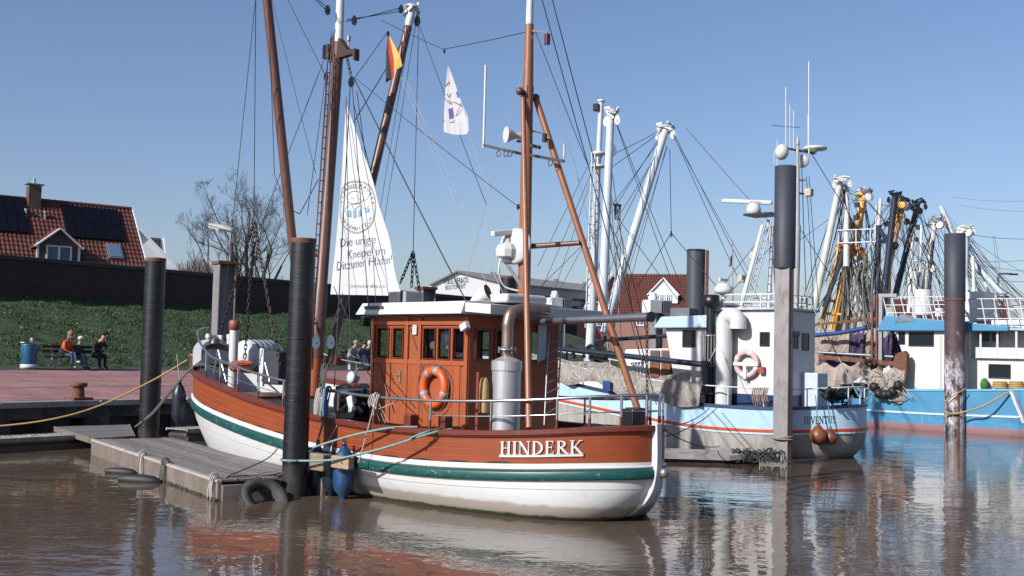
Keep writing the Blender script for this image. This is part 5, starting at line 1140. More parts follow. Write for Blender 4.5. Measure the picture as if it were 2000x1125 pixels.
# rope hanks and lashings on the rail
def hank(px,py,y,m,n=6,ln=.5,sd=0):
    r_=random.Random(sd); q=ky(px,py,y); mb=MB()
    for i in range(n):
        a=r_.uniform(-.09,.09); mb.tube(smoothpts([q+V((a,0,.03)),q+V((a*1.2+.03,.04,-ln*.5)),q+V((a+.06,.02,-ln*r_.uniform(.8,1.1))),q+V((a+.10,.03,-ln*.5)),q+V((a+.05,.01,.03))],4),.011,5)
    mb.torus(q,(1,0,0),.05,.02,10,5); return mb.build('rope_hank',m,K)
hank(642,760,2.12,ROPEB,7,.55,1); hank(628,762,2.1,ROPEW,5,.6,2); hank(735,773,2.09,ROPEW,6,.22,3); hank(636,715,.3,ROPED,6,.75,4)
for a,b,m,r_ in(((735,775,2.09),(700,905,2.38),ROPEW,.012),((640,800,2.09),(614,880,2.38),ROPEW,.012),((645,765,2.12),(618,870,2.38),ROPEB,.014),((660,828,2.16),(625,885,2.38),ROPEW,.010),((735,775,2.09),(752,826,1.9),ROPEW,.010),((735,775,2.09),(760,825,1.9),ROPEW,.010),((728,777,2.09),(742,822,1.9),ROPEW,.010),((782,779,1.9),(735,800,2.05),ROPEW,.010),((736,697,1.12),(768,805,1.16),MAST,.012),((800,640,1.13),(828,728,1.14),MAST,.008)):
    MB().tube(sagline(ky(*a),ky(*b),.02,6),r_,6).build('lashing',m,K)
# ------------------------------------------------------------ loose things hanging from or tied to the kutter
def WK(p): return HO+HX*p.x+HY*p.y+V((0,0,p.z))
def kfree(name,label,cat,p,rz=HRZ,group=None):
    w_=WK(p); t=thing(name,label,cat,w_,rz,group); return t
q=ky(848,757,CY+.09); LB=kfree('lifebuoy','orange lifebuoy with grey bands on the wheelhouse side','lifebuoy',q)
ORG=mat('lifebuoy_orange',(.66,.11,.025),.45,var=.1,scale=4)
MB().torus((0,0,0),(0,1,0),.30,.08,40,14).build('ring',ORG,LB)
for a in(55,105,200,-25): 
    c_=V((.30*math.cos(R(a)),0,.30*math.sin(R(a)))); tdir=V((-math.sin(R(a)),0,math.cos(R(a)))); MB().lathe([(.081,-.045),(.086,-.04),(.086,.04),(.081,.045)],c_,tdir,seg=14).build('reflective_band',mat('band_grey',(.30,.30,.33),.4),LB)
gl=MB(); 
for k in range(4):
    a0,a1=R(10+90*k),R(100+90*k); gl.tube([V((.43*math.cos(a0+(a1-a0)*i/8)*(1+.05*math.sin(PI*i/8)),.03,.43*math.sin(a0+(a1-a0)*i/8)*(1+.05*math.sin(PI*i/8)))) for i in range(9)],.009,5)
gl.build('grab_line',ROPED,LB)
def fender(label,p,r,L_,col,dark,board=None):
    t=kfree('fender',label,'fender',p); 
    MB().lathe([(.03,L_/2+.12),(.05,L_/2+.06),(r*.45,L_/2),(r*.85,L_/2-.09),(r,L_/2-.22),(r,-L_/2+.22),(r*.85,-L_/2+.09),(r*.45,-L_/2),(.05,-L_/2-.06),(.03,-L_/2-.12)],seg=22).build('body',col,t); MB().torus((0,0,L_/2+.14),(0,1,0),.035,.015,10,6).build('eye',dark,t)
    return t
FB=mat('fender_blue',(.012,.07,.20),.33,var=.25,scale=4,dirt=(.03,.045,.05),dirt_amt=.6,dscale=3,dpos=.55); FBD=mat('fender_dark',(.012,.026,.045),.35,var=.3,scale=4)
f_1=fender('dark blue fender between the black pile and the red hull',V((5,2.4,.44)),.19,.74,mat('fender_teal',(.014,.06,.10),.33,var=.3,scale=4,dirt=(.03,.04,.04),dirt_amt=.6,dscale=3,dpos=.52),BLK); f_1.location=WK(V((ky(620,905,2.38).x,2.38,.43)))
f_2=fender('bright blue fender hanging at the hull right of the black pile',V((0,0,0)),.19,.80,FB,BLK); f_2.location=WK(V((ky(672,905,2.37).x,2.37,.46))); f_2.rotation_euler=(R(3),R(5),HRZ)
f_3=fender('nearly hidden dark fender behind the two blue fenders',V((0,0,0)),.17,.70,FBD,BLK); f_3.location=WK(V((ky(648,905,2.34).x,2.34,.42)))
for f_ in(f_1,f_2,f_3): WM[f_.name]=Matrix.Translation(f_.location)@Matrix.Rotation(HRZ,4,'Z')
q=at(349,790,27.6); f_4=thing('fender','navy blue fender hanging clear of the bow of the red kutter','fender',q,HRZ); MB().lathe([(.03,.58),(.05,.5),(.09,.44),(.155,.3),(.165,.2),(.165,-.22),(.14,-.34),(.06,-.44),(.03,-.52)],seg=18).build('body',mat('fender_navy',(.012,.016,.032),.4,var=.3),f_4); MB().tube([V((0,0,.55)),V((.0,.1,1.2))],.014,6).build('hanging_rope',ROPEW,f_4)
# timber rubbing block strapped outside the fenders
q1,q2=ky(604,905,2.64),ky(637,905,2.64); fa=kfree('timber_block','weathered timber block held between pile and dark blue fender','timber block',(q1+q2)/2); MB().box((0,0,.03),((q1-q2).length*1.05,.16,.30)).build('block',WOOD,fa,bevel=.02); 
q1,q2=ky(652,903,2.63),ky(686,903,2.63); fb=kfree('timber_block','pale timber block with a bolt hole on the bright blue fender','timber block',(q1+q2)/2); MB().box((0,0,0),((q1-q2).length,.13,.21)).build('block',mat('pale_wood',(.38,.27,.17),.8,var=.25,scale=5,bump=.3,bscale=14,stretch=(1,5,5)),fb,bevel=.015); MB().cyl((-.08,.06,0),(-.08,.075,0),.02,seg=8).build('bolt',RUST,fb)
# sail with printed lettering
def sailp(px,py,out=0.0):
    p=ky(px,py,0); t=(py-205)/370; s_=(px-(676-28*t))/max(1,(1+107*t+0))
    p.y+=.16*math.sin(PI*max(0,min(1,s_)))*math.sin(PI*min(1,max(0,t)))+out+.04*math.sin(px*.11+py*.02)*t
    return p
SL=kfree('sail','white triangular advertising sail hoisted beside the main mast','sail',ky(660,572,0))
SLM=mat('sail_cloth',(.57,.60,.61),.75,var=.03,scale=2); 
rows=[]
for i in range(31):
    t=i/30; py=205+370*t; x0=676-28*t; x1=677+ (107*t+14*math.sin(PI*t)*.6*(1) if t>0 else 0) 
    rows.append([WK(sailp(x0+(x1-x0)*j/14,py+(3*j/14)*t)) for j in range(15)])
sm_=MB(); sm_.slab(rows,.006,HY); sm_.build('cloth',SLM,SL,world=True)
PR=mat('sail_print',(.17,.18,.21),.8,var=.1); PRL=mat('sail_print_pale',(.42,.40,.42),.8,var=.1); PRB=mat('sail_print_blue',(.22,.38,.52),.8,var=.1)
def sailtext(key,x0,y0,x1,y1,hpx,m,top=.72):
    mb=MB(); W_=width(TX[key])
    put_text(mb,TX[key],lambda x,y:WK(sailp(x0+(x1-x0)*x/W_,y0+(y1-y0)*x/W_-hpx*y/top,.012))); mb.build('lettering',m,SL,world=True)
sailtext('s1',671,484,734,475,18,PR); sailtext('s2',683,507,749,497,18,PR); sailtext('s3',661,529,764,514,18,PR); sailtext('s4',683,561,751,562,7.5,PRL)
cx_,cy_,rx_,ry_=704,405,25,42
def ringtext(s,a0,a1,flip,m=PR):
    for i,ch in enumerate(s):
        a=R(a0+(a1-a0)*i/(len(s)-1)); px=cx_+rx_*math.cos(a); py=cy_-ry_*math.sin(a); rot=(a-PI/2) if not flip else (a+PI/2); t=RING[ch]; w_=width(t)
        mb=MB(); put_text(mb,t,lambda x,y:WK(sailp(px+((x-w_/2)*math.cos(rot)-(y-.35)*math.sin(rot))*7.4,py-((x-w_/2)*math.sin(rot)+(y-.35)*math.cos(rot))*9.5,.012))); mb.build('lettering',m,SL,world=True)
ringtext("STRANDRÄUBER",168,12,False); ringtext("HAFENDITZUM",212,328,True)
rp_=MB()
for ph in(0,PI):
    rp_.tube([WK(sailp(cx_+(31+1.3*math.sin(24*a+ph))*math.cos(a),cy_-(50+1.6*math.sin(24*a+ph))*math.sin(a),.013)) for a in [2*PI*i/150 for i in range(150)]],.006,4,close=True)
rp_.build('rope_ring',PRL,SL,world=True)
fg=MB()
for pl in([(694,398),(691,388),(695,378),(703,374),(710,379),(712,390),(707,398),(698,400),(694,398)],[(690,386),(686,376),(694,370),(706,368),(712,374)],[(697,388),(700,389)],[(705,388),(708,389)],[(695,395),(700,399),(706,396)],[(694,402),(688,410),(690,420)],[(708,400),(716,408),(720,400)],[(713,392),(719,384),(722,376)],[(698,402),(702,410),(707,403)]): fg.tube(smoothpts([WK(sailp(a,b,.013)) for a,b in pl],3),.0055,4)
fg.build('crest_figure',PRL,SL,world=True)
fb_=MB()
for pl in([(691,424),(692,414),(697,412),(697,425)],[(700,426),(700,412),(704,411),(704,426)],[(707,424),(707,412),(711,412),(711,422)],[(715,414),(718,405),(722,407),(720,415)]):
    fb_.add([WK(sailp(a,b,.0135)) for a,b in pl],[(0,1,2,3)])
fb_.build('crest_figure',PRB,SL,world=True)
# flags
def flag(name,label,left,right,n,m,yp=0.0,folds=3,amp=.05):
    """left and right edges as pixel polylines on the kutter's centre plane"""
    def pl(poly,t):
        k=min(len(poly)-2,int(t*(len(poly)-1))); f=t*(len(poly)-1)-k; return (poly[k][0]+(poly[k+1][0]-poly[k][0])*f,poly[k][1]+(poly[k+1][1]-poly[k][1])*f)
    rows=[]
    for i in range(n+1):
        t=i/n; a=pl(left,t); b=pl(right,t); r_=[]
        for j in range(13):
            s_=j/12; p=ky(a[0]+(b[0]-a[0])*s_,a[1]+(b[1]-a[1])*s_,yp); p.y+=amp*math.sin(s_*PI*folds+t*1.5)*(0.3+.7*t); r_.append(WK(p))
        rows.append(r_)
    t=kfree(name,label,'flag',ky(left[0][0],left[0][1],yp)); return t,rows
FC=[mat('flag_black',(.02,.02,.025),.8),mat('flag_red',(.45,.025,.03),.8,var=.1),mat('flag_gold',(.62,.42,.08),.8,var=.1)]
t,rows=flag('flag','small drooping flag in black, red and gold between the masts',[(758,70),(755,100),(756,130),(757,163)],[(761,70),(771,90),(780,112),(782,128)],16,None,-.9)
mb=MB()
for i in range(16):
    for j in range(12):
        s_=(j+.5)/12; mb.add([rows[i][j],rows[i][j+1],rows[i+1][j+1],rows[i+1][j]],[(0,1,2,3)],True,0 if s_<.25 else (1 if s_<.58 else 2))
mb.build('cloth',FC,t,world=True)
t,rows=flag('flag','white club flag with purple marks hanging limp below the stay',[(875,128),(871,170),(870,215),(870,258)],[(877,128),(890,165),(904,200),(920,234)],18,None,0,4,.045)
rows[-1]=[p+V((0,0,-.10*math.sin(j/12*PI*.8)-.02*j/12*8)) for j,p in enumerate(rows[-1])]
FWM=mat('flag_white',(.50,.50,.53),.8,var=.05); PUR=mat('flag_purple',(.10,.07,.25),.8)
mb=MB()
for i in range(18):
    for j in range(12):
        pur=(12<=i<=14 and 2<=j<=4) or (8<=i<=9 and 9<=j<=10); red=(4<=i<=5 and 3<=j<=4); mb.add([rows[i][j],rows[i][j+1],rows[i+1][j+1],rows[i+1][j]],[(0,1,2,3)],True,1 if pur else (2 if red else 0))
mb.build('cloth',[FWM,PUR,mat('flag_pink',(.5,.28,.25),.8)],t,world=True)
em=MB()
for pl in([(0.15,.35),(.3,.28),(.45,.3)],[(.05,.52),(.2,.56),(.4,.62)],[(.05,.55),(.25,.60),(.42,.64)],[(.02,.86),(.3,.9),(.6,.84),(.95,.72)],[(.2,.45),(.3,.5),(.4,.47)],[(.6,.66),(.8,.68),(.97,.75)]):
    em.tube(smoothpts([rows[int(v*18)][int(u*12)]+HY*.012 for u,v in pl],4),.006,4)
em.build('emblem_line',LT,t,world=True)
# mooring lines
def rope(label,pts,r,m,name='mooring_rope'):
    pts=[V(p) for p in pts]; o=pts[0]; b=MB().tube(pts,r,7).build(name,m,None,loc=tuple(o)); return tag(b,label,'rope')
pcx,pcy=pc.x,pc.y
def wrap(z,a0,a1,rr=.245,n=14): return [V((pcx+rr*math.cos(R(a0+(a1-a0)*i/n)),pcy+rr*math.sin(R(a0+(a1-a0)*i/n)),z)) for i in range(n+1)]
A1=WK(ky(815,834,1.84)); A2=WK(ky(882,838,1.70)); A2b=WK(ky(862,836,1.70))
zr=at(575,900,pcy-.23).z
rope('pale green mooring line from the forward bitt down to the black pile',smoothpts([A1,WK(ky(760,836,2.16)),WK(ky(690,850,2.42)),WK(ky(630,868,2.62))]+wrap(zr+.18,20,150),4),.021,ROPEG)
rope('pale green mooring line from the aft bitt looped low around the black pile',smoothpts([A2,WK(ky(835,848,2.10)),WK(ky(760,872,2.40)),WK(ky(690,890,2.68)),WK(ky(640,899,2.78))]+wrap(zr,-60,-215),4),.021,ROPEG)
rope('short doubled green rope strand laid along the aft bitt line',smoothpts([A2b,WK(ky(835,843,2.08)),WK(ky(815,850,2.2)),WK(ky(800,857,2.3))],5),.018,ROPEG)
plx,ply=pleft.x,pleft.y
B0=WK(V((12.4,h.plan(12.4)-.05,cap(12.4)+.12)))
for k,(dx,lab) in enumerate(((0,'grey doubled mooring line from the bow down to the gangway, upper strand'),(.09,'grey doubled mooring line from the bow down to the gangway, lower strand'))):
    rope(lab,smoothpts([WK(V((12.1,.7,cap(12.1)+.12))),B0+V((0,0,.03*k)),at(340,755+3*k,27.6),at(300,803+4*k,28.0),at(264,834,28.4)],6),.022,ROPED)
rope('long sagging yellow mooring line from the bow across to the quay on the left',smoothpts([at(366,703,28.0),at(300,742,27.9),at(200,790,27.6),at(110,817,27.2),at(0,832,26.9),at(-120,835,26.5)],8),.022,ROPEY)
rope('thin tarred line from the hull to the near end of the pontoon',smoothpts([WK(ky(545,872,2.18)),at(520,897,21.6),atz(445,930,.42)],5),.012,ROPED)
# ============================================================ PONTOONS
def proj(p):
    q=CR3.transposed()@(V(p)-CP); return 1000-FOC*q.x/q.z,562.5+FOC*q.y/q.z
PA=V((-9.82,27.52,0)); PB=V((-4.88,19.83,0)); PU=(PB-PA).normalized(); PVv=V((-PU.y,PU.x,0)); PL=(PB-PA).length; RZP=math.atan2(PU.y,PU.x)
PO=thing('pontoon','floating timber decked pontoon alongside the red kutter','pontoon',PA,RZP)
DECKW=mat('pontoon_plank',(.20,.185,.18),.8,var=.28,scale=2.2,bump=.45,bscale=22,stretch=(1,9,9),dirt=(.12,.105,.095),dirt_amt=.6,dscale=2.5,dpos=.55,rnd=.22)
plank_me={}
W=1.86; lanes=14; pw=W/lanes
for i in range(lanes):
    v=pw*(i+.5); end=PL-.05 if v<1.0 else PL-.50
    segs=[0.0,2.4+.6*(i%2),5.2+.6*(i%3)*.5,end]
    for a,b in zip(segs,segs[1:]):
        mb=MB().box(((a+b)/2,v,.335+random.uniform(-.004,.004)),(b-a-.012,pw-.022,.035)); o=mb.build('plank',DECKW,PO)
FASC=mat('pontoon_side',(.20,.16,.145),.75,var=.22,scale=2,bump=.3,dirt=(.12,.105,.06),dirt_amt=.6,dscale=2.2,dpos=.5)
MB().box((PL/2,-.03,.10),(PL+.02,.08,.42)).build('side_beam',FASC,PO,bevel=.01); MB().box((PL/2,W+.03,.10),(PL+.02,.08,.42)).build('side_beam',FASC,PO,bevel=.01)
MB().box((PL/2,-.035,.335),(PL+.02,.10,.05)).build('edge_strip',mat('edge_strip',(.42,.39,.36),.6,var=.2,scale=3),PO,bevel=.008)
for u in(.04,PL*.33,PL*.66,PL-.45): MB().box((u,W/2,.12),(.1,W-.02,.3)).build('cross_beam',FASC,PO)
MB().box((PL+.02,.48,.12),(.08,.95,.30)).build('end_beam',FASC,PO,bevel=.01); MB().box((PL-.48,1.42,.22),(.06,.84,.14)).build('end_beam',FASC,PO)
MB().box((PL*.45,W/2,-.18),(PL*.88,W*.8,.44)).build('float_tank',BLKR,PO,bevel=.05)
wd=MB(); r_=random.Random(2)
for i in range(240): 
    u=r_.uniform(PL-3.3,PL+.1); b=V((u,-.085,r_.uniform(-.03,.05))); wd.tube([b,b+V((r_.uniform(-.06,.06),-.03,-.04)),b+V((r_.uniform(-.08,.08),r_.uniform(-.10,-.03),-.10))],.012,3,caps=False)
wd.build('weed',mat('weed',(.045,.055,.02),.9,var=.4,scale=9),PO,kind='stuff')
def PWd(u,v,z): return PA+PU*u+PVv*v+V((0,0,z))
def tyre(label,p,axis,r=.36,rt=.12):
    t=thing('tyre',label,'tyre',p); mb=MB(); a=V(axis).normalized(); 
    prof=[(r-.17,-.075),(r-.06,-.10),(r,-.085),(r+.02,-.03),(r+.02,.03),(r,.085),(r-.06,.10),(r-.17,.075),(r-.15,.0)]
    mb.lathe(prof+[prof[0]],(0,0,0),a,seg=30,caps=False); TYR=mat('tyre_dusty',(.045,.045,.045),.75,var=.4,scale=5,dirt=(.10,.095,.085),dirt_amt=.6,dscale=4,dpos=.52); mb.build('casing',TYR,t); tr=MB()
    x_,y_=basis(a)
    for i in range(40):
        b=2*PI*i/40; d=x_*math.cos(b)+y_*math.sin(b); tr.bar(d*(r+.022)-a*.07,d*(r+.022)+a*.07,.03,.014,d)
    tr.build('tread',TYR,t); return t
ty=tyre('half sunken worn tyre at the near end of the pontoon',PWd(PL+.42,.62,.04),(PU*.75+V((0,0,.8))+PVv*.1),.42)
def float_fender(label,u,dx):
    p=PWd(u,-.28,.02); t=thing('fender',label,'fender',p,R(172)); MB().lathe([(.03,-.02),(.06,.02),(.10,.12),(.115,.3),(.11,.55),(.08,.74),(.05,.82)],(-.1,0,0),(1,0,.03),seg=16).build('body',BLKR,t); 
    return t
u1=(tl_:=(atz(300,905,.2)-PA)).dot(PU); u2=(atz(356,920,.2)-PA).dot(PU)
float_fender('black rubber fender floating by the pontoon side, the farther one',u1,0).scale=(.8,.8,.8)
float_fender('black rubber fender floating by the pontoon side, the nearer larger one',u2,0)
for lab,u,n,sd in(('knotted rope loop with trailing ends on the pontoon edge, farther one',u1,4,5),('thick bundle of rope ends over the pontoon edge, nearer one',u2,9,6),('tangled rope at the near corner of the pontoon',PL-.12,8,7)):
    r_=random.Random(sd); o_=PWd(u,-.09,.36); mb=MB()
    for i in range(n):
        a=r_.uniform(-.14,.14); mb.tube(smoothpts([V((0,0,0))+PVv*.15+PU*a*.4,PU*a*.6+V((0,0,.05)),PU*a-PVv*.05+V((0,0,-.16)),PU*(a*1.5)-PVv*.04+V((0,0,-r_.uniform(.28,.42)))],4),.010,5)
    mb.torus((0,0,.03),PU,.07,.018,12,6); tag(mb.build('rope_bundle',ROPEW if n<9 else ROPED,None,loc=None),lab,'rope'); ob=bpy.data.objects[-1] if False else None
    o2=[o for o in COL.objects if o.get('label')==lab][0]; o2.location=o_
rope('dark rope lying slack across the near end of the pontoon deck',smoothpts([PWd(PL-.1,.1,.38),PWd(PL-.35,.5,.375),PWd(PL-.25,.95,.375),PWd(PL-.6,1.3,.375)],5),.013,ROPED)
# gangway landing and the walkway along the quay
GW=thing('gangway','short planked landing joining the pontoon to the quay walkway','gangway',atz(180,852,.38),RZQ)
g4=[atz(105,833,.40),atz(252,829,.40),atz(262,851,.36),atz(184,857,.36)]
for i in range(16):
    t0,t1=i/16+.004,(i+1)/16-.004; a=g4[0].lerp(g4[3],t0);b=g4[1].lerp(g4[2],t0);c=g4[1].lerp(g4[2],t1);d=g4[0].lerp(g4[3],t1)
    mb=MB(); mb.slab([[a,b],[d,c]],.04); mb.build('plank',DECKW,GW,world=True)
MB().bar(g4[0]-V((0,0,.06)),g4[3]-V((0,0,.06)),.05,.14).build('side_beam',FASC,GW,world=True); MB().bar(g4[1]-V((0,0,.06)),g4[2]-V((0,0,.06)),.05,.14).build('side_beam',FASC,GW,world=True)
w0=atz(183,853,.3); wd_=(w0-P(0,0)).dot(NQ); sw_=(w0-P(0,0)).dot(DQ)
WKW=thing('walkway','low floating steel walkway along the foot of the quay wall','pontoon',P(0,0,0),RZQ)
GRT=mat('grating',(.38,.37,.33),.6,.3,var=.25,scale=9,dirt=(.10,.10,.08),dirt_amt=.6,dscale=4,dpos=.5)
for (s0,s1) in((-16,sw_-.05),(sw_+3.2,10.5)):
    gm=MB(); 
    for v_ in(-2.2,-1.35): gm.box(((s0+s1)/2,v_,.30),(s1-s0,.06,.07))
    k=s0
    while k<s1: gm.box((k,-1.775,.315),(.05,.82,.03)); k+=.14
    gm.build('grating',GRT,WKW,kind='stuff'); MB().box(((s0+s1)/2,-1.78,.02),(s1-s0,.80,.42)).build('float_tank',mat('tank_dark',(.02,.019,.018),.6,var=.3),WKW,bevel=.08)
    MB().box(((s0+s1)/2,-2.24,.05),(s1-s0,.06,.16)).build('fender_strip',mat('strip_rust',(.09,.065,.05),.7,var=.3),WKW)
# low pontoon by the light blue kutter
q=[atz(1290,873,.28),atz(1500,884,.28),atz(1425,890,.22),atz(1285,885,.22)]
LPn=thing('pontoon','low flat grey pontoon between the red and the light blue kutter','pontoon',q[2]); mb=MB(); mb.slab([[q[0]+V((-2.2,.4,0)),q[1]],[q[3]+V((-2.2,.0,0)),q[2]]],.12,None,False); mb.build('deck_plate',CONC,LPn,world=True); MB().slab([[q[0]+V((-2,.3,-.13)),q[1]+V((-.2,.1,-.13))],[q[3]+V((-2,.15,-.13)),q[2]+V((-.1,.1,-.13))]],.3,None,False).build('float_tank',BLKR,LPn,world=True)
tg=MB(); r_=random.Random(3)
for i in range(60): b=q[1]+V((r_.uniform(-.8,.25),r_.uniform(-.4,.2),-.02)); tg.tube(smoothpts([b,b+V((r_.uniform(-.2,.2),-.1,r_.uniform(0,.14))),b+V((r_.uniform(-.3,.3),-.15,-.2))],3),.016,4)
tag(tg.build('weedy_rope',mat('rope_weed',(.045,.05,.045),.9,var=.4,scale=20)),'dark weedy tangle of rope at the foot of the square steel pile','rope')
# ============================================================ STEEL PILES ON THE RIGHT

q=atz(1528,897); d_=q.y; T1=thing('mooring_pile','tall pile with blue grey sleeve above a worn steel beam beside the light blue kutter','mooring pile',(q.x,q.y,0),R(58))
zj=at(1529,520,d_).z; ztp=at(1530,325,d_).z; BEAMW=mat('beam_worn',(.27,.255,.255),.6,.25,var=.2,scale=2,dirt=(.17,.075,.05),dirt_amt=.7,dscale=2.2,dpos=.60,stretch=(1,1,.5),bump=.15)
b=MB(); wB=.40; b.prism([(-wB/2,-wB/2),(-.06,-wB/2-.03),(wB/2,-wB/2),(wB/2,-.06),(wB/2+.03,.05),(wB/2,wB/2),(-wB/2,wB/2),(-wB/2,.1)],(0,0,-1.2),(1,0,0),(0,1,0),(0,0,1),0,zj+1.2); b.build('beam',BEAMW,T1,bevel=.015)
for y in(-wB/2-.03,): MB().box((-.06,y-.006,zj/2-.5),(.03,.02,zj+.9)).build('weld_seam',RUST,T1)
SLV=mat('sleeve_blue_grey',(.034,.040,.056),.62,var=.08,scale=1.2)
MB().lathe([(.285,zj-.05),(.285,ztp),(.26,ztp+.005),(.02,ztp+.01)],seg=36).build('sleeve',SLV,T1)
tag(MB().torus((0,0,0),(0.05,0,1),.275,.03,40,6).torus((0,0,.045),(-.05,0.04,1),.278,.026,40,6).build('rope_collar',mat('rope_old',(.30,.25,.20),.9,var=.3,scale=18,bump=.5)),'old frayed rope wrapped round the foot of the square steel pile','rope').location=(q.x,q.y,at(1528,858,d_-.25).z)
q=atz(1864,845); d_=q.y; T2=thing('mooring_pile','thick pile with blue grey sleeve above peeling purple and white paint, before the blue trawler','mooring pile',(q.x,q.y,0)); zj=at(1863,583,d_).z; ztp=at(1863,457,d_).z
PEEL=mat('peeling_paint',(.075,.045,.055),.6,var=.2,scale=2,dirt=(.52,.50,.52),dirt_amt=.8,dscale=1.4,dpos=.665,bump=.2,bscale=8).copy(); PEEL.name='peeling_paint_low'
N=PEEL.node_tree.nodes; L=PEEL.node_tree.links; p_=N['Principled BSDF']; src=p_.inputs['Base Color'].links[0].from_socket
tc=N.new('ShaderNodeTexCoord'); sp_=N.new('ShaderNodeSeparateXYZ'); L.new(tc.outputs['Object'],sp_.inputs[0]); nz=N.new('ShaderNodeTexNoise'); nz.inputs['Scale'].default_value=2.6; nz.inputs['Detail'].default_value=9; nz.inputs['Roughness'].default_value=.75; mp=N.new('ShaderNodeMapping'); mp.inputs['Scale'].default_value=(1.4,1.4,.6); L.new(tc.outputs['Object'],mp.inputs[0]); L.new(mp.outputs[0],nz.inputs['Vector'])
r1=N.new('ShaderNodeMapRange'); r1.inputs[1].default_value=3.2; r1.inputs[2].default_value=2.4; L.new(sp_.outputs[2],r1.inputs[0])
r2=N.new('ShaderNodeValToRGB'); r2.color_ramp.interpolation='CONSTANT'; e=r2.color_ramp.elements; e[0].position=0; e[0].color=(.025,.022,.025,1); e[1].position=.46; e[1].color=(.20,.19,.20,1); x=e.new(.53); x.color=(.45,.44,.46,1); x=e.new(.60); x.color=(.16,.03,.035,1); x=e.new(.66); x.color=(.06,.05,.055,1)
L.new(nz.outputs[0],r2.inputs[0]); mx=N.new('ShaderNodeMix'); mx.data_type='RGBA'; L.new(r1.outputs[0],mx.inputs[0]); L.new(src,mx.inputs[6]); L.new(r2.outputs[0],mx.inputs[7]); L.new(mx.outputs[2],p_.inputs['Base Color'])
MB().lathe([(.375,-1.2),(.375,zj)],seg=40).build('tube',PEEL,T2); MB().lathe([(.392,zj-.04),(.392,ztp),(.36,ztp+.005),(.02,ztp+.01)],seg=40).build('sleeve',SLV,T2); MB().lathe([(.393,zj-.09),(.40,zj-.07),(.40,zj-.03),(.393,zj-.01)],seg=40).build('sleeve_ring',RUST,T2)
MB().box((.0,-.385,.4),(.06,.05,2.6)).build('weld_seam',RUST,T2)
# ============================================================ LIGHT BLUE KUTTER
class Frame:
    def __init__(s,O,deg): a=R(deg); s.O=V((O[0],O[1],0)); s.rz=a; s.X=V((math.cos(a),math.sin(a),0)); s.Y=V((-math.sin(a),math.cos(a),0))
    def tl(s,p): d=p-s.O; return V((d.dot(s.X),d.dot(s.Y),d.z))
    def W(s,p): p=V(p); return s.O+s.X*p.x+s.Y*p.y+V((0,0,p.z))
    def y(s,px,py,y=0.0): return s.tl(on_plane(px,py,s.O+s.Y*y,s.Y))
    def x(s,px,py,x=0.0): return s.tl(on_plane(px,py,s.O+s.X*x,s.X))
    def z(s,px,py,z): return s.tl(atz(px,py,z))
F=Frame((9.5,31.6),138)
J=thing('fishing_kutter','light blue kutter with white deckhouse moored behind the square steel pile','boat',F.O,F.rz)
hj=Hull(2.15,-.15,15,6.5,2.7,.45,2.3,.65,[(-.15,1.47),(.12,1.39),(1.12,1.29),(2.9,1.28),(5.1,1.37),(7.4,1.58),(8.85,1.82),(12,2.2),(15,2.6)],[(-.15,.84),(.12,.77),(1.12,.69),(2.9,.67),(3.94,.69),(6,.89),(8.65,1.2),(15,1.7)])
JB=mat('hull_light_blue',(.42,.62,.76),.38,var=.05,scale=2,bump=.08,bscale=8,dirt=(.33,.42,.48),dirt_amt=.4,dscale=3,dpos=.62); DBL=mat('dark_blue',(.012,.035,.11),.4,var=.15); 
JG=mat('hull_weathered_grey',(.36,.34,.315),.6,var=.14,scale=3,bump=.1,dirt=(.22,.21,.19),dirt_amt=.6,dscale=2,dpos=.52,stretch=(1.5,1.5,.4)); STR=mat('stripe_red',(.55,.07,.02),.4,var=.1)
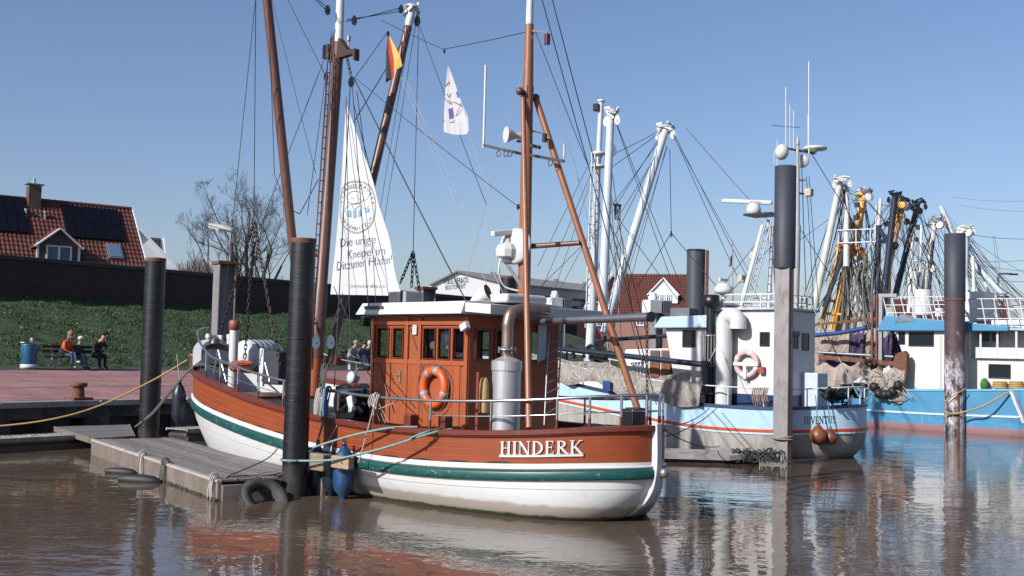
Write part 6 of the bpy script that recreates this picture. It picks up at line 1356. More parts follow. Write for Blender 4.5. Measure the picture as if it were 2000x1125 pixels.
def hull_build(hh,T_,top,low,stripe,zs=None,moul=None,draft=.7,cap_m=None,capw=.14):
    c,s_=hh.cap,hh.stk; a,b=hh.xs,hh.xb; L_=[]
    for f,dx in((0,0),(.35,.04),(.7,.14),(1,.38)): L_.append(hh.both(lambda x,f=f:(s_(x)-.03)*(1-f),a+dx,b-dx*2,q=1+dx*.1,qb=1+dx*.6))
    L_.append(hh.both(-.25,a+.9,b-1.4,B=hh.B*.94,q=1.15,qb=1.3)); L_.append(hh.both(-draft,a+2,b-2.2,B=hh.B*.7,q=1.3,qb=1.5))
    ringstrip(hh,'hull',low,T_,L_); ringstrip(hh,'topside',top,T_,[hh.both(lambda x:c(x)-.01,a,b),hh.both(lambda x:(c(x)+s_(x))/2,a,b),hh.both(lambda x:s_(x)-.03,a,b)])
    if stripe: ringstrip(hh,'stripe',stripe,T_,[hh.both(lambda x:s_(x)+.04,a,b,off=-.01),hh.both(lambda x:s_(x)+.035,a,b,off=.035),hh.both(lambda x:s_(x)-.035,a,b,off=.035),hh.both(lambda x:s_(x)-.04,a,b,off=-.01)],False)
    if moul: ringstrip(hh,'moulding',moul,T_,[hh.both(lambda x:s_(x)-.045,a,b,off=.0),hh.both(lambda x:s_(x)-.05,a,b,off=.022),hh.both(lambda x:s_(x)-.10,a,b,off=.022),hh.both(lambda x:s_(x)-.105,a,b,off=.0)],False)
    ringstrip(hh,'bulwark_lining',WHG,T_,[hh.both(lambda x:s_(x)-.1,a+.1,b-.1,off=-.08),hh.both(lambda x:c(x)-.02,a+.1,b-.1,off=-.08)])
    if cap_m: ringstrip(hh,'cap_rail',cap_m,T_,[hh.both(lambda x,q=q:c(x)+q,a,b,off=o_) for o_,q in((-.10,0),(-.10,.05),(.03,.05),(.035,-.03),(-.01,-.03))][::-1],False)
    dr=[]
    for t in hh.T:
        x=a+.1+(b-a-.2)*t; y=max(.02,hh.plan(x)-.08); dr.append([V((x,y*k,c(x)-.6+.05*(1-k*k))) for k in(-1,0,1)])
    MB().grid(dr).build('deck',mat('deck_grey',(.16,.17,.17),.8,var=.2,scale=2),T_)
hull_build(hj,J,JB,JG,STR,moul=mat('moulding_blue_white',(.55,.68,.78),.4,var=.05),cap_m=DBL)
# name on the stern
hj.arc_point(2,0,0,1)
def arc_at_px(hh,fr,px,zf):
    best=None
    for i in range(500):
        a=i*.012; p=hh.arc_point(2.4,a,0,zf); e=abs(proj(fr.W(p))[0]-px)
        if best is None or e<best[0]: best=(e,a)
    return best[1]
zn=lambda x:hj.stk(x)+.19
a0,a1=arc_at_px(hj,F,1569,zn),arc_at_px(hj,F,1632,zn); wj=sum(LET[c][0] for c in'JUVENTUS'); un=(a1-a0)/wj; cur=a0
for ch in'JUVENTUS':
    mb,_=serif_letter(ch,lambda a,b,d,c0=cur:hj.arc_point(2.4,c0+a*un,d+.004,lambda x:zn(x)+b*.20),.005); mb.build('letter',mat('letter_navy',(.006,.008,.03),.5),J); cur+=LET[ch][0]*un
# aft deckhouse
JW=mat('deckhouse_white',(.63,.64,.64),.35,var=.04,scale=1.5,dirt=(.5,.45,.38),dirt_amt=.3,dscale=3,dpos=.66)
yl=1.1; xd=F.y(1528,700,yl).x; yr=F.x(1592,700,xd).y; zt=F.x(1560,607,xd).z
rr_=.14; pl=[(xd,yr+rr_*0),(xd,yl-rr_),(xd+.08,yl-.08),(xd+rr_,yl),(3.7,yl),(3.7,yr),(xd,yr)][:-1]
dh=MB().prism(pl,(0,0,.6),(1,0,0),(0,1,0),(0,0,1),0,zt-.6).build('deckhouse',JW,J,bevel=.03)
MB().prism([(xd-.012,yr-.012),(xd-.012,yl-rr_-.02),(xd+.06,yl-.06),(xd+rr_,yl+.012),(3.72,yl+.012),(3.72,yr-.012)],(0,0,.62),(1,0,0),(0,1,0),(0,0,1),0,F.x(1560,772,xd).z-.62).build('plinth_band',DBL,J)
MB().prism([(xd-.10,yr-.08),(xd-.10,yl-.1),(xd+.3,yl+.12),(3.8,yl+.12),(3.8,yr-.08)],(0,0,zt-.005),(1,0,0),(0,1,0),(0,0,1),0,.06).build('deckhouse_roof',mat('roof_edge',(.5,.53,.57),.45),J)
def jwin(px,py,w,hgt,par=J,fr=F,x=xd,name='window'):
    c=fr.x(px,py,x); f=MB(); 
    for sy in(-1,1): f.box((x-.012,c.y+sy*w/2,c.z),(.03,.04,hgt)); f.box((x-.011,c.y,c.z+sy*hgt/2),(.028,w+.04,.04))
    o=f.build(name,BLK,par,bevel=.008); MB().box((x-.006,c.y,c.z),(.012,w-.03,hgt-.03)).build('pane',DARKGLASS,o); return o
jwin(1573,668,.34,.46); jwin(1554,664,.2,.46)
dm_=MB().box((xd-.015,F.x(1556,755,xd).y,F.x(1556,745,xd).z),(.035,.55,1.0)).build('door_shade_recess',mat('door_blue',(.10,.16,.27),.5,var=.05),J) if False else None
MB().box((xd-.25,F.x(1575,770,xd).y,F.x(1575,762,xd).z),(.5,.62,1.0)).build('locker',mat('locker_blue_white',(.55,.62,.72),.45,var=.05),J,bevel=.02)
MB().box((xd-.06,F.x(1552,645,xd).y,F.x(1552,652,xd).z),(.12,.22,.14)).build('flood_light',BLK,J,bevel=.02)
# goose neck ventilator
gyp=1.40; g0=F.y(1413,770,gyp); gz=F.y(1413,632,gyp).z; gx1=F.y(1438,640,gyp).x; 
gm=MB(); rad=(g0.x-gx1)/2+.03; pth=[V((g0.x,gyp,.7)),V((g0.x,gyp,1.6)),V((g0.x,gyp,gz))]+[V((g0.x-rad+rad*math.cos(R(a)),gyp,gz+rad*math.sin(R(a)))) for a in range(20,181,20)]+[V((g0.x-2*rad,gyp,gz-.15))]
gm.tube(pth,.235,22); gm.build('goose_neck_vent',JW,J)
# lifebuoy with cross bracket
LBJ=thing('lifebuoy','faded pink and white lifebuoy on a white cross bracket on the deckhouse','lifebuoy',F.W(F.y(1458,711,yl+.1)),F.rz)
MB().torus((0,0,0),(0,1,0),.33,.08,36,12).build('ring',mat('faded_pink',(.62,.44,.42),.6,var=.15,scale=4),LBJ)
for a in(30,110,200,290): 
    c_=V((.33*math.cos(R(a)),0,.33*math.sin(R(a)))); MB().lathe([(.082,-.05),(.086,-.045),(.086,.045),(.082,.05)],c_,(-math.sin(R(a)),0,math.cos(R(a))),seg=12).build('band',WHG,LBJ)
cbk=MB(); cbk.box((0,.095,.0),(.84,.03,.10)); cbk.box((0,.093,-.2),(.10,.03,.44)); cbk.build('cross_bracket',WHT,LBJ)
MB().box(F.y(1488,723,yl+.08),(.16,.12,.18)).build('lamp_box',mat('lamp_red_box',(.35,.05,.03),.5),J)
# ropes hanging on the rail
hk=MB(); r_=random.Random(9)
for i in range(9):
    a=F.y(1472+i*3.5,757,1.8); hk.tube(smoothpts([a+V((0,0,.0)),a+V((.03,.02,-.2)),a+V((r_.uniform(-.03,.03),0,-.38-r_.uniform(0,.14)))],3),.018,5)
hk.build('hanging_rope',mat('rope_rusty',(.28,.19,.15),.9,var=.5,scale=9),J)
# forward wheelhouse with visor
yw=1.15; x0,x1=F.y(1396,700,yw).x,F.y(1303,700,yw).x; zt=F.y(1340,640,yw).z
MB().prism([(x0-.05,.7),(x1-.25,.7),(x1-.25,1.9),(x1+.1,zt),(x0-.05,zt)],(0,-yw,0),(1,0,0),(0,0,1),(0,1,0),0,2*yw).build('wheelhouse',JW,J,bevel=.04)
va,vb_=F.y(1291,641,yw+.2),F.y(1352,638,yw+.2); vz=F.y(1320,619,yw).z
MB().prism([(x0-.08,zt-.0),(x1+.4,zt-.02),(x1+.12,vz),(x0-.08,vz+.05)],(0,-yw-.2,0),(1,0,0),(0,0,1),(0,1,0),0,2*yw+.4).build('visor_roof',mat('visor_blue',(.45,.60,.80),.4,var=.05),J,bevel=.03)
def side_win(fr,px0,py0,px1,py1,y,par,sd=1):
    a=fr.y(px0,py0,y); b=fr.y(px1,py1,y); c=(a+b)/2; w_=abs(a.x-b.x); hgt=abs(a.z-b.z); f=MB()
    for k in(-1,1): f.box((c.x+k*w_/2,y+.012*sd,c.z),(.05,.03,hgt)); f.box((c.x,y+.0115*sd,c.z+k*hgt/2),(w_+.05,.029,.05))
    o=f.build('window',BLK,par,bevel=.012); MB().box((c.x,y+.004*sd,c.z),(w_-.04,.012,hgt-.04)).build('pane',DARKGLASS,o); return o
side_win(F,1335,646,1357,677,yw,J); side_win(F,1486,650,1502,675,yl,J); 
MB().box(F.y(1377,628,.3),(.9,.8,.35)).build('roof_locker',mat('locker_blue',(.012,.04,.12),.5),J,bevel=.03)
MB().box(F.y(1338,612,.2),(.7,.6,.3)).build('roof_box',mat('box_grey2',(.12,.13,.15),.6),J,bevel=.02)
# low forward casing and teak doors
yc=1.0; xa_,xb_2=F.y(1305,710,yc).x,F.y(1215,710,yc).x
MB().prism([(xa_,.7),(xb_2+.3,.7),(xb_2-.1,F.y(1215,682,yc).z),(xa_,F.y(1300,680,yc).z)],(0,-yc,0),(1,0,0),(0,0,1),(0,1,0),0,2*yc).build('casing',JW,J,bevel=.03)
TK=mat('teak_door',(.20,.065,.03),.5,var=.25,scale=3,stretch=(1,1,.2))
for (a,b) in((1270,1287),(1292,1309)):
    p,q=F.y(a,684,yc+.05),F.y(b,737,yc+.05); d_=MB().box(((p.x+q.x)/2,yc+.03,(p.z+q.z)/2),(abs(p.x-q.x),.06,abs(p.z-q.z))).build('door',TK,J,bevel=.01); MB().box(((p.x+q.x)/2,yc+.064,(p.z+q.z)/2+.18),(abs(p.x-q.x)*.62,.012,abs(p.z-q.z)*.42)).build('pane',glass('door_pane',(.08,.09,.10),.1),d_)
sg=MB()
for px in(1236,1240,1246,1252): a=F.y(px,708,yc+.05); sg.bar(a,a+V((0,.02,-.5)),.03,.03)
sg.bar(F.y(1230,706,yc+.05),F.y(1256,704,yc+.05),.09,.09); sg.build('brush_rack',WHG,J)
# stack with slotted guard
s0=F.y(1387,720,1.35); ss_=MB(); ss_.cyl((s0.x,1.35,1.0),(s0.x,1.35,F.y(1390,600,1.35).z),.13,seg=14); ss_.lathe([(.17,0),(.26,.05),(.23,.35),(.1,.36)],(s0.x,1.35,F.y(1390,600,1.35).z),seg=14); ss_.build('stack',BLK,J)
gb_=MB()
for i in range(14):
    a=PI*2*i/14; gb_.box((s0.x+.2*math.cos(a),1.35+.2*math.sin(a),F.y(1387,712,1.35).z),(.025,.025,1.75))
for zz in(656,715,768): gb_.torus((s0.x,1.35,F.y(1387,zz,1.35).z),(0,0,1),.2,.02,20,5)
gb_.build('stack_guard',GALV,J)
# stowed black poles
for (a,b,r_) in(((1092,681,1.7),(1383,713,1.7),.085),((1130,668,-1.5),(1312,655,-1.5),.07)):
    MB().cyl(F.y(*a),F.y(*b),r_*.9,r_,12).build('stowed_pole',mat('pole_navy',(.018,.024,.04),.35,var=.2),J)
MB().bar(F.y(1376,705,1.7),F.y(1376,765,1.75),.2,.2).build('pole_crutch',BLK,J); 
# rails and nets on the port bulwark
rp1=[V((x,hj.plan(x)-.06,hj.cap(x)+.55)) for x in [1.6+i*.3 for i in range(36)]]; MB().tube(rp1,.02,6).build('guard_rail',WHG,J)
ps=[V((p.x,-p.y,p.z)) for p in rp1]; MB().tube(ps,.02,6).build('guard_rail',WHG,J)
for x in [1.9+1.0*i for i in range(10)]:
    for sd in(1,-1): MB().cyl((x,sd*(hj.plan(x)-.06),hj.cap(x)),(x,sd*(hj.plan(x)-.06),hj.cap(x)+.55),.018,seg=6).build('stanchion',WHG,J)
sr=[p for p in hj.row(lambda x:hj.cap(x)+.52,hj.xs,hj.xb,off=-.06) if p.x<1.7]; sr=[V((p.x,-p.y,p.z)) for p in sr][::-1]+sr[1:]; MB().tube(sr,.02,6).build('guard_rail',WHG,J)
for k in range(0,len(sr),3): MB().cyl(sr[k]-V((0,0,.52)),sr[k],.018,seg=6).build('stanchion',WHG,J)
NET=mat('net_grey',(.34,.30,.27),.95,var=.35,scale=7,bump=.55,bscale=34,dirt=(.17,.15,.135),dirt_amt=.7,dscale=6,dpos=.52,stretch=(2.2,2.2,.5)); NETP=mat('net_purple',(.075,.055,.12),.95,var=.45,scale=7,bump=.5,bscale=60); NETB=mat('net_beige',(.36,.29,.24),.95,var=.35,scale=5,bump=.5,bscale=60); NETG=mat('net_dark_green',(.012,.035,.035),.9,var=.5,scale=12)
def net_sheet(name,top,drop,fold,m,par,seed,out=V((0,.12,0)),n=10,thick=.05,tws=True):
    """net draped over a line: top points, ragged drop, deep folds, plus cords lying on it"""
    r_=random.Random(seed); rows=[]; ph=[r_.uniform(0,6) for _ in range(4)]; k=len(top)
    for i in range(n+1):
        t=i/n; row=[]
        for j,p in enumerate(top):
            dr=drop(j/(k-1)) if callable(drop) else drop
            f=fold*(.9*math.sin(j*.33+ph[0]+t*.9)+.8*math.sin(j*.71+ph[1]-t*.7)+.35*math.sin(j*1.25+ph[2]+.5*t))
            row.append(V(p)+out*(.5+1.0*math.sin(min(1,t*1.4)*PI/2))+out.normalized()*f*(.35+t)+V((0,0,-dr*t+.04*math.sin(j*.37+ph[3])*(1-t)+.02*math.sin(j*.9+ph[0])*(1-t))))
        rows.append(row)
    mb=MB(); mb.slab(rows,thick,out); o=mb.build(name,m,par,kind='stuff' if False else None)
    if tws:
        c=MB()
        for q in range(int(k*1.6)):
            j=r_.uniform(0,k-1.01); i=r_.uniform(0,n*.25); pts=[]; sl=r_.uniform(-.9,.9)
            for s_ in range(6):
                jj=max(0,min(k-1.01,j+sl*s_+.12*s_*s_*sl)); ii=min(n-.01,i+s_*n*.13); a=rows[int(ii)][int(jj)].lerp(rows[int(ii)][min(k-1,int(jj)+1)],jj-int(jj)); b=rows[min(n,int(ii)+1)][int(jj)].lerp(rows[min(n,int(ii)+1)][min(k-1,int(jj)+1)],jj-int(jj)); pts.append(a.lerp(b,ii-int(ii))+out.normalized()*.008)
            c.tube(smoothpts(pts,3),.014,4,caps=False)
        c.build('net_cord',ROPEW if q%2 else m,o if par is None else o,kind='stuff')
    return o
NJ=thing('fishing_net','long grey fishing net draped over the rail of the light blue kutter','net',F.O,F.rz)
tp=[V((x,hj.plan(x)-.02,hj.cap(x)+.60+.05*math.sin(x*2))) for x in [3.6+i*.078 for i in range(84)]]
net_sheet('netting',tp,lambda u:.50+.10*math.sin(u*19)+(.15 if u<.18 else 0),.045,NET,NJ,3,n=14)
tp=[V((x,hj.plan(x)-.5+.2*math.sin(x*3),hj.cap(x)+.72+.10*math.sin(x*1.9))) for x in [4.2+i*.14 for i in range(42)]]
net_sheet('netting',tp,.6,.10,NET,NJ,4)
NJ2=thing('fishing_net','dark green trawl net bundled on the stern rail of the light blue kutter','net',F.O,F.rz); r_=random.Random(8); mb=MB()
for i in range(42):
    c_=F.x(1640+r_.gauss(0,14),770+r_.gauss(0,5),.25+r_.uniform(-.1,.1)); mb.tube(smoothpts([c_+V((r_.uniform(-.15,.15),r_.uniform(-.3,.3),r_.uniform(-.12,.12))) for _ in range(6)],3),r_.uniform(.02,.04),5)
mb.build('net_bundle',NETG,NJ2)
def buoy(label,px,py,d,r,col):
    c=at(px,py,d); t=thing('buoy',label,'buoy',c); MB().lathe([(.02,-r*1.0),(r*.6,-r*.82),(r*.95,-r*.35),(r,0),(r*.88,r*.45),(r*.5,r*.95),(r*.18,r*1.3),(.03,r*1.36)],seg=20).build('body',col,t); MB().torus((0,0,r*1.42),(0,1,0),.03,.014,10,5).build('eye',ROPEB,t); MB().tube([V((0,0,r*1.4)),V((-.05,.12,r*1.4+.75))],.014,5).build('lanyard',ROPEB,t)
buoy('larger ochre brown pear buoy hanging at the light blue stern',1598,852,30.75,.235,mat('buoy_ochre',(.20,.065,.02),.45,var=.25,scale=4)); buoy('smaller rust red pear buoy beside the ochre one at the light blue stern',1622,855,30.85,.19,mat('buoy_red',(.15,.042,.026),.45,var=.25,scale=4))
# top rails, tripod mast, radar, domes
rz_=F.x(1560,577,xd).z; zt=F.x(1560,607,xd).z
for zz in(rz_,(rz_+zt)/2): MB().tube([V((3.7,yl,zz)),V((xd+.1,yl,zz)),V((xd+.1,yr,zz)),V((3.7,yr,zz))],.022,6,smooth=False).build('top_rail',WHG,J)
for (x,y) in [(xd+.1,yl+(yr-yl)*i/6) for i in range(7)]+[(xd+.1+i*.6,yy) for i in range(1,3) for yy in(yl,yr)]: MB().cyl((x,y,zt),(x,y,rz_),.02,seg=6).build('stanchion',WHG,J)
def spar(fr,a,b,ra,rb,m,par,name='mast',seg=12): return MB().cyl(fr.y(*a),fr.y(*b),ra,rb,seg).build(name,m,par)
GM=mat('mast_grey',(.36,.37,.39),.4,var=.1,scale=4); LBM=mat('mast_pale_blue',(.60,.66,.72),.4,var=.07,scale=3,dirt=(.35,.33,.3),dirt_amt=.3,dscale=8,dpos=.62)
spar(F,(1553,620,0),(1558,440,0),.10,.09,GM,J); spar(F,(1558,440,0),(1558,285,0),.062,.045,GM,J,'topmast'); MB().lathe([(.045,0),(.075,.05),(.03,.2),(.01,.3)],F.y(1558,285,0),seg=10).build('mast_finial',GM,J)
for a,b,r_ in(((1440,625,.6),(1490,440,.15),.075),((1500,625,-.3),(1508,440,.0),.075),((1520,640,-.9),(1500,430,0),.06)): spar(F,a,b,r_,r_*.85,LBM,J,'tripod_leg')
jl=MB(); a0,a1,b0,b1=F.y(1448,620,.8),F.y(1497,430,.3),F.y(1461,620,.8),F.y(1507,430,.3)
jl.tube([a0,a1],.02,5); jl.tube([b0,b1],.02,5); jl.build('mast_ladder',GALV,J)
for i in range(1,14): MB().tube([a0.lerp(a1,i/14),b0.lerp(b1,i/14)],.015,5).build('rung',GALV,J)
MB().box(F.y(1490,420,0),(.9,.7,.06)).build('radar_platform',BLK,J); MB().lathe([(.12,-.16),(.2,-.14),(.22,.0),(.18,.14),(.08,.2)],F.y(1472,410,.1),seg=14).build('radar_base',WHT,J)
rs_=MB(); ra_,rb_=F.y(1411,392,.1),F.y(1508,396,.1); rs_.bar(ra_,rb_,.12,.12); ro=rs_.build('radar_scanner',WHT,J,bevel=.04)
tk=TX['koden']; o_,e_=F.y(1465,396.5,.17),F.y(1486,397.5,.17); uu=(e_-o_); W_=uu.length; uu.normalize(); s_=W_/width(tk); mb=MB(); put_text(mb,tk,lambda x,y:o_+uu*(x*s_)+V((0,0,y*.105))+V((-.0,.0,0))); mb.build('lettering',mat('letter_blue',(.02,.04,.25),.5),ro)
MB().ball(F.y(1527,297,.1),.20,16,10,(1,1,1.15)).build('satellite_dome',WHT,J); MB().lathe([(.03,-.16),(.05,-.1),(.33,-.05),(.345,0),(.30,.03),(.02,.06)],F.y(1592,289,-.3),seg=24).build('flat_dome',WHG,J)
MB().bar(F.y(1527,288,.1),F.y(1592,300,-.3),.06,.06).build('antenna_yard',BLK,J)
for (px,y0,y1,r_) in((1535,300,170,.016),(1543,300,205,.012),(1550,290,215,.012),(1580,300,120,.018),(1518,325,272,.010),(1512,320,295,.010),(1578,290,225,.010)): MB().tube([F.y(px,y0,0),F.y(px,y1,0)],r_,6).build('antenna',WHG,J)
MB().bar(F.y(1508,245,0),F.y(1562,249,0),.02,.02).build('aerial_bar',WIRE,J); MB().lathe([(.03,0),(.17,.02),(.19,.05),(.17,.08),(.03,.1)],F.y(1567,315,-.2),(.2,-.5,.1),seg=16).build('speaker',WHG,J)
for a,b in(((1540,375,.1),(1581,380,-.2)),((1545,352,0),(1572,352,-.1))): MB().bar(F.y(*a),F.y(*b),.05,.05).build('lamp_arm',BLK,J)
for px,py in((1580,376),(1449,545),(1472,500)): MB().box(F.y(px,py,-.1),(.2,.2,.22)).build('deck_lamp',mat('lamp_cream',(.5,.45,.36),.5),J,bevel=.02)
rdq=F.y(1413,575,1.0); MB().lathe([(.05,-.3),(.05,0),(.19,.02),(.27,.06),(.27,.16),(.22,.24),(.17,.30),(.12,.33),(.02,.34)],rdq,seg=18).build('radome',WHT,J); MB().box(rdq+V((0,0,.42)),(.06,.45,.07)).build('radome_bar',WHG,J); MB().cyl(rdq-V((0,0,1.0)),rdq,.06,seg=10).build('radome_post',WHG,J)
# foremast group
fm0=F.y(1160,700,0); fm1=F.y(1166,440,0); 
spar(F,(1151,705,0),(1165,395,0),.15,.13,LBM,J,'mast',16); spar(F,(1165,395,0),(1174,200,0),.10,.08,LBM,J,'topmast'); MB().lathe([(.10,-.03),(.13,0),(.12,.05),(.02,.08)],F.y(1174,198,0),seg=12).build('mast_cap',LBM,J); MB().box(F.y(1166,210,.1),(.2,.2,.24)).build('mast_lamp',BLK,J,bevel=.02)
spar(F,(1176,620,.9),(1193,222,.9),.15,.12,LBM,J,'trawl_boom',16); spar(F,(1205,560,-.9),(1300,252,-2.2),.15,.13,LBM,J,'trawl_boom',16); spar(F,(1178,650,-.4),(1205,560,-.9),.13,.15,LBM,J,'boom_heel')
def boomhead(fr,c,m,par,s=.3,seed=1):
    r_=random.Random(seed); q=fr.y(*c); mb=MB(); 
    for i in range(9): a=r_.uniform(0,6.28); mb.bar(q+V((s*math.cos(a),s*math.sin(a),r_.uniform(-.2,.15))),q+V((s*.8*math.cos(a+1.2),s*.8*math.sin(a+1.2),r_.uniform(-.25,.2))),.06,.08)
    mb.torus(q,(0,0,1),s*.8,.035,14,5); mb.build('boom_fitting',m,par)
    for k in range(2):
        b=MB(); block(b,q+V((s*(k*2-1),0,-.3)),.16,V((.8,.5,0))); b.build('pulley_block',m,par)
boomhead(F,(1195,218,.9),WHG,J,.22,1); boomhead(F,(1300,248,-2.2),WHG,J,.3,2)
jl=MB(); a0,a1,b0,b1=F.y(1143,640,.5),F.y(1156,300,.3),F.y(1151,640,.4),F.y(1162,300,.25); jl.tube([a0,a1],.02,5); jl.tube([b0,b1],.02,5); jl.build('mast_ladder',WHG,J)
for i in range(1,22): MB().tube([a0.lerp(a1,i/22),b0.lerp(b1,i/22)],.015,5).build('rung',GALV,J)
for py in(300,325): MB().torus(F.y(1168,py,0),(0,0,1),.2,.05,14,6).build('mast_band',WHG,J)
gbk=MB(); q=F.y(1206,415,-.8); gbk.box(q+V((0,-.12,0)),(.06,.05,.5)); gbk.box(q+V((0,.12,0)),(.06,.05,.5)); gbk.box(q+V((0,0,.25)),(.12,.3,.06)); gbk.build('cage_lamp',mat('lamp_green',(.03,.13,.11),.5),J); MB().cyl(q+V((0,0,-.22)),q+V((0,0,.1)),.11,seg=14).build('lamp_glass',mat('lamp_pale',(.55,.6,.62),.3),J)
for py,px in((293,1197),(392,1185),(300,1170)):
    b=MB(); block(b,F.y(px,py,-.3),.2,V((.8,.5,0))); b.build('pulley_block',mat('block_blue_grey',(.12,.16,.22),.4),J)
JR=[((1198,225,.9),(1330,560,-1),.01),((1198,225,.9),(1310,545,-1),.01),((1290,255,-2.2),(1205,298,.3),.01),((1290,258,-2.2),(1190,330,.3),.01),((1292,262,-2.2),(1188,425,.2),.009),((1295,265,-2.2),(1196,400,.2),.009),((1297,270,-2.2),(1150,560,.8),.009),((1299,275,-2.2),(1210,420,-.7),.010),((1308,290,-2.2),(1311,450,-2.2),.01),((1311,455,-2.2),(1245,560,-2),.011),((1311,455,-2.2),(1400,560,-1.6),.011),((1315,258,-2.2),(1500,620,-1.2),.010),((1315,262,-2.2),(1440,540,-.8),.010),((1313,262,-2.2),(1480,560,-.8),.008),((1304,285,-2.2),(1222,545,-1),.008),((1302,285,-2.2),(1228,560,-1.4),.008),((1206,440,-.8),(1200,640,-.8),.02),((1212,440,-.8),(1208,640,-.8),.012),((1210,430,-.8),(1365,640,.5),.010),
((1160,300,.2),(1050,520,1.4),.009),((1158,330,.2),(1060,560,1.4),.009),((1155,350,.2),(1075,590,1.4),.008),((1170,420,0),(1075,600,1.5),.008),((1176,440,0),(1040,575,1.5),.010),((1190,300,.5),(1240,640,-.5),.010),((1186,350,.5),(1262,650,-1),.009),((1186,420,.4),(1290,670,.2),.009),((1195,480,0),(1130,575,1.5),.010),((1212,470,-.8),(1165,600,.6),.008),((1183,300,.3),(1178,700,.8),.009),((1187,300,-.3),(1216,690,-.8),.009),((1189,430,.3),(1192,680,.6),.009),
((1565,300,-.2),(1575,600,-.6),.010),((1585,300,-.3),(1690,470,-1),.010),((1575,345,-.2),(1590,610,-.5),.009),((1580,345,-.2),(1600,610,-.6),.009),((1505,440,0),(1385,590,.8),.009),((1507,480,0),(1365,640,.8),.009),((1500,430,0),(1340,250,-2.2),.007),((1565,450,0),(1690,640,-1.3),.010),((1567,560,0),(1676,772,0),.016),((1430,470,.6),(1432,600,.6),.012),((1440,600,1),(1352,768,1.9),.014),((1370,560,1),(1440,768,1.85),.009)]
for a,b,r_ in JR: 
    p,q=F.y(*a),F.y(*b); MB().tube(sagline(p,q,.004*(p-q).length,4),r_*1.15,5,caps=False).build('stay',WIRE if r_<.012 else WIREL,J)
chain_mesh(F.y(1311,452,-2.2),F.y(1311,462,-2.2),.1,.016).build('chain',CHAIN,J)
fgj,rw=None,None
t=thing('flag','tiny limp flag on a staff ahead of the radar mast','flag',F.W(F.y(1432,505,.6))); mb=MB(); rws=[[F.W(F.y(1432-5*j/4-2*i/4,497+22*i/6+3*j/4,.6+.04*math.sin(j*2+i))) for j in range(5)] for i in range(7)]; mb.slab(rws,.006,F.Y); mb.build('cloth',[mat('flag_dull',(.12,.05,.09),.8,var=.5,scale=9)],t,world=True)
# funnel, winch, gear on the fore deck: dark clutter between the masts and wheelhouse
r_=random.Random(12)
for i in range(26):
    a=F.y(r_.uniform(1100,1210),r_.uniform(660,715),r_.uniform(-1.2,.8)); MB().bar(a,a+V((r_.uniform(-.5,.5),r_.uniform(-.5,.5),r_.uniform(-.4,.5))),r_.uniform(.05,.14),r_.uniform(.05,.14)).build('deck_gear',BLK,J)
MB().box(F.y(1190,722,.9),(.9,.6,.22)).build('fish_crate',mat('crate_yellow',(.50,.42,.06),.5),J,bevel=.02); MB().box(F.y(1185,752,2.42),(.28,.06,.26)).build('blue_box',mat('blue_plastic',(.012,.06,.22),.4),J,bevel=.02)
for lab,a,b in(('thin line from the red kutter stern to the light blue kutter',WK(V((-.5,-.5,1.5))),F.W(F.y(1385,797,2.15))),('second thin line from the red kutter stern to the low pontoon',WK(V((-.3,-.7,1.45))),atz(1405,872,.25)),('dark line from the red kutter quarter to the light blue hull side',WK(V((-.8,0,1.35))),F.W(F.y(1400,797,2.2)))):
    rope(lab,sagline(a,b,.12,10),.011,ROPED)
# ============================================================ BLUE TRAWLER
G=Frame((18.5,46.7),math.degrees(math.atan2(.67,-.74)))
B=thing('trawler','bright blue trawler with white wheelhouse moored on the far right','boat',G.O,G.rz)
hb_=Hull(2.6,-8.5,8.6,0,3.0,.45,2.4,.6,[(-8.5,2.2),(-3,1.72),(0,1.58),(2,1.52),(5,1.5),(8.6,1.9)],[(-8.5,.9),(-3,.72),(0,.66),(3,.66),(8.6,.85)])
BLH=mat('trawler_blue',(.06,.25,.43),.38,var=.10,scale=1.6,dirt=(.10,.20,.27),dirt_amt=.5,dscale=3,dpos=.6,bump=.06)
hull_build(hb_,B,BLH,hullmat('trawler_low',(.06,.25,.43),(.24,.12,.115),.17,green=False),mat('trawler_stripe',(.55,.66,.74),.4,var=.15,scale=6),cap_m=mat('trawler_cap',(.10,.36,.52),.45,var=.1))
BW=mat('trawler_white',(.63,.64,.64),.35,var=.05,scale=1.5,dirt=(.52,.42,.35),dirt_amt=.35,dscale=2.5,dpos=.64)
yb=1.9; xl,xr_=G.y(1768,700,yb).x,G.y(1890,700,yb).x; zt=G.y(1800,646,yb).z; zb2=.95
MB().prism([(xr_,zb2),(xl+.0,zb2),(xl+.1,2.9),(xl+.45,zt),(xr_,zt)],(0,-yb,0),(1,0,0),(0,0,1),(0,1,0),0,2*yb).build('wheelhouse',BW,B,bevel=.03)
side_win(G,1776,650,1823,676,yb,B)
ws=MB(); a,b=G.y(1757,649,yb+.02),G.y(1765,673,yb+.02); ws.box(((a.x+b.x)/2,yb+.005,(a.z+b.z)/2),(abs(a.x-b.x)+.1,.03,abs(a.z-b.z))); ws.build('quarter_window',DARKGLASS,B)
rbl=mat('roof_blue',(.06,.25,.43),.4,var=.06,scale=2)
MB().prism([(xr_-1.6,zt),(xl+1.15,zt-.02),(xl+.75,zt+.60),(xl-.4,zt+.52),(xr_-1.6,zt+.18)],(0,-yb-.25,0),(1,0,0),(0,0,1),(0,1,0),0,2*yb+.5).build('wheelhouse_roof',rbl,B,bevel=.03)
a,b=G.y(1745,613,yb+.26),G.y(1788,630,yb+.26); MB().prism([(a.x-.05,b.z-.02),(b.x+.1,b.z+.05),(b.x+.1,b.z+.28),(a.x-.30,a.z)],(0,yb+.25,0),(1,0,0),(0,0,1),(0,1,0),0,.02).build('roof_window',mat('roof_pane',(.16,.19,.22),.15,var=.5,scale=4),B)
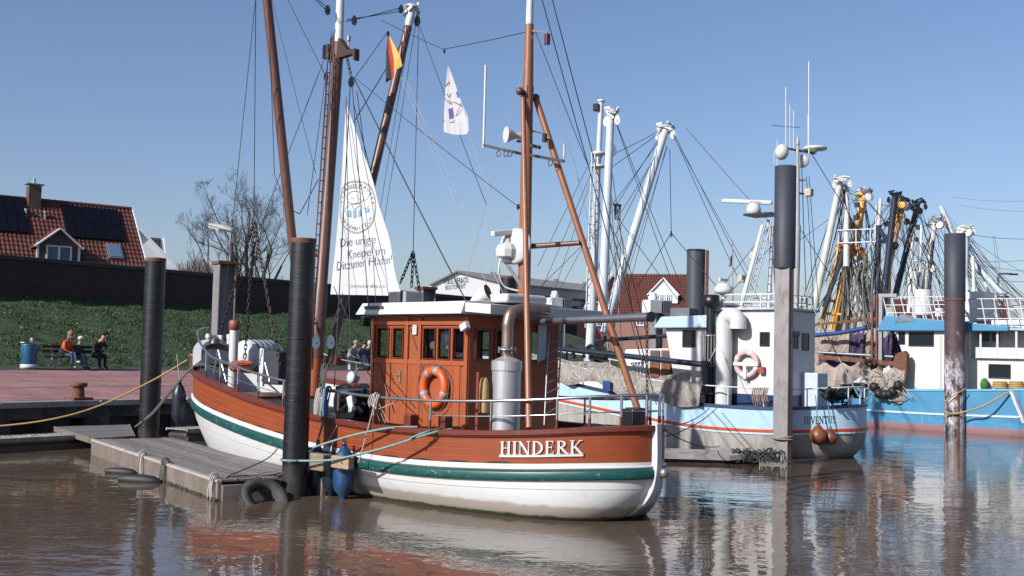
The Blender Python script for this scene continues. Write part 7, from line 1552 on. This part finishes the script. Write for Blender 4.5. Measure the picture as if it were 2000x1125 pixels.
# door edge and aft house
MB().box((G.y(1838,700,yb).x,yb+.006,2.45),(.02,.02,2.6)).build('door_edge',GALV,B)
x2=G.y(1885,700,yb).x; zlo=G.y(1960,700,yb).z; MB().box((x2-3.5,0,(zb2+zlo)/2),(7,2*yb-.3,zlo-zb2)).build('aft_house',BW,B,bevel=.02)
side_win(G,1932,712,1973,739,yb-.15,B)
MB().box((x2-3.7,yb-.05,zlo+.2),(6.6,.12,.42)).build('gallery_bulwark',BW,B,bevel=.01); MB().box((x2-2.6,-.3,zlo+.75),(4,2.2,1.5)).build('upper_house',BW,B,bevel=.02)
uw=MB()
for px in(1900,1922,1938,1950): a=G.y(px,655,.82); uw.box((a.x,.815,a.z),(.35,.03,.6))
uw.build('upper_windows',glass('upper_pane',(.12,.15,.18),.1),B) if False else None
for px in(1905,1925,1945): a=G.y(px,652,.82); MB().box((a.x,.812,a.z),(.30,.03,.6)).build('pane',glass('upper_pane',(.12,.15,.18),.1),B)
MB().slab([[V((x2-.1,yb+.1,zt+.16)),V((x2-5,yb+.1,zt+.05))],[V((x2-.1,-yb,zt+.16)),V((x2-5,-yb,zt+.05))]],.08).build('gallery_roof',mat('gallery_roof',(.3,.5,.68),.4),B)
for px in(1893,1915,1948,1985): a=G.y(px,660,yb); MB().cyl((a.x,yb-.02,zlo),(a.x,yb-.02,zt+.1),.05,seg=8).build('gallery_post',BW,B)
# leaning top rails
def top_rail(xs_,y,zlow,hgt,lean,n,nm=2):
    a=[V((xs_[0]+(xs_[1]-xs_[0])*i/n,y,zlow+.0)) for i in range(n+1)]; b=[p+V((lean,0,hgt)) for p in a]
    for k in range(1,nm+1): t=k/nm; MB().tube([p.lerp(q,t) for p,q in zip(a,b)],.022,6).build('top_rail',WHT,B)
    for p,q in zip(a,b): MB().cyl(p,q,.024,seg=6).build('stanchion',WHT,B)
top_rail((xl+.65,xr_+.2),yb+.1,zt+.4,.95,.25,8,3); top_rail((x2-.3,x2-4.6),yb-.1,zt+.1,1.15,.2,9,3); top_rail((xl+.65,xr_+.2),-yb,zt+.45,.95,.25,6,2)
MB().cyl(G.y(1803,615,.4),G.y(1803,566,.4),.38,.36,18).build('funnel',BW,B); MB().cyl(G.y(1835,618,.9),G.y(1835,602,.9),.18,.16,12).build('vent_drum',BW,B)
MB().box(G.y(1905,600,.2),(1.1,1.2,1.2)).build('roof_locker',BW,B,bevel=.03)
r_=random.Random(77)
for i in range(14): a=G.y(r_.uniform(1890,2000),r_.uniform(590,640),r_.uniform(-1,1)); MB().bar(a,a+V((r_.uniform(-.6,.6),r_.uniform(-.5,.5),r_.uniform(-.5,.9))),.05,.06).build('roof_gear',WHG,B)
# gear forward of the wheelhouse
MB().bar(G.y(1600,697,2.2),G.y(1764,712,2.2),.17,.17).build('beam_trawl_bar',RUST,B); MB().bar(G.y(1600,640,1.0),G.y(1745,640,1.0),.1,.1).build('beam_trawl_bar',RUST,B) if False else None
MB().cyl(G.y(1598,688,1.8),G.y(1745,697,1.8),.06,seg=8).build('grey_pole',GALV,B)
sh_=MB(); q=G.y(1764,712,2.4); sh_.prism([(-.18,-.62),(.2,-.6),(.3,.0),(.2,.45),(-.1,.55),(-.22,.4)],q,(1,0,0),(0,0,1),(0,1,0),-.12,.14); sh_.prism([(.2,-.6),(.42,.0),(.3,.35),(.2,.45)],q,(1,0,0),(0,0,1),(0,1,0),-.1,.1); sh_.build('trawl_shoe',RUST,B,bevel=.02)
for px,y0,y1,w_,m in((1703,575,735,.08,RUST),(1712,575,735,.07,RUST),(1720,575,738,.14,GALV)): MB().bar(G.y(px,y1,2.0),G.y(px+1,y0,2.0),w_,w_).build('gallows_post',m,B)
MB().bar(G.y(1717,577,2.0),G.y(1752,577,2.0),.14,.14).build('gallows_arm',GALV,B); MB().bar(G.y(1590,634,1.2),G.y(1740,620,1.2),.10,.10).build('gallows_beam',RUST,B)
MB().tube(smoothpts([G.y(1590,655,1.9),G.y(1640,650,1.9),G.y(1693,640,1.9)],5),.09,8).build('blue_tarpaulin',mat('tarp_blue',(.015,.05,.22),.6,var=.3,scale=8,bump=.6),B)
rope('yellow mooring line from the blue trawler looped round the thick pile',smoothpts([G.W(G.y(1975,763,2.65)),at(1920,793,43.1),at(1888,803,43.6),at(1866,808,43.82),at(1845,806,43.92)],6),.035,ROPEY)
rope('thin yellow cord slanting around the thick pile',smoothpts([at(1885,759,43.82),at(1864,772,43.84),at(1844,785,43.95)],5),.02,ROPEY)
MB().bar(G.y(1976,765,2.66),G.y(2001,826,2.75),.16,.1).build('fender_bar',WHG,B)
for px,py in((1953,752),(1985,752)):
    mb=MB(); q=G.y(px,py,2.0)
    for k in range(4): mb.torus(q+V((0,0,-.1+.07*k)),(0,0,1),.25-.012*k,.04,20,6)
    tag(mb.build('rope_coil',ROPEY,None,loc=None),'coiled yellow rope on the blue trawler rail, '+('left coil' if px<1970 else 'right coil by the deckhouse window'),'rope',).location=G.O; 
    o=[o for o in COL.objects if o.name.startswith('rope_coil')][-1]; o.rotation_euler=(0,0,G.rz)
mb=MB(); q=G.y(1923,752,2.0); mb.ball(q,.27,10,8,(.6,.6,1.0)); o=tag(mb.build('tarpaulin_bundle',mat('bundle_green',(.04,.14,.03),.8,var=.3,scale=6,bump=.6)),'green bundled sheet standing on the blue trawler rail','bundle'); o.location=G.O; o.rotation_euler=(0,0,G.rz)
mb=MB(); r_=random.Random(31)
NB=thing('fishing_net','pale net with black rubber rollers hanging over the blue trawler side','net',G.O,G.rz)
tp=[G.y(1590+ (1768-1590)*i/34,712+4*math.sin(i)+ (10 if i>20 else 0),2.5) for i in range(35)]; net_sheet('netting',tp,lambda u:.85+.25*math.sin(u*9)+(.35*max(0,(u-.6))*2),.13,NETB,NB,6)
for i,(px,py) in enumerate(((1708,756),(1717,768),(1729,771),(1744,764),(1755,752),(1737,770))): MB().lathe([(.04,-.14),(.17,-.12),(.19,0),(.17,.12),(.04,.14)],G.y(px,py,2.85),(r_.uniform(-1,1),.3,r_.uniform(-.6,.6)),seg=12).build('rubber_roller',BLKR,NB)
wn=MB()
for i in range(26): a=G.y(r_.uniform(1690,1765),r_.uniform(720,765),2.75); wn.tube(smoothpts([a,a+V((r_.uniform(-.4,.4),.08,-.15)),a+V((r_.uniform(-.6,.6),.1,-.4))],4),.018,4)
wn.build('net_cord',ROPEW,NB)
NP=thing('fishing_net','purple and beige nets heaped before the wheelhouse of the blue trawler','net',G.O,G.rz)
for k,(x0,x1,y0,dp,m,yy) in enumerate(((1592,1660,652,1.5,NETB,1.2),(1655,1690,650,1.7,NETP,1.0),(1684,1712,648,1.6,NETB,.8),(1706,1756,656,1.3,NETP,.6),(1600,1680,690,1.0,NETP,1.6),(1735,1766,648,1.3,NETP,.3))):
    tp=[G.y(x0+(x1-x0)*i/16,y0+4*math.sin(i*1.1),yy) for i in range(17)]; net_sheet('netting',tp,dp,.13,m,NP,20+k,n=8)
# ============================================================ FURTHER TRAWLERS (only their upper works show)
def far_boat(label,O,deg,L_,Bm,top,low,housecol,hx,rig_,spars,group=None,house=True):
    fr=Frame(O,deg); t=thing('trawler',label,'boat',fr.O,fr.rz,group)
    hh=Hull(Bm,-L_/2,L_/2,0,3,.45,2.3,.6,[(-L_/2,1.9),(0,1.6),(L_/2,2.6)],[(-L_/2,.9),(0,.7),(L_/2,1.1)]); hull_build(hh,t,top,low,STR,cap_m=WHG)
    if house:
        MB().prism([(hx-2,1.0),(hx+1.4,1.0),(hx+1.6,3.6),(hx-2,3.6)],(0,-1.5,0),(1,0,0),(0,0,1),(0,1,0),0,3).build('wheelhouse',housecol,t,bevel=.04)
        MB().box((hx-.2,0,3.72),(4.1,3.4,.2)).build('wheelhouse_roof',housecol,t,bevel=.04)
        for i in range(3): MB().box((hx-1.3+i*1.1,1.506,2.9),(.75,.02,.6)).build('window',DARKGLASS,t)
        for i in range(3): MB().box((hx-1.3+i*1.1,-1.506,2.9),(.75,.02,.6)).build('window',DARKGLASS,t)
    for (a,b,ra,rb,m,nm) in spars: MB().cyl(fr.y(*a),fr.y(*b),ra,rb,12).build(nm,m,t)
    for a,b,r_ in rig_: p,q=fr.y(*a),fr.y(*b); MB().tube(sagline(p,q,.006*(p-q).length,5),r_*1.15,4,caps=False).build('stay',WIRE,t)
    return fr,t
YEL=mat('gantry_yellow',(.82,.42,.085),.45,var=.12,scale=3,dirt=(.20,.10,.05),dirt_amt=.5,dscale=4,dpos=.62); NVY=mat('spar_navy',(.018,.025,.05),.4,var=.2); PAL=mat('spar_pale',(.62,.63,.58),.45,var=.1,scale=3,dirt=(.4,.33,.26),dirt_amt=.4,dscale=5,dpos=.6); ORGE=mat('block_orange',(.70,.23,.04),.5,var=.15)
HDK=mat('hull_dark_teal',(.03,.10,.12),.4,var=.15); HLW=mat('hull_low_red',(.22,.07,.05),.6,var=.2)
# boat with yellow gantry
YO=at(1660,760,54)
fr_y,yt=far_boat('trawler with yellow gantry and yellow booms behind the blue trawler',(YO.x,YO.y),138,18,2.7,HDK,HLW,JW,-4.5,
 [((1690,385,-1.0),(1760,470,-1),.012),((1690,385,-1),(1600,640,.8),.012),((1690,385,-1),(1640,480,0),.012),((1690,390,-1),(1920,640,-2),.016),((1692,390,-1),(1690,520,-1),.010),((1685,380,-1),(1560,470,1.5),.010),((1665,480,0),(1590,620,1),.016),((1700,600,0),(1640,480,0),.014),((1700,480,-.5),(1735,620,-.5),.012),((1675,480,0),(1690,640,.2),.016),((1640,500,0),(1600,660,.6),.012),((1655,490,0),(1780,640,-1),.014)],
 [((1655,560,-.3),(1688,378,-1.0),.19,.16,YEL,'trawl_boom'),((1604,640,.6),(1640,480,0),.11,.10,YEL,'gantry_leg'),((1626,645,.2),(1660,482,0),.16,.14,YEL,'gantry_leg'),((1637,650,-.2),(1655,560,-.3),.15,.15,GALV,'boom_heel'),((1634,478,0),(1688,488,-.4),.10,.10,ORGE,'gantry_beam'),((1617,587,.5),(1642,589,.1),.07,.07,YEL,'gantry_rung'),((1610,612,.5),(1668,616,-.1),.07,.07,YEL,'gantry_rung'),((1652,655,-.2),(1659,614,-.2),.09,.09,YEL,'gantry_post'),((1668,650,-.6),(1672,612,-.6),.09,.09,YEL,'gantry_post'),((1653,520,1.0),(1654,360,1.0),.14,.10,WHG,'mast'),((1590,600,1.4),(1642,352,1.4),.17,.15,PAL,'trawl_boom')])
fr=fr_y; boomhead(fr,(1688,374,-1),GALV,yt,.38,3); boomhead(fr,(1644,348,1.4),PAL,yt,.4,4)
for i,(px,py,m,s_) in enumerate(((1679,380,YEL,.3),(1695,385,PAL,.34),(1650,478,ORGE,.3),(1660,492,ORGE,.35),(1640,482,YEL,.3),(1685,500,ORGE,.42),(1642,508,ORGE,.36),(1663,440,RUST,.36),(1675,505,PAL,.3),(1645,357,PAL,.35))):
    mb=MB(); mb.lathe([(.02,-.07),(s_*.5,-.06),(s_*.53,0),(s_*.5,.06),(.02,.07)],fr.y(px,py,-.2),(random.uniform(-.5,.5),1,random.uniform(-.3,.3)),seg=14,smooth=False); mb.build('warp_block',m,yt)
mb=MB()
for (px0,px1,y0,y1) in((1610,1645,445,520),):
    for py in(450,475): mb.tube([fr.y(px0+25,py,1.2),fr.y(px1+65,py-3,1.0)],.03,5)
    for px in(1638,1652,1672,1700): mb.tube([fr.y(px,447,1.1),fr.y(px,480,1.1)],.03,5)
mb.build('crow_nest_rail',WHG,yt)
for px,yy in((1640,370),(1662,395),(1660,420)): MB().box(fr.y(px+12,yy+5,1.0),(.19,.19,.22)).build('mast_lamp',BLK,yt)
hn_=MB(); r_=random.Random(41)
for i in range(26): px=r_.uniform(1640,1706); a=fr.y(px,r_.uniform(500,540),r_.uniform(-.6,.6)); hn_.tube(smoothpts([a,a+V((r_.uniform(-.2,.2),.1,-1.2)),a+V((r_.uniform(-.3,.3),0,-r_.uniform(2,3.4)))],4),r_.uniform(.02,.055),5)
hn_.build('hanging_net',mat('net_drab',(.16,.15,.14),.95,var=.4,scale=8,bump=.6),yt)
c=fr.W(fr.y(1689,565,-.6)); t=thing('buoy','round pink buoy hanging among the nets below the yellow gantry','buoy',c); MB().ball((0,0,0),.33,16,10).build('body',mat('buoy_pink',(.55,.27,.22),.5,var=.15),t); MB().torus((0,0,.35),(0,1,0),.05,.02,10,5).build('eye',ROPED,t)
# boat with navy and yellow booms
YO=at(1735,740,60)
fr_n,nt_=far_boat('trawler with navy mast and a yellow topped boom between yellow gantry and thick pile',(YO.x,YO.y),138,18,2.7,HDK,HLW,JW,-5,
 [((1750,385,1),(1640,600,1),.014),((1765,395,-1),(1940,560,-3),.016),((1795,400,-2),(1700,440,0),.012),((1795,400,-2),(1855,560,-2.5),.014),((1750,385,1),(1720,425,0),.012),((1795,402,-2),(1720,560,0),.012),((1762,395,-1),(1716,450,0),.012),((1765,400,-1),(1768,560,-1),.010),((1745,390,1),(1600,560,2),.012),((1716,450,0),(1830,620,-2),.014),((1718,470,0),(1650,640,1),.014),((1720,470,0),(1780,640,-1),.012),((1752,400,1),(1753,520,1),.01)],
 [((1722,580,-.8),(1762,395,-1.0),.20,.17,YEL,'trawl_boom'),((1705,640,-.6),(1722,580,-.8),.19,.20,NVY,'boom_heel'),((1720,640,1.0),(1748,382,1.0),.18,.16,NVY,'trawl_boom'),((1748,580,-2),(1793,396,-2.2),.17,.14,NVY,'trawl_boom'),((1713,620,0),(1716,440,0),.16,.14,NVY,'mast'),((1716,440,0),(1720,388,0),.10,.08,WHG,'topmast'),((1698,600,.4),(1716,470,0),.09,.08,NVY,'mast_leg'),((1716,445,.0),(1738,480,.5),.12,.12,NVY,'mast_strut'),((1720,470,.3),(1745,477,1.0),.10,.10,NVY,'mast_strut')])
fr=fr_n; boomhead(fr,(1764,392,-1),BLK,nt_,.38,5); boomhead(fr,(1749,378,1),BLK,nt_,.36,6); boomhead(fr,(1795,394,-2.2),BLK,nt_,.36,7)
for i,(px,py,m,s_) in enumerate(((1750,397,YEL,.36),(1762,400,YEL,.36),(1772,405,GALV,.34),(1732,437,BLK,.3),(1771,433,BLK,.34),(1796,412,BLK,.34),(1748,480,BLK,.4),(1700,452,GALV,.3),(1776,470,GALV,.28))):
    MB().lathe([(.02,-.08),(s_*.5,-.07),(s_*.53,0),(s_*.5,.07),(.02,.08)],fr.y(px,py,-.4),(random.uniform(-.5,.5),1,random.uniform(-.3,.3)),seg=14,smooth=False).build('warp_block',m,nt_)
# pale boat
YO=at(1815,730,66)
fr_p,pt=far_boat('trawler with pale cream boom and white mast just left of the thick pile',(YO.x,YO.y),138,17,2.6,mat('hull_grey_blue',(.2,.3,.4),.4),HLW,JW,-4,
 [((1830,430,0),(1760,590,1),.014),((1830,430,0),(1900,600,-1),.014),((1800,470,.5),(1850,640,0),.012),((1800,450,.5),(1750,600,1.2),.012),((1832,430,0),(1835,560,0),.010)],
 [((1800,600,0),(1826,432,0),.20,.17,PAL,'trawl_boom'),((1795,560,.6),(1800,440,.6),.10,.08,WHT,'mast'),((1780,600,.8),(1792,530,.8),.14,.12,PAL,'mast_leg'),((1786,660,.9),(1788,530,.9),.15,.14,PAL,'mast_leg'),((1787,446,.6),(1803,450,.6),.05,.05,WHT,'yard'),((1785,470,.6),(1803,472,.6),.05,.05,WHT,'yard')])
fr=fr_p; boomhead(fr,(1828,428,0),GALV,pt,.42,8)
for px,py in((1780,543),(1788,530),(1822,525),(1836,440)): MB().lathe([(.02,-.1),(.2,-.08),(.22,0),(.2,.08),(.02,.1)],fr.y(px,py,.2),(random.uniform(-.5,.5),1,.2),seg=14,smooth=False).build('warp_block',PAL,pt)
MB().box(fr.y(1792,443,.7),(.2,.2,.24)).build('mast_lamp',BLK,pt); MB().box(fr.y(1790,468,.7),(.2,.2,.24)).build('mast_lamp',BLK,pt)
cr_=MB()
for py in(510,525): cr_.tube([fr.y(1782,py,.3),fr.y(1812,py-2,.3)],.035,5)
for px in(1783,1797,1811): cr_.tube([fr.y(px,505,.3),fr.y(px,532,.3)],.03,5)
cr_.build('crow_nest_rail',WHG,pt)
# white boat at the far right
YO=at(1960,730,58)
fr,wt=far_boat('trawler with splayed pale booms to the right of the thick pile',(YO.x,YO.y),132,17,2.6,mat('hull_white_far',(.6,.62,.62),.4),HLW,JW,-3.5,
 [((1890,480,0),(2010,650,-2),.014),((1888,470,0),(1990,615,-1.5),.014),((1925,540,-.5),(2010,600,-2),.012),((1885,580,0),(1985,640,-1),.012),((1880,540,0),(1980,650,-1),.012)],
 [((1860,455,.0),(1837,402,.4),.15,.13,LBM,'trawl_boom'),((1880,640,0),(1886,445,0),.22,.18,LBM,'mast'),((1868,478,0),(1958,575,-1),.16,.13,LBM,'trawl_boom'),((1900,640,0),(1885,540,.3),.18,.16,LBM,'mast_leg')])
boomhead(fr,(1886,443,0),PAL,wt,.42,9); boomhead(fr,(1958,578,-1),GALV,wt,.3,10)
for px,py in((1878,450),(1893,455)): MB().lathe([(.02,-.1),(.2,-.08),(.22,0),(.2,.08),(.02,.1)],fr.y(px,py,.2),(.3,1,.2),seg=14,smooth=False).build('warp_block',PAL,wt)
def extra_rig(fr,par,tops,lows,n,seed):
    r_=random.Random(seed)
    for i in range(n):
        a=r_.choice(tops); b=r_.choice(lows) if r_.random()<.75 else r_.choice(tops)
        if a==b: continue
        p,q=fr.y(a[0]+r_.uniform(-3,3),a[1]+r_.uniform(0,30),a[2]),fr.y(b[0]+r_.uniform(-14,14),b[1]+r_.uniform(-12,12),b[2]); MB().tube(sagline(p,q,.008*(p-q).length*r_.random(),5),r_.choice((.010,.012,.016,.022)),4,caps=False).build('stay',WIRE if r_.random()<.72 else WIREL,par)
extra_rig(fr_y,yt,[(1688,380,-1),(1642,352,1.4),(1640,480,0),(1662,490,0),(1654,365,1)],[(1600,650,.8),(1700,650,-.5),(1730,600,-1),(1580,600,1.5),(1660,655,0),(1715,560,-.5),(1560,640,1.6),(1600,560,1),(1640,600,.3)],60,51)
extra_rig(fr_n,nt_,[(1750,380,1),(1764,395,-1),(1795,398,-2),(1716,445,0),(1720,395,0)],[(1690,640,.6),(1760,600,-1),(1800,600,-2),(1840,590,-2),(1725,650,0),(1660,600,1.5)],38,52)
extra_rig(fr_p,pt,[(1826,432,0),(1800,445,.6),(1790,530,.8)],[(1760,600,1.3),(1845,610,-.6),(1800,620,.3),(1900,620,-1.5),(1775,560,1)],26,53)
extra_rig(fr,wt,[(1886,447,0),(1870,480,-.2),(1955,572,-1),(1840,405,.4)],[(1900,640,0),(1985,640,-1.5),(2015,600,-2),(1920,600,-.5),(1860,600,.5),(1960,640,-1),(2030,640,-2)],46,54)
for (a,b,r1,r2,m,par,f_) in (((1672,600,.6),(1678,395,.6),.10,.07,WHG,nt_,fr_n),((1706,610,-.2),(1712,400,-.2),.09,.06,PAL,pt,fr_p),((1735,600,.4),(1741,455,.4),.10,.08,YEL,nt_,fr_n),((1775,610,-.4),(1784,430,-.4),.12,.09,WHG,pt,fr_p),((1812,620,.2),(1822,470,.2),.10,.08,NVY,pt,fr_p),((1905,640,.3),(1900,500,.3),.10,.08,WHG,wt,fr),((1610,600,.8),(1655,470,.2),.12,.10,GALV,yt,fr_y),((1697,610,-.5),(1662,500,-.2),.10,.12,GALV,yt,fr_y)):
    MB().cyl(f_.y(*a),f_.y(*b),r1,r2,12).build('mast_leg',m,par)
# lamp, pylon wires far right
l0=at(1950,640,75); sl=thing('street_lamp','slim dark street lamp with curved arm at the far right','street lamp',(l0.x,l0.y,1.2)); z1=at(1950,535,75).z-1.2
MB().tube(smoothpts([(0,0,0),(0,0,z1*.6),(0,0,z1-.3),(.15,0,z1),(.9,0,z1+.02)],5),.06,8).build('pole',mat('lamp_pole_blue',(.05,.07,.11),.5),sl); MB().box((1.0,0,z1),(.5,.2,.1)).build('lamp_head',BLK,sl)
pole=thing('wire_mast','wooden line pole with cross wires beyond the right edge of the harbour','pole',at(2060,640,110)*1); 
pz=pole.location; pole.location=(pz.x,pz.y,1.2); WM[pole.name]=Matrix.Translation(pole.location); zz=at(2060,445,110).z-1.2
MB().tube([(0,0,0),(0,0,zz)],.14,8).build('post',WOOD,pole)
for (a,b,r_) in(((2060,462,110),(1895,458,90),.02),((2060,390,110),(1860,385,130),.012),((2060,412,110),(1870,400,130),.012),((2060,500,110),(1880,508,90),.016),((2060,528,110),(1888,512,80),.016),((2060,545,110),(1888,540,80),.016),((1940,460,100),(1950,560,100),.015),((1943,460,100),(1968,610,100),.015),((2060,560,110),(1900,470,80),.016)):
    MB().tube(sagline(at(*a),at(*b),.3,8),r_,4,caps=False).build('wire',WIRE,pole,world=True)

# ============================================================ groups of like things
GROUPS={'mooring pile':'mooring piles and beam posts along the harbour','fender':'fenders along boats and pontoons','person':'people sitting on the promenade benches','bench':'benches on the promenade','boat':'fishing boats moored in the harbour','rope':'mooring ropes and cords','buoy':'pear and ball buoys on the boats','net':'fishing nets on the boats','lifebuoy':'lifebuoys on deckhouses','flag':'flags in the rigging','house':'houses behind the flood wall','pontoon':'floating pontoons','timber block':'timber blocks on the fenders','street lamp':'street lamps on the shore'}
for o in list(COL.objects):
    c=o.get('category')
    if c in GROUPS and o.parent is None: o['group']=GROUPS[c]
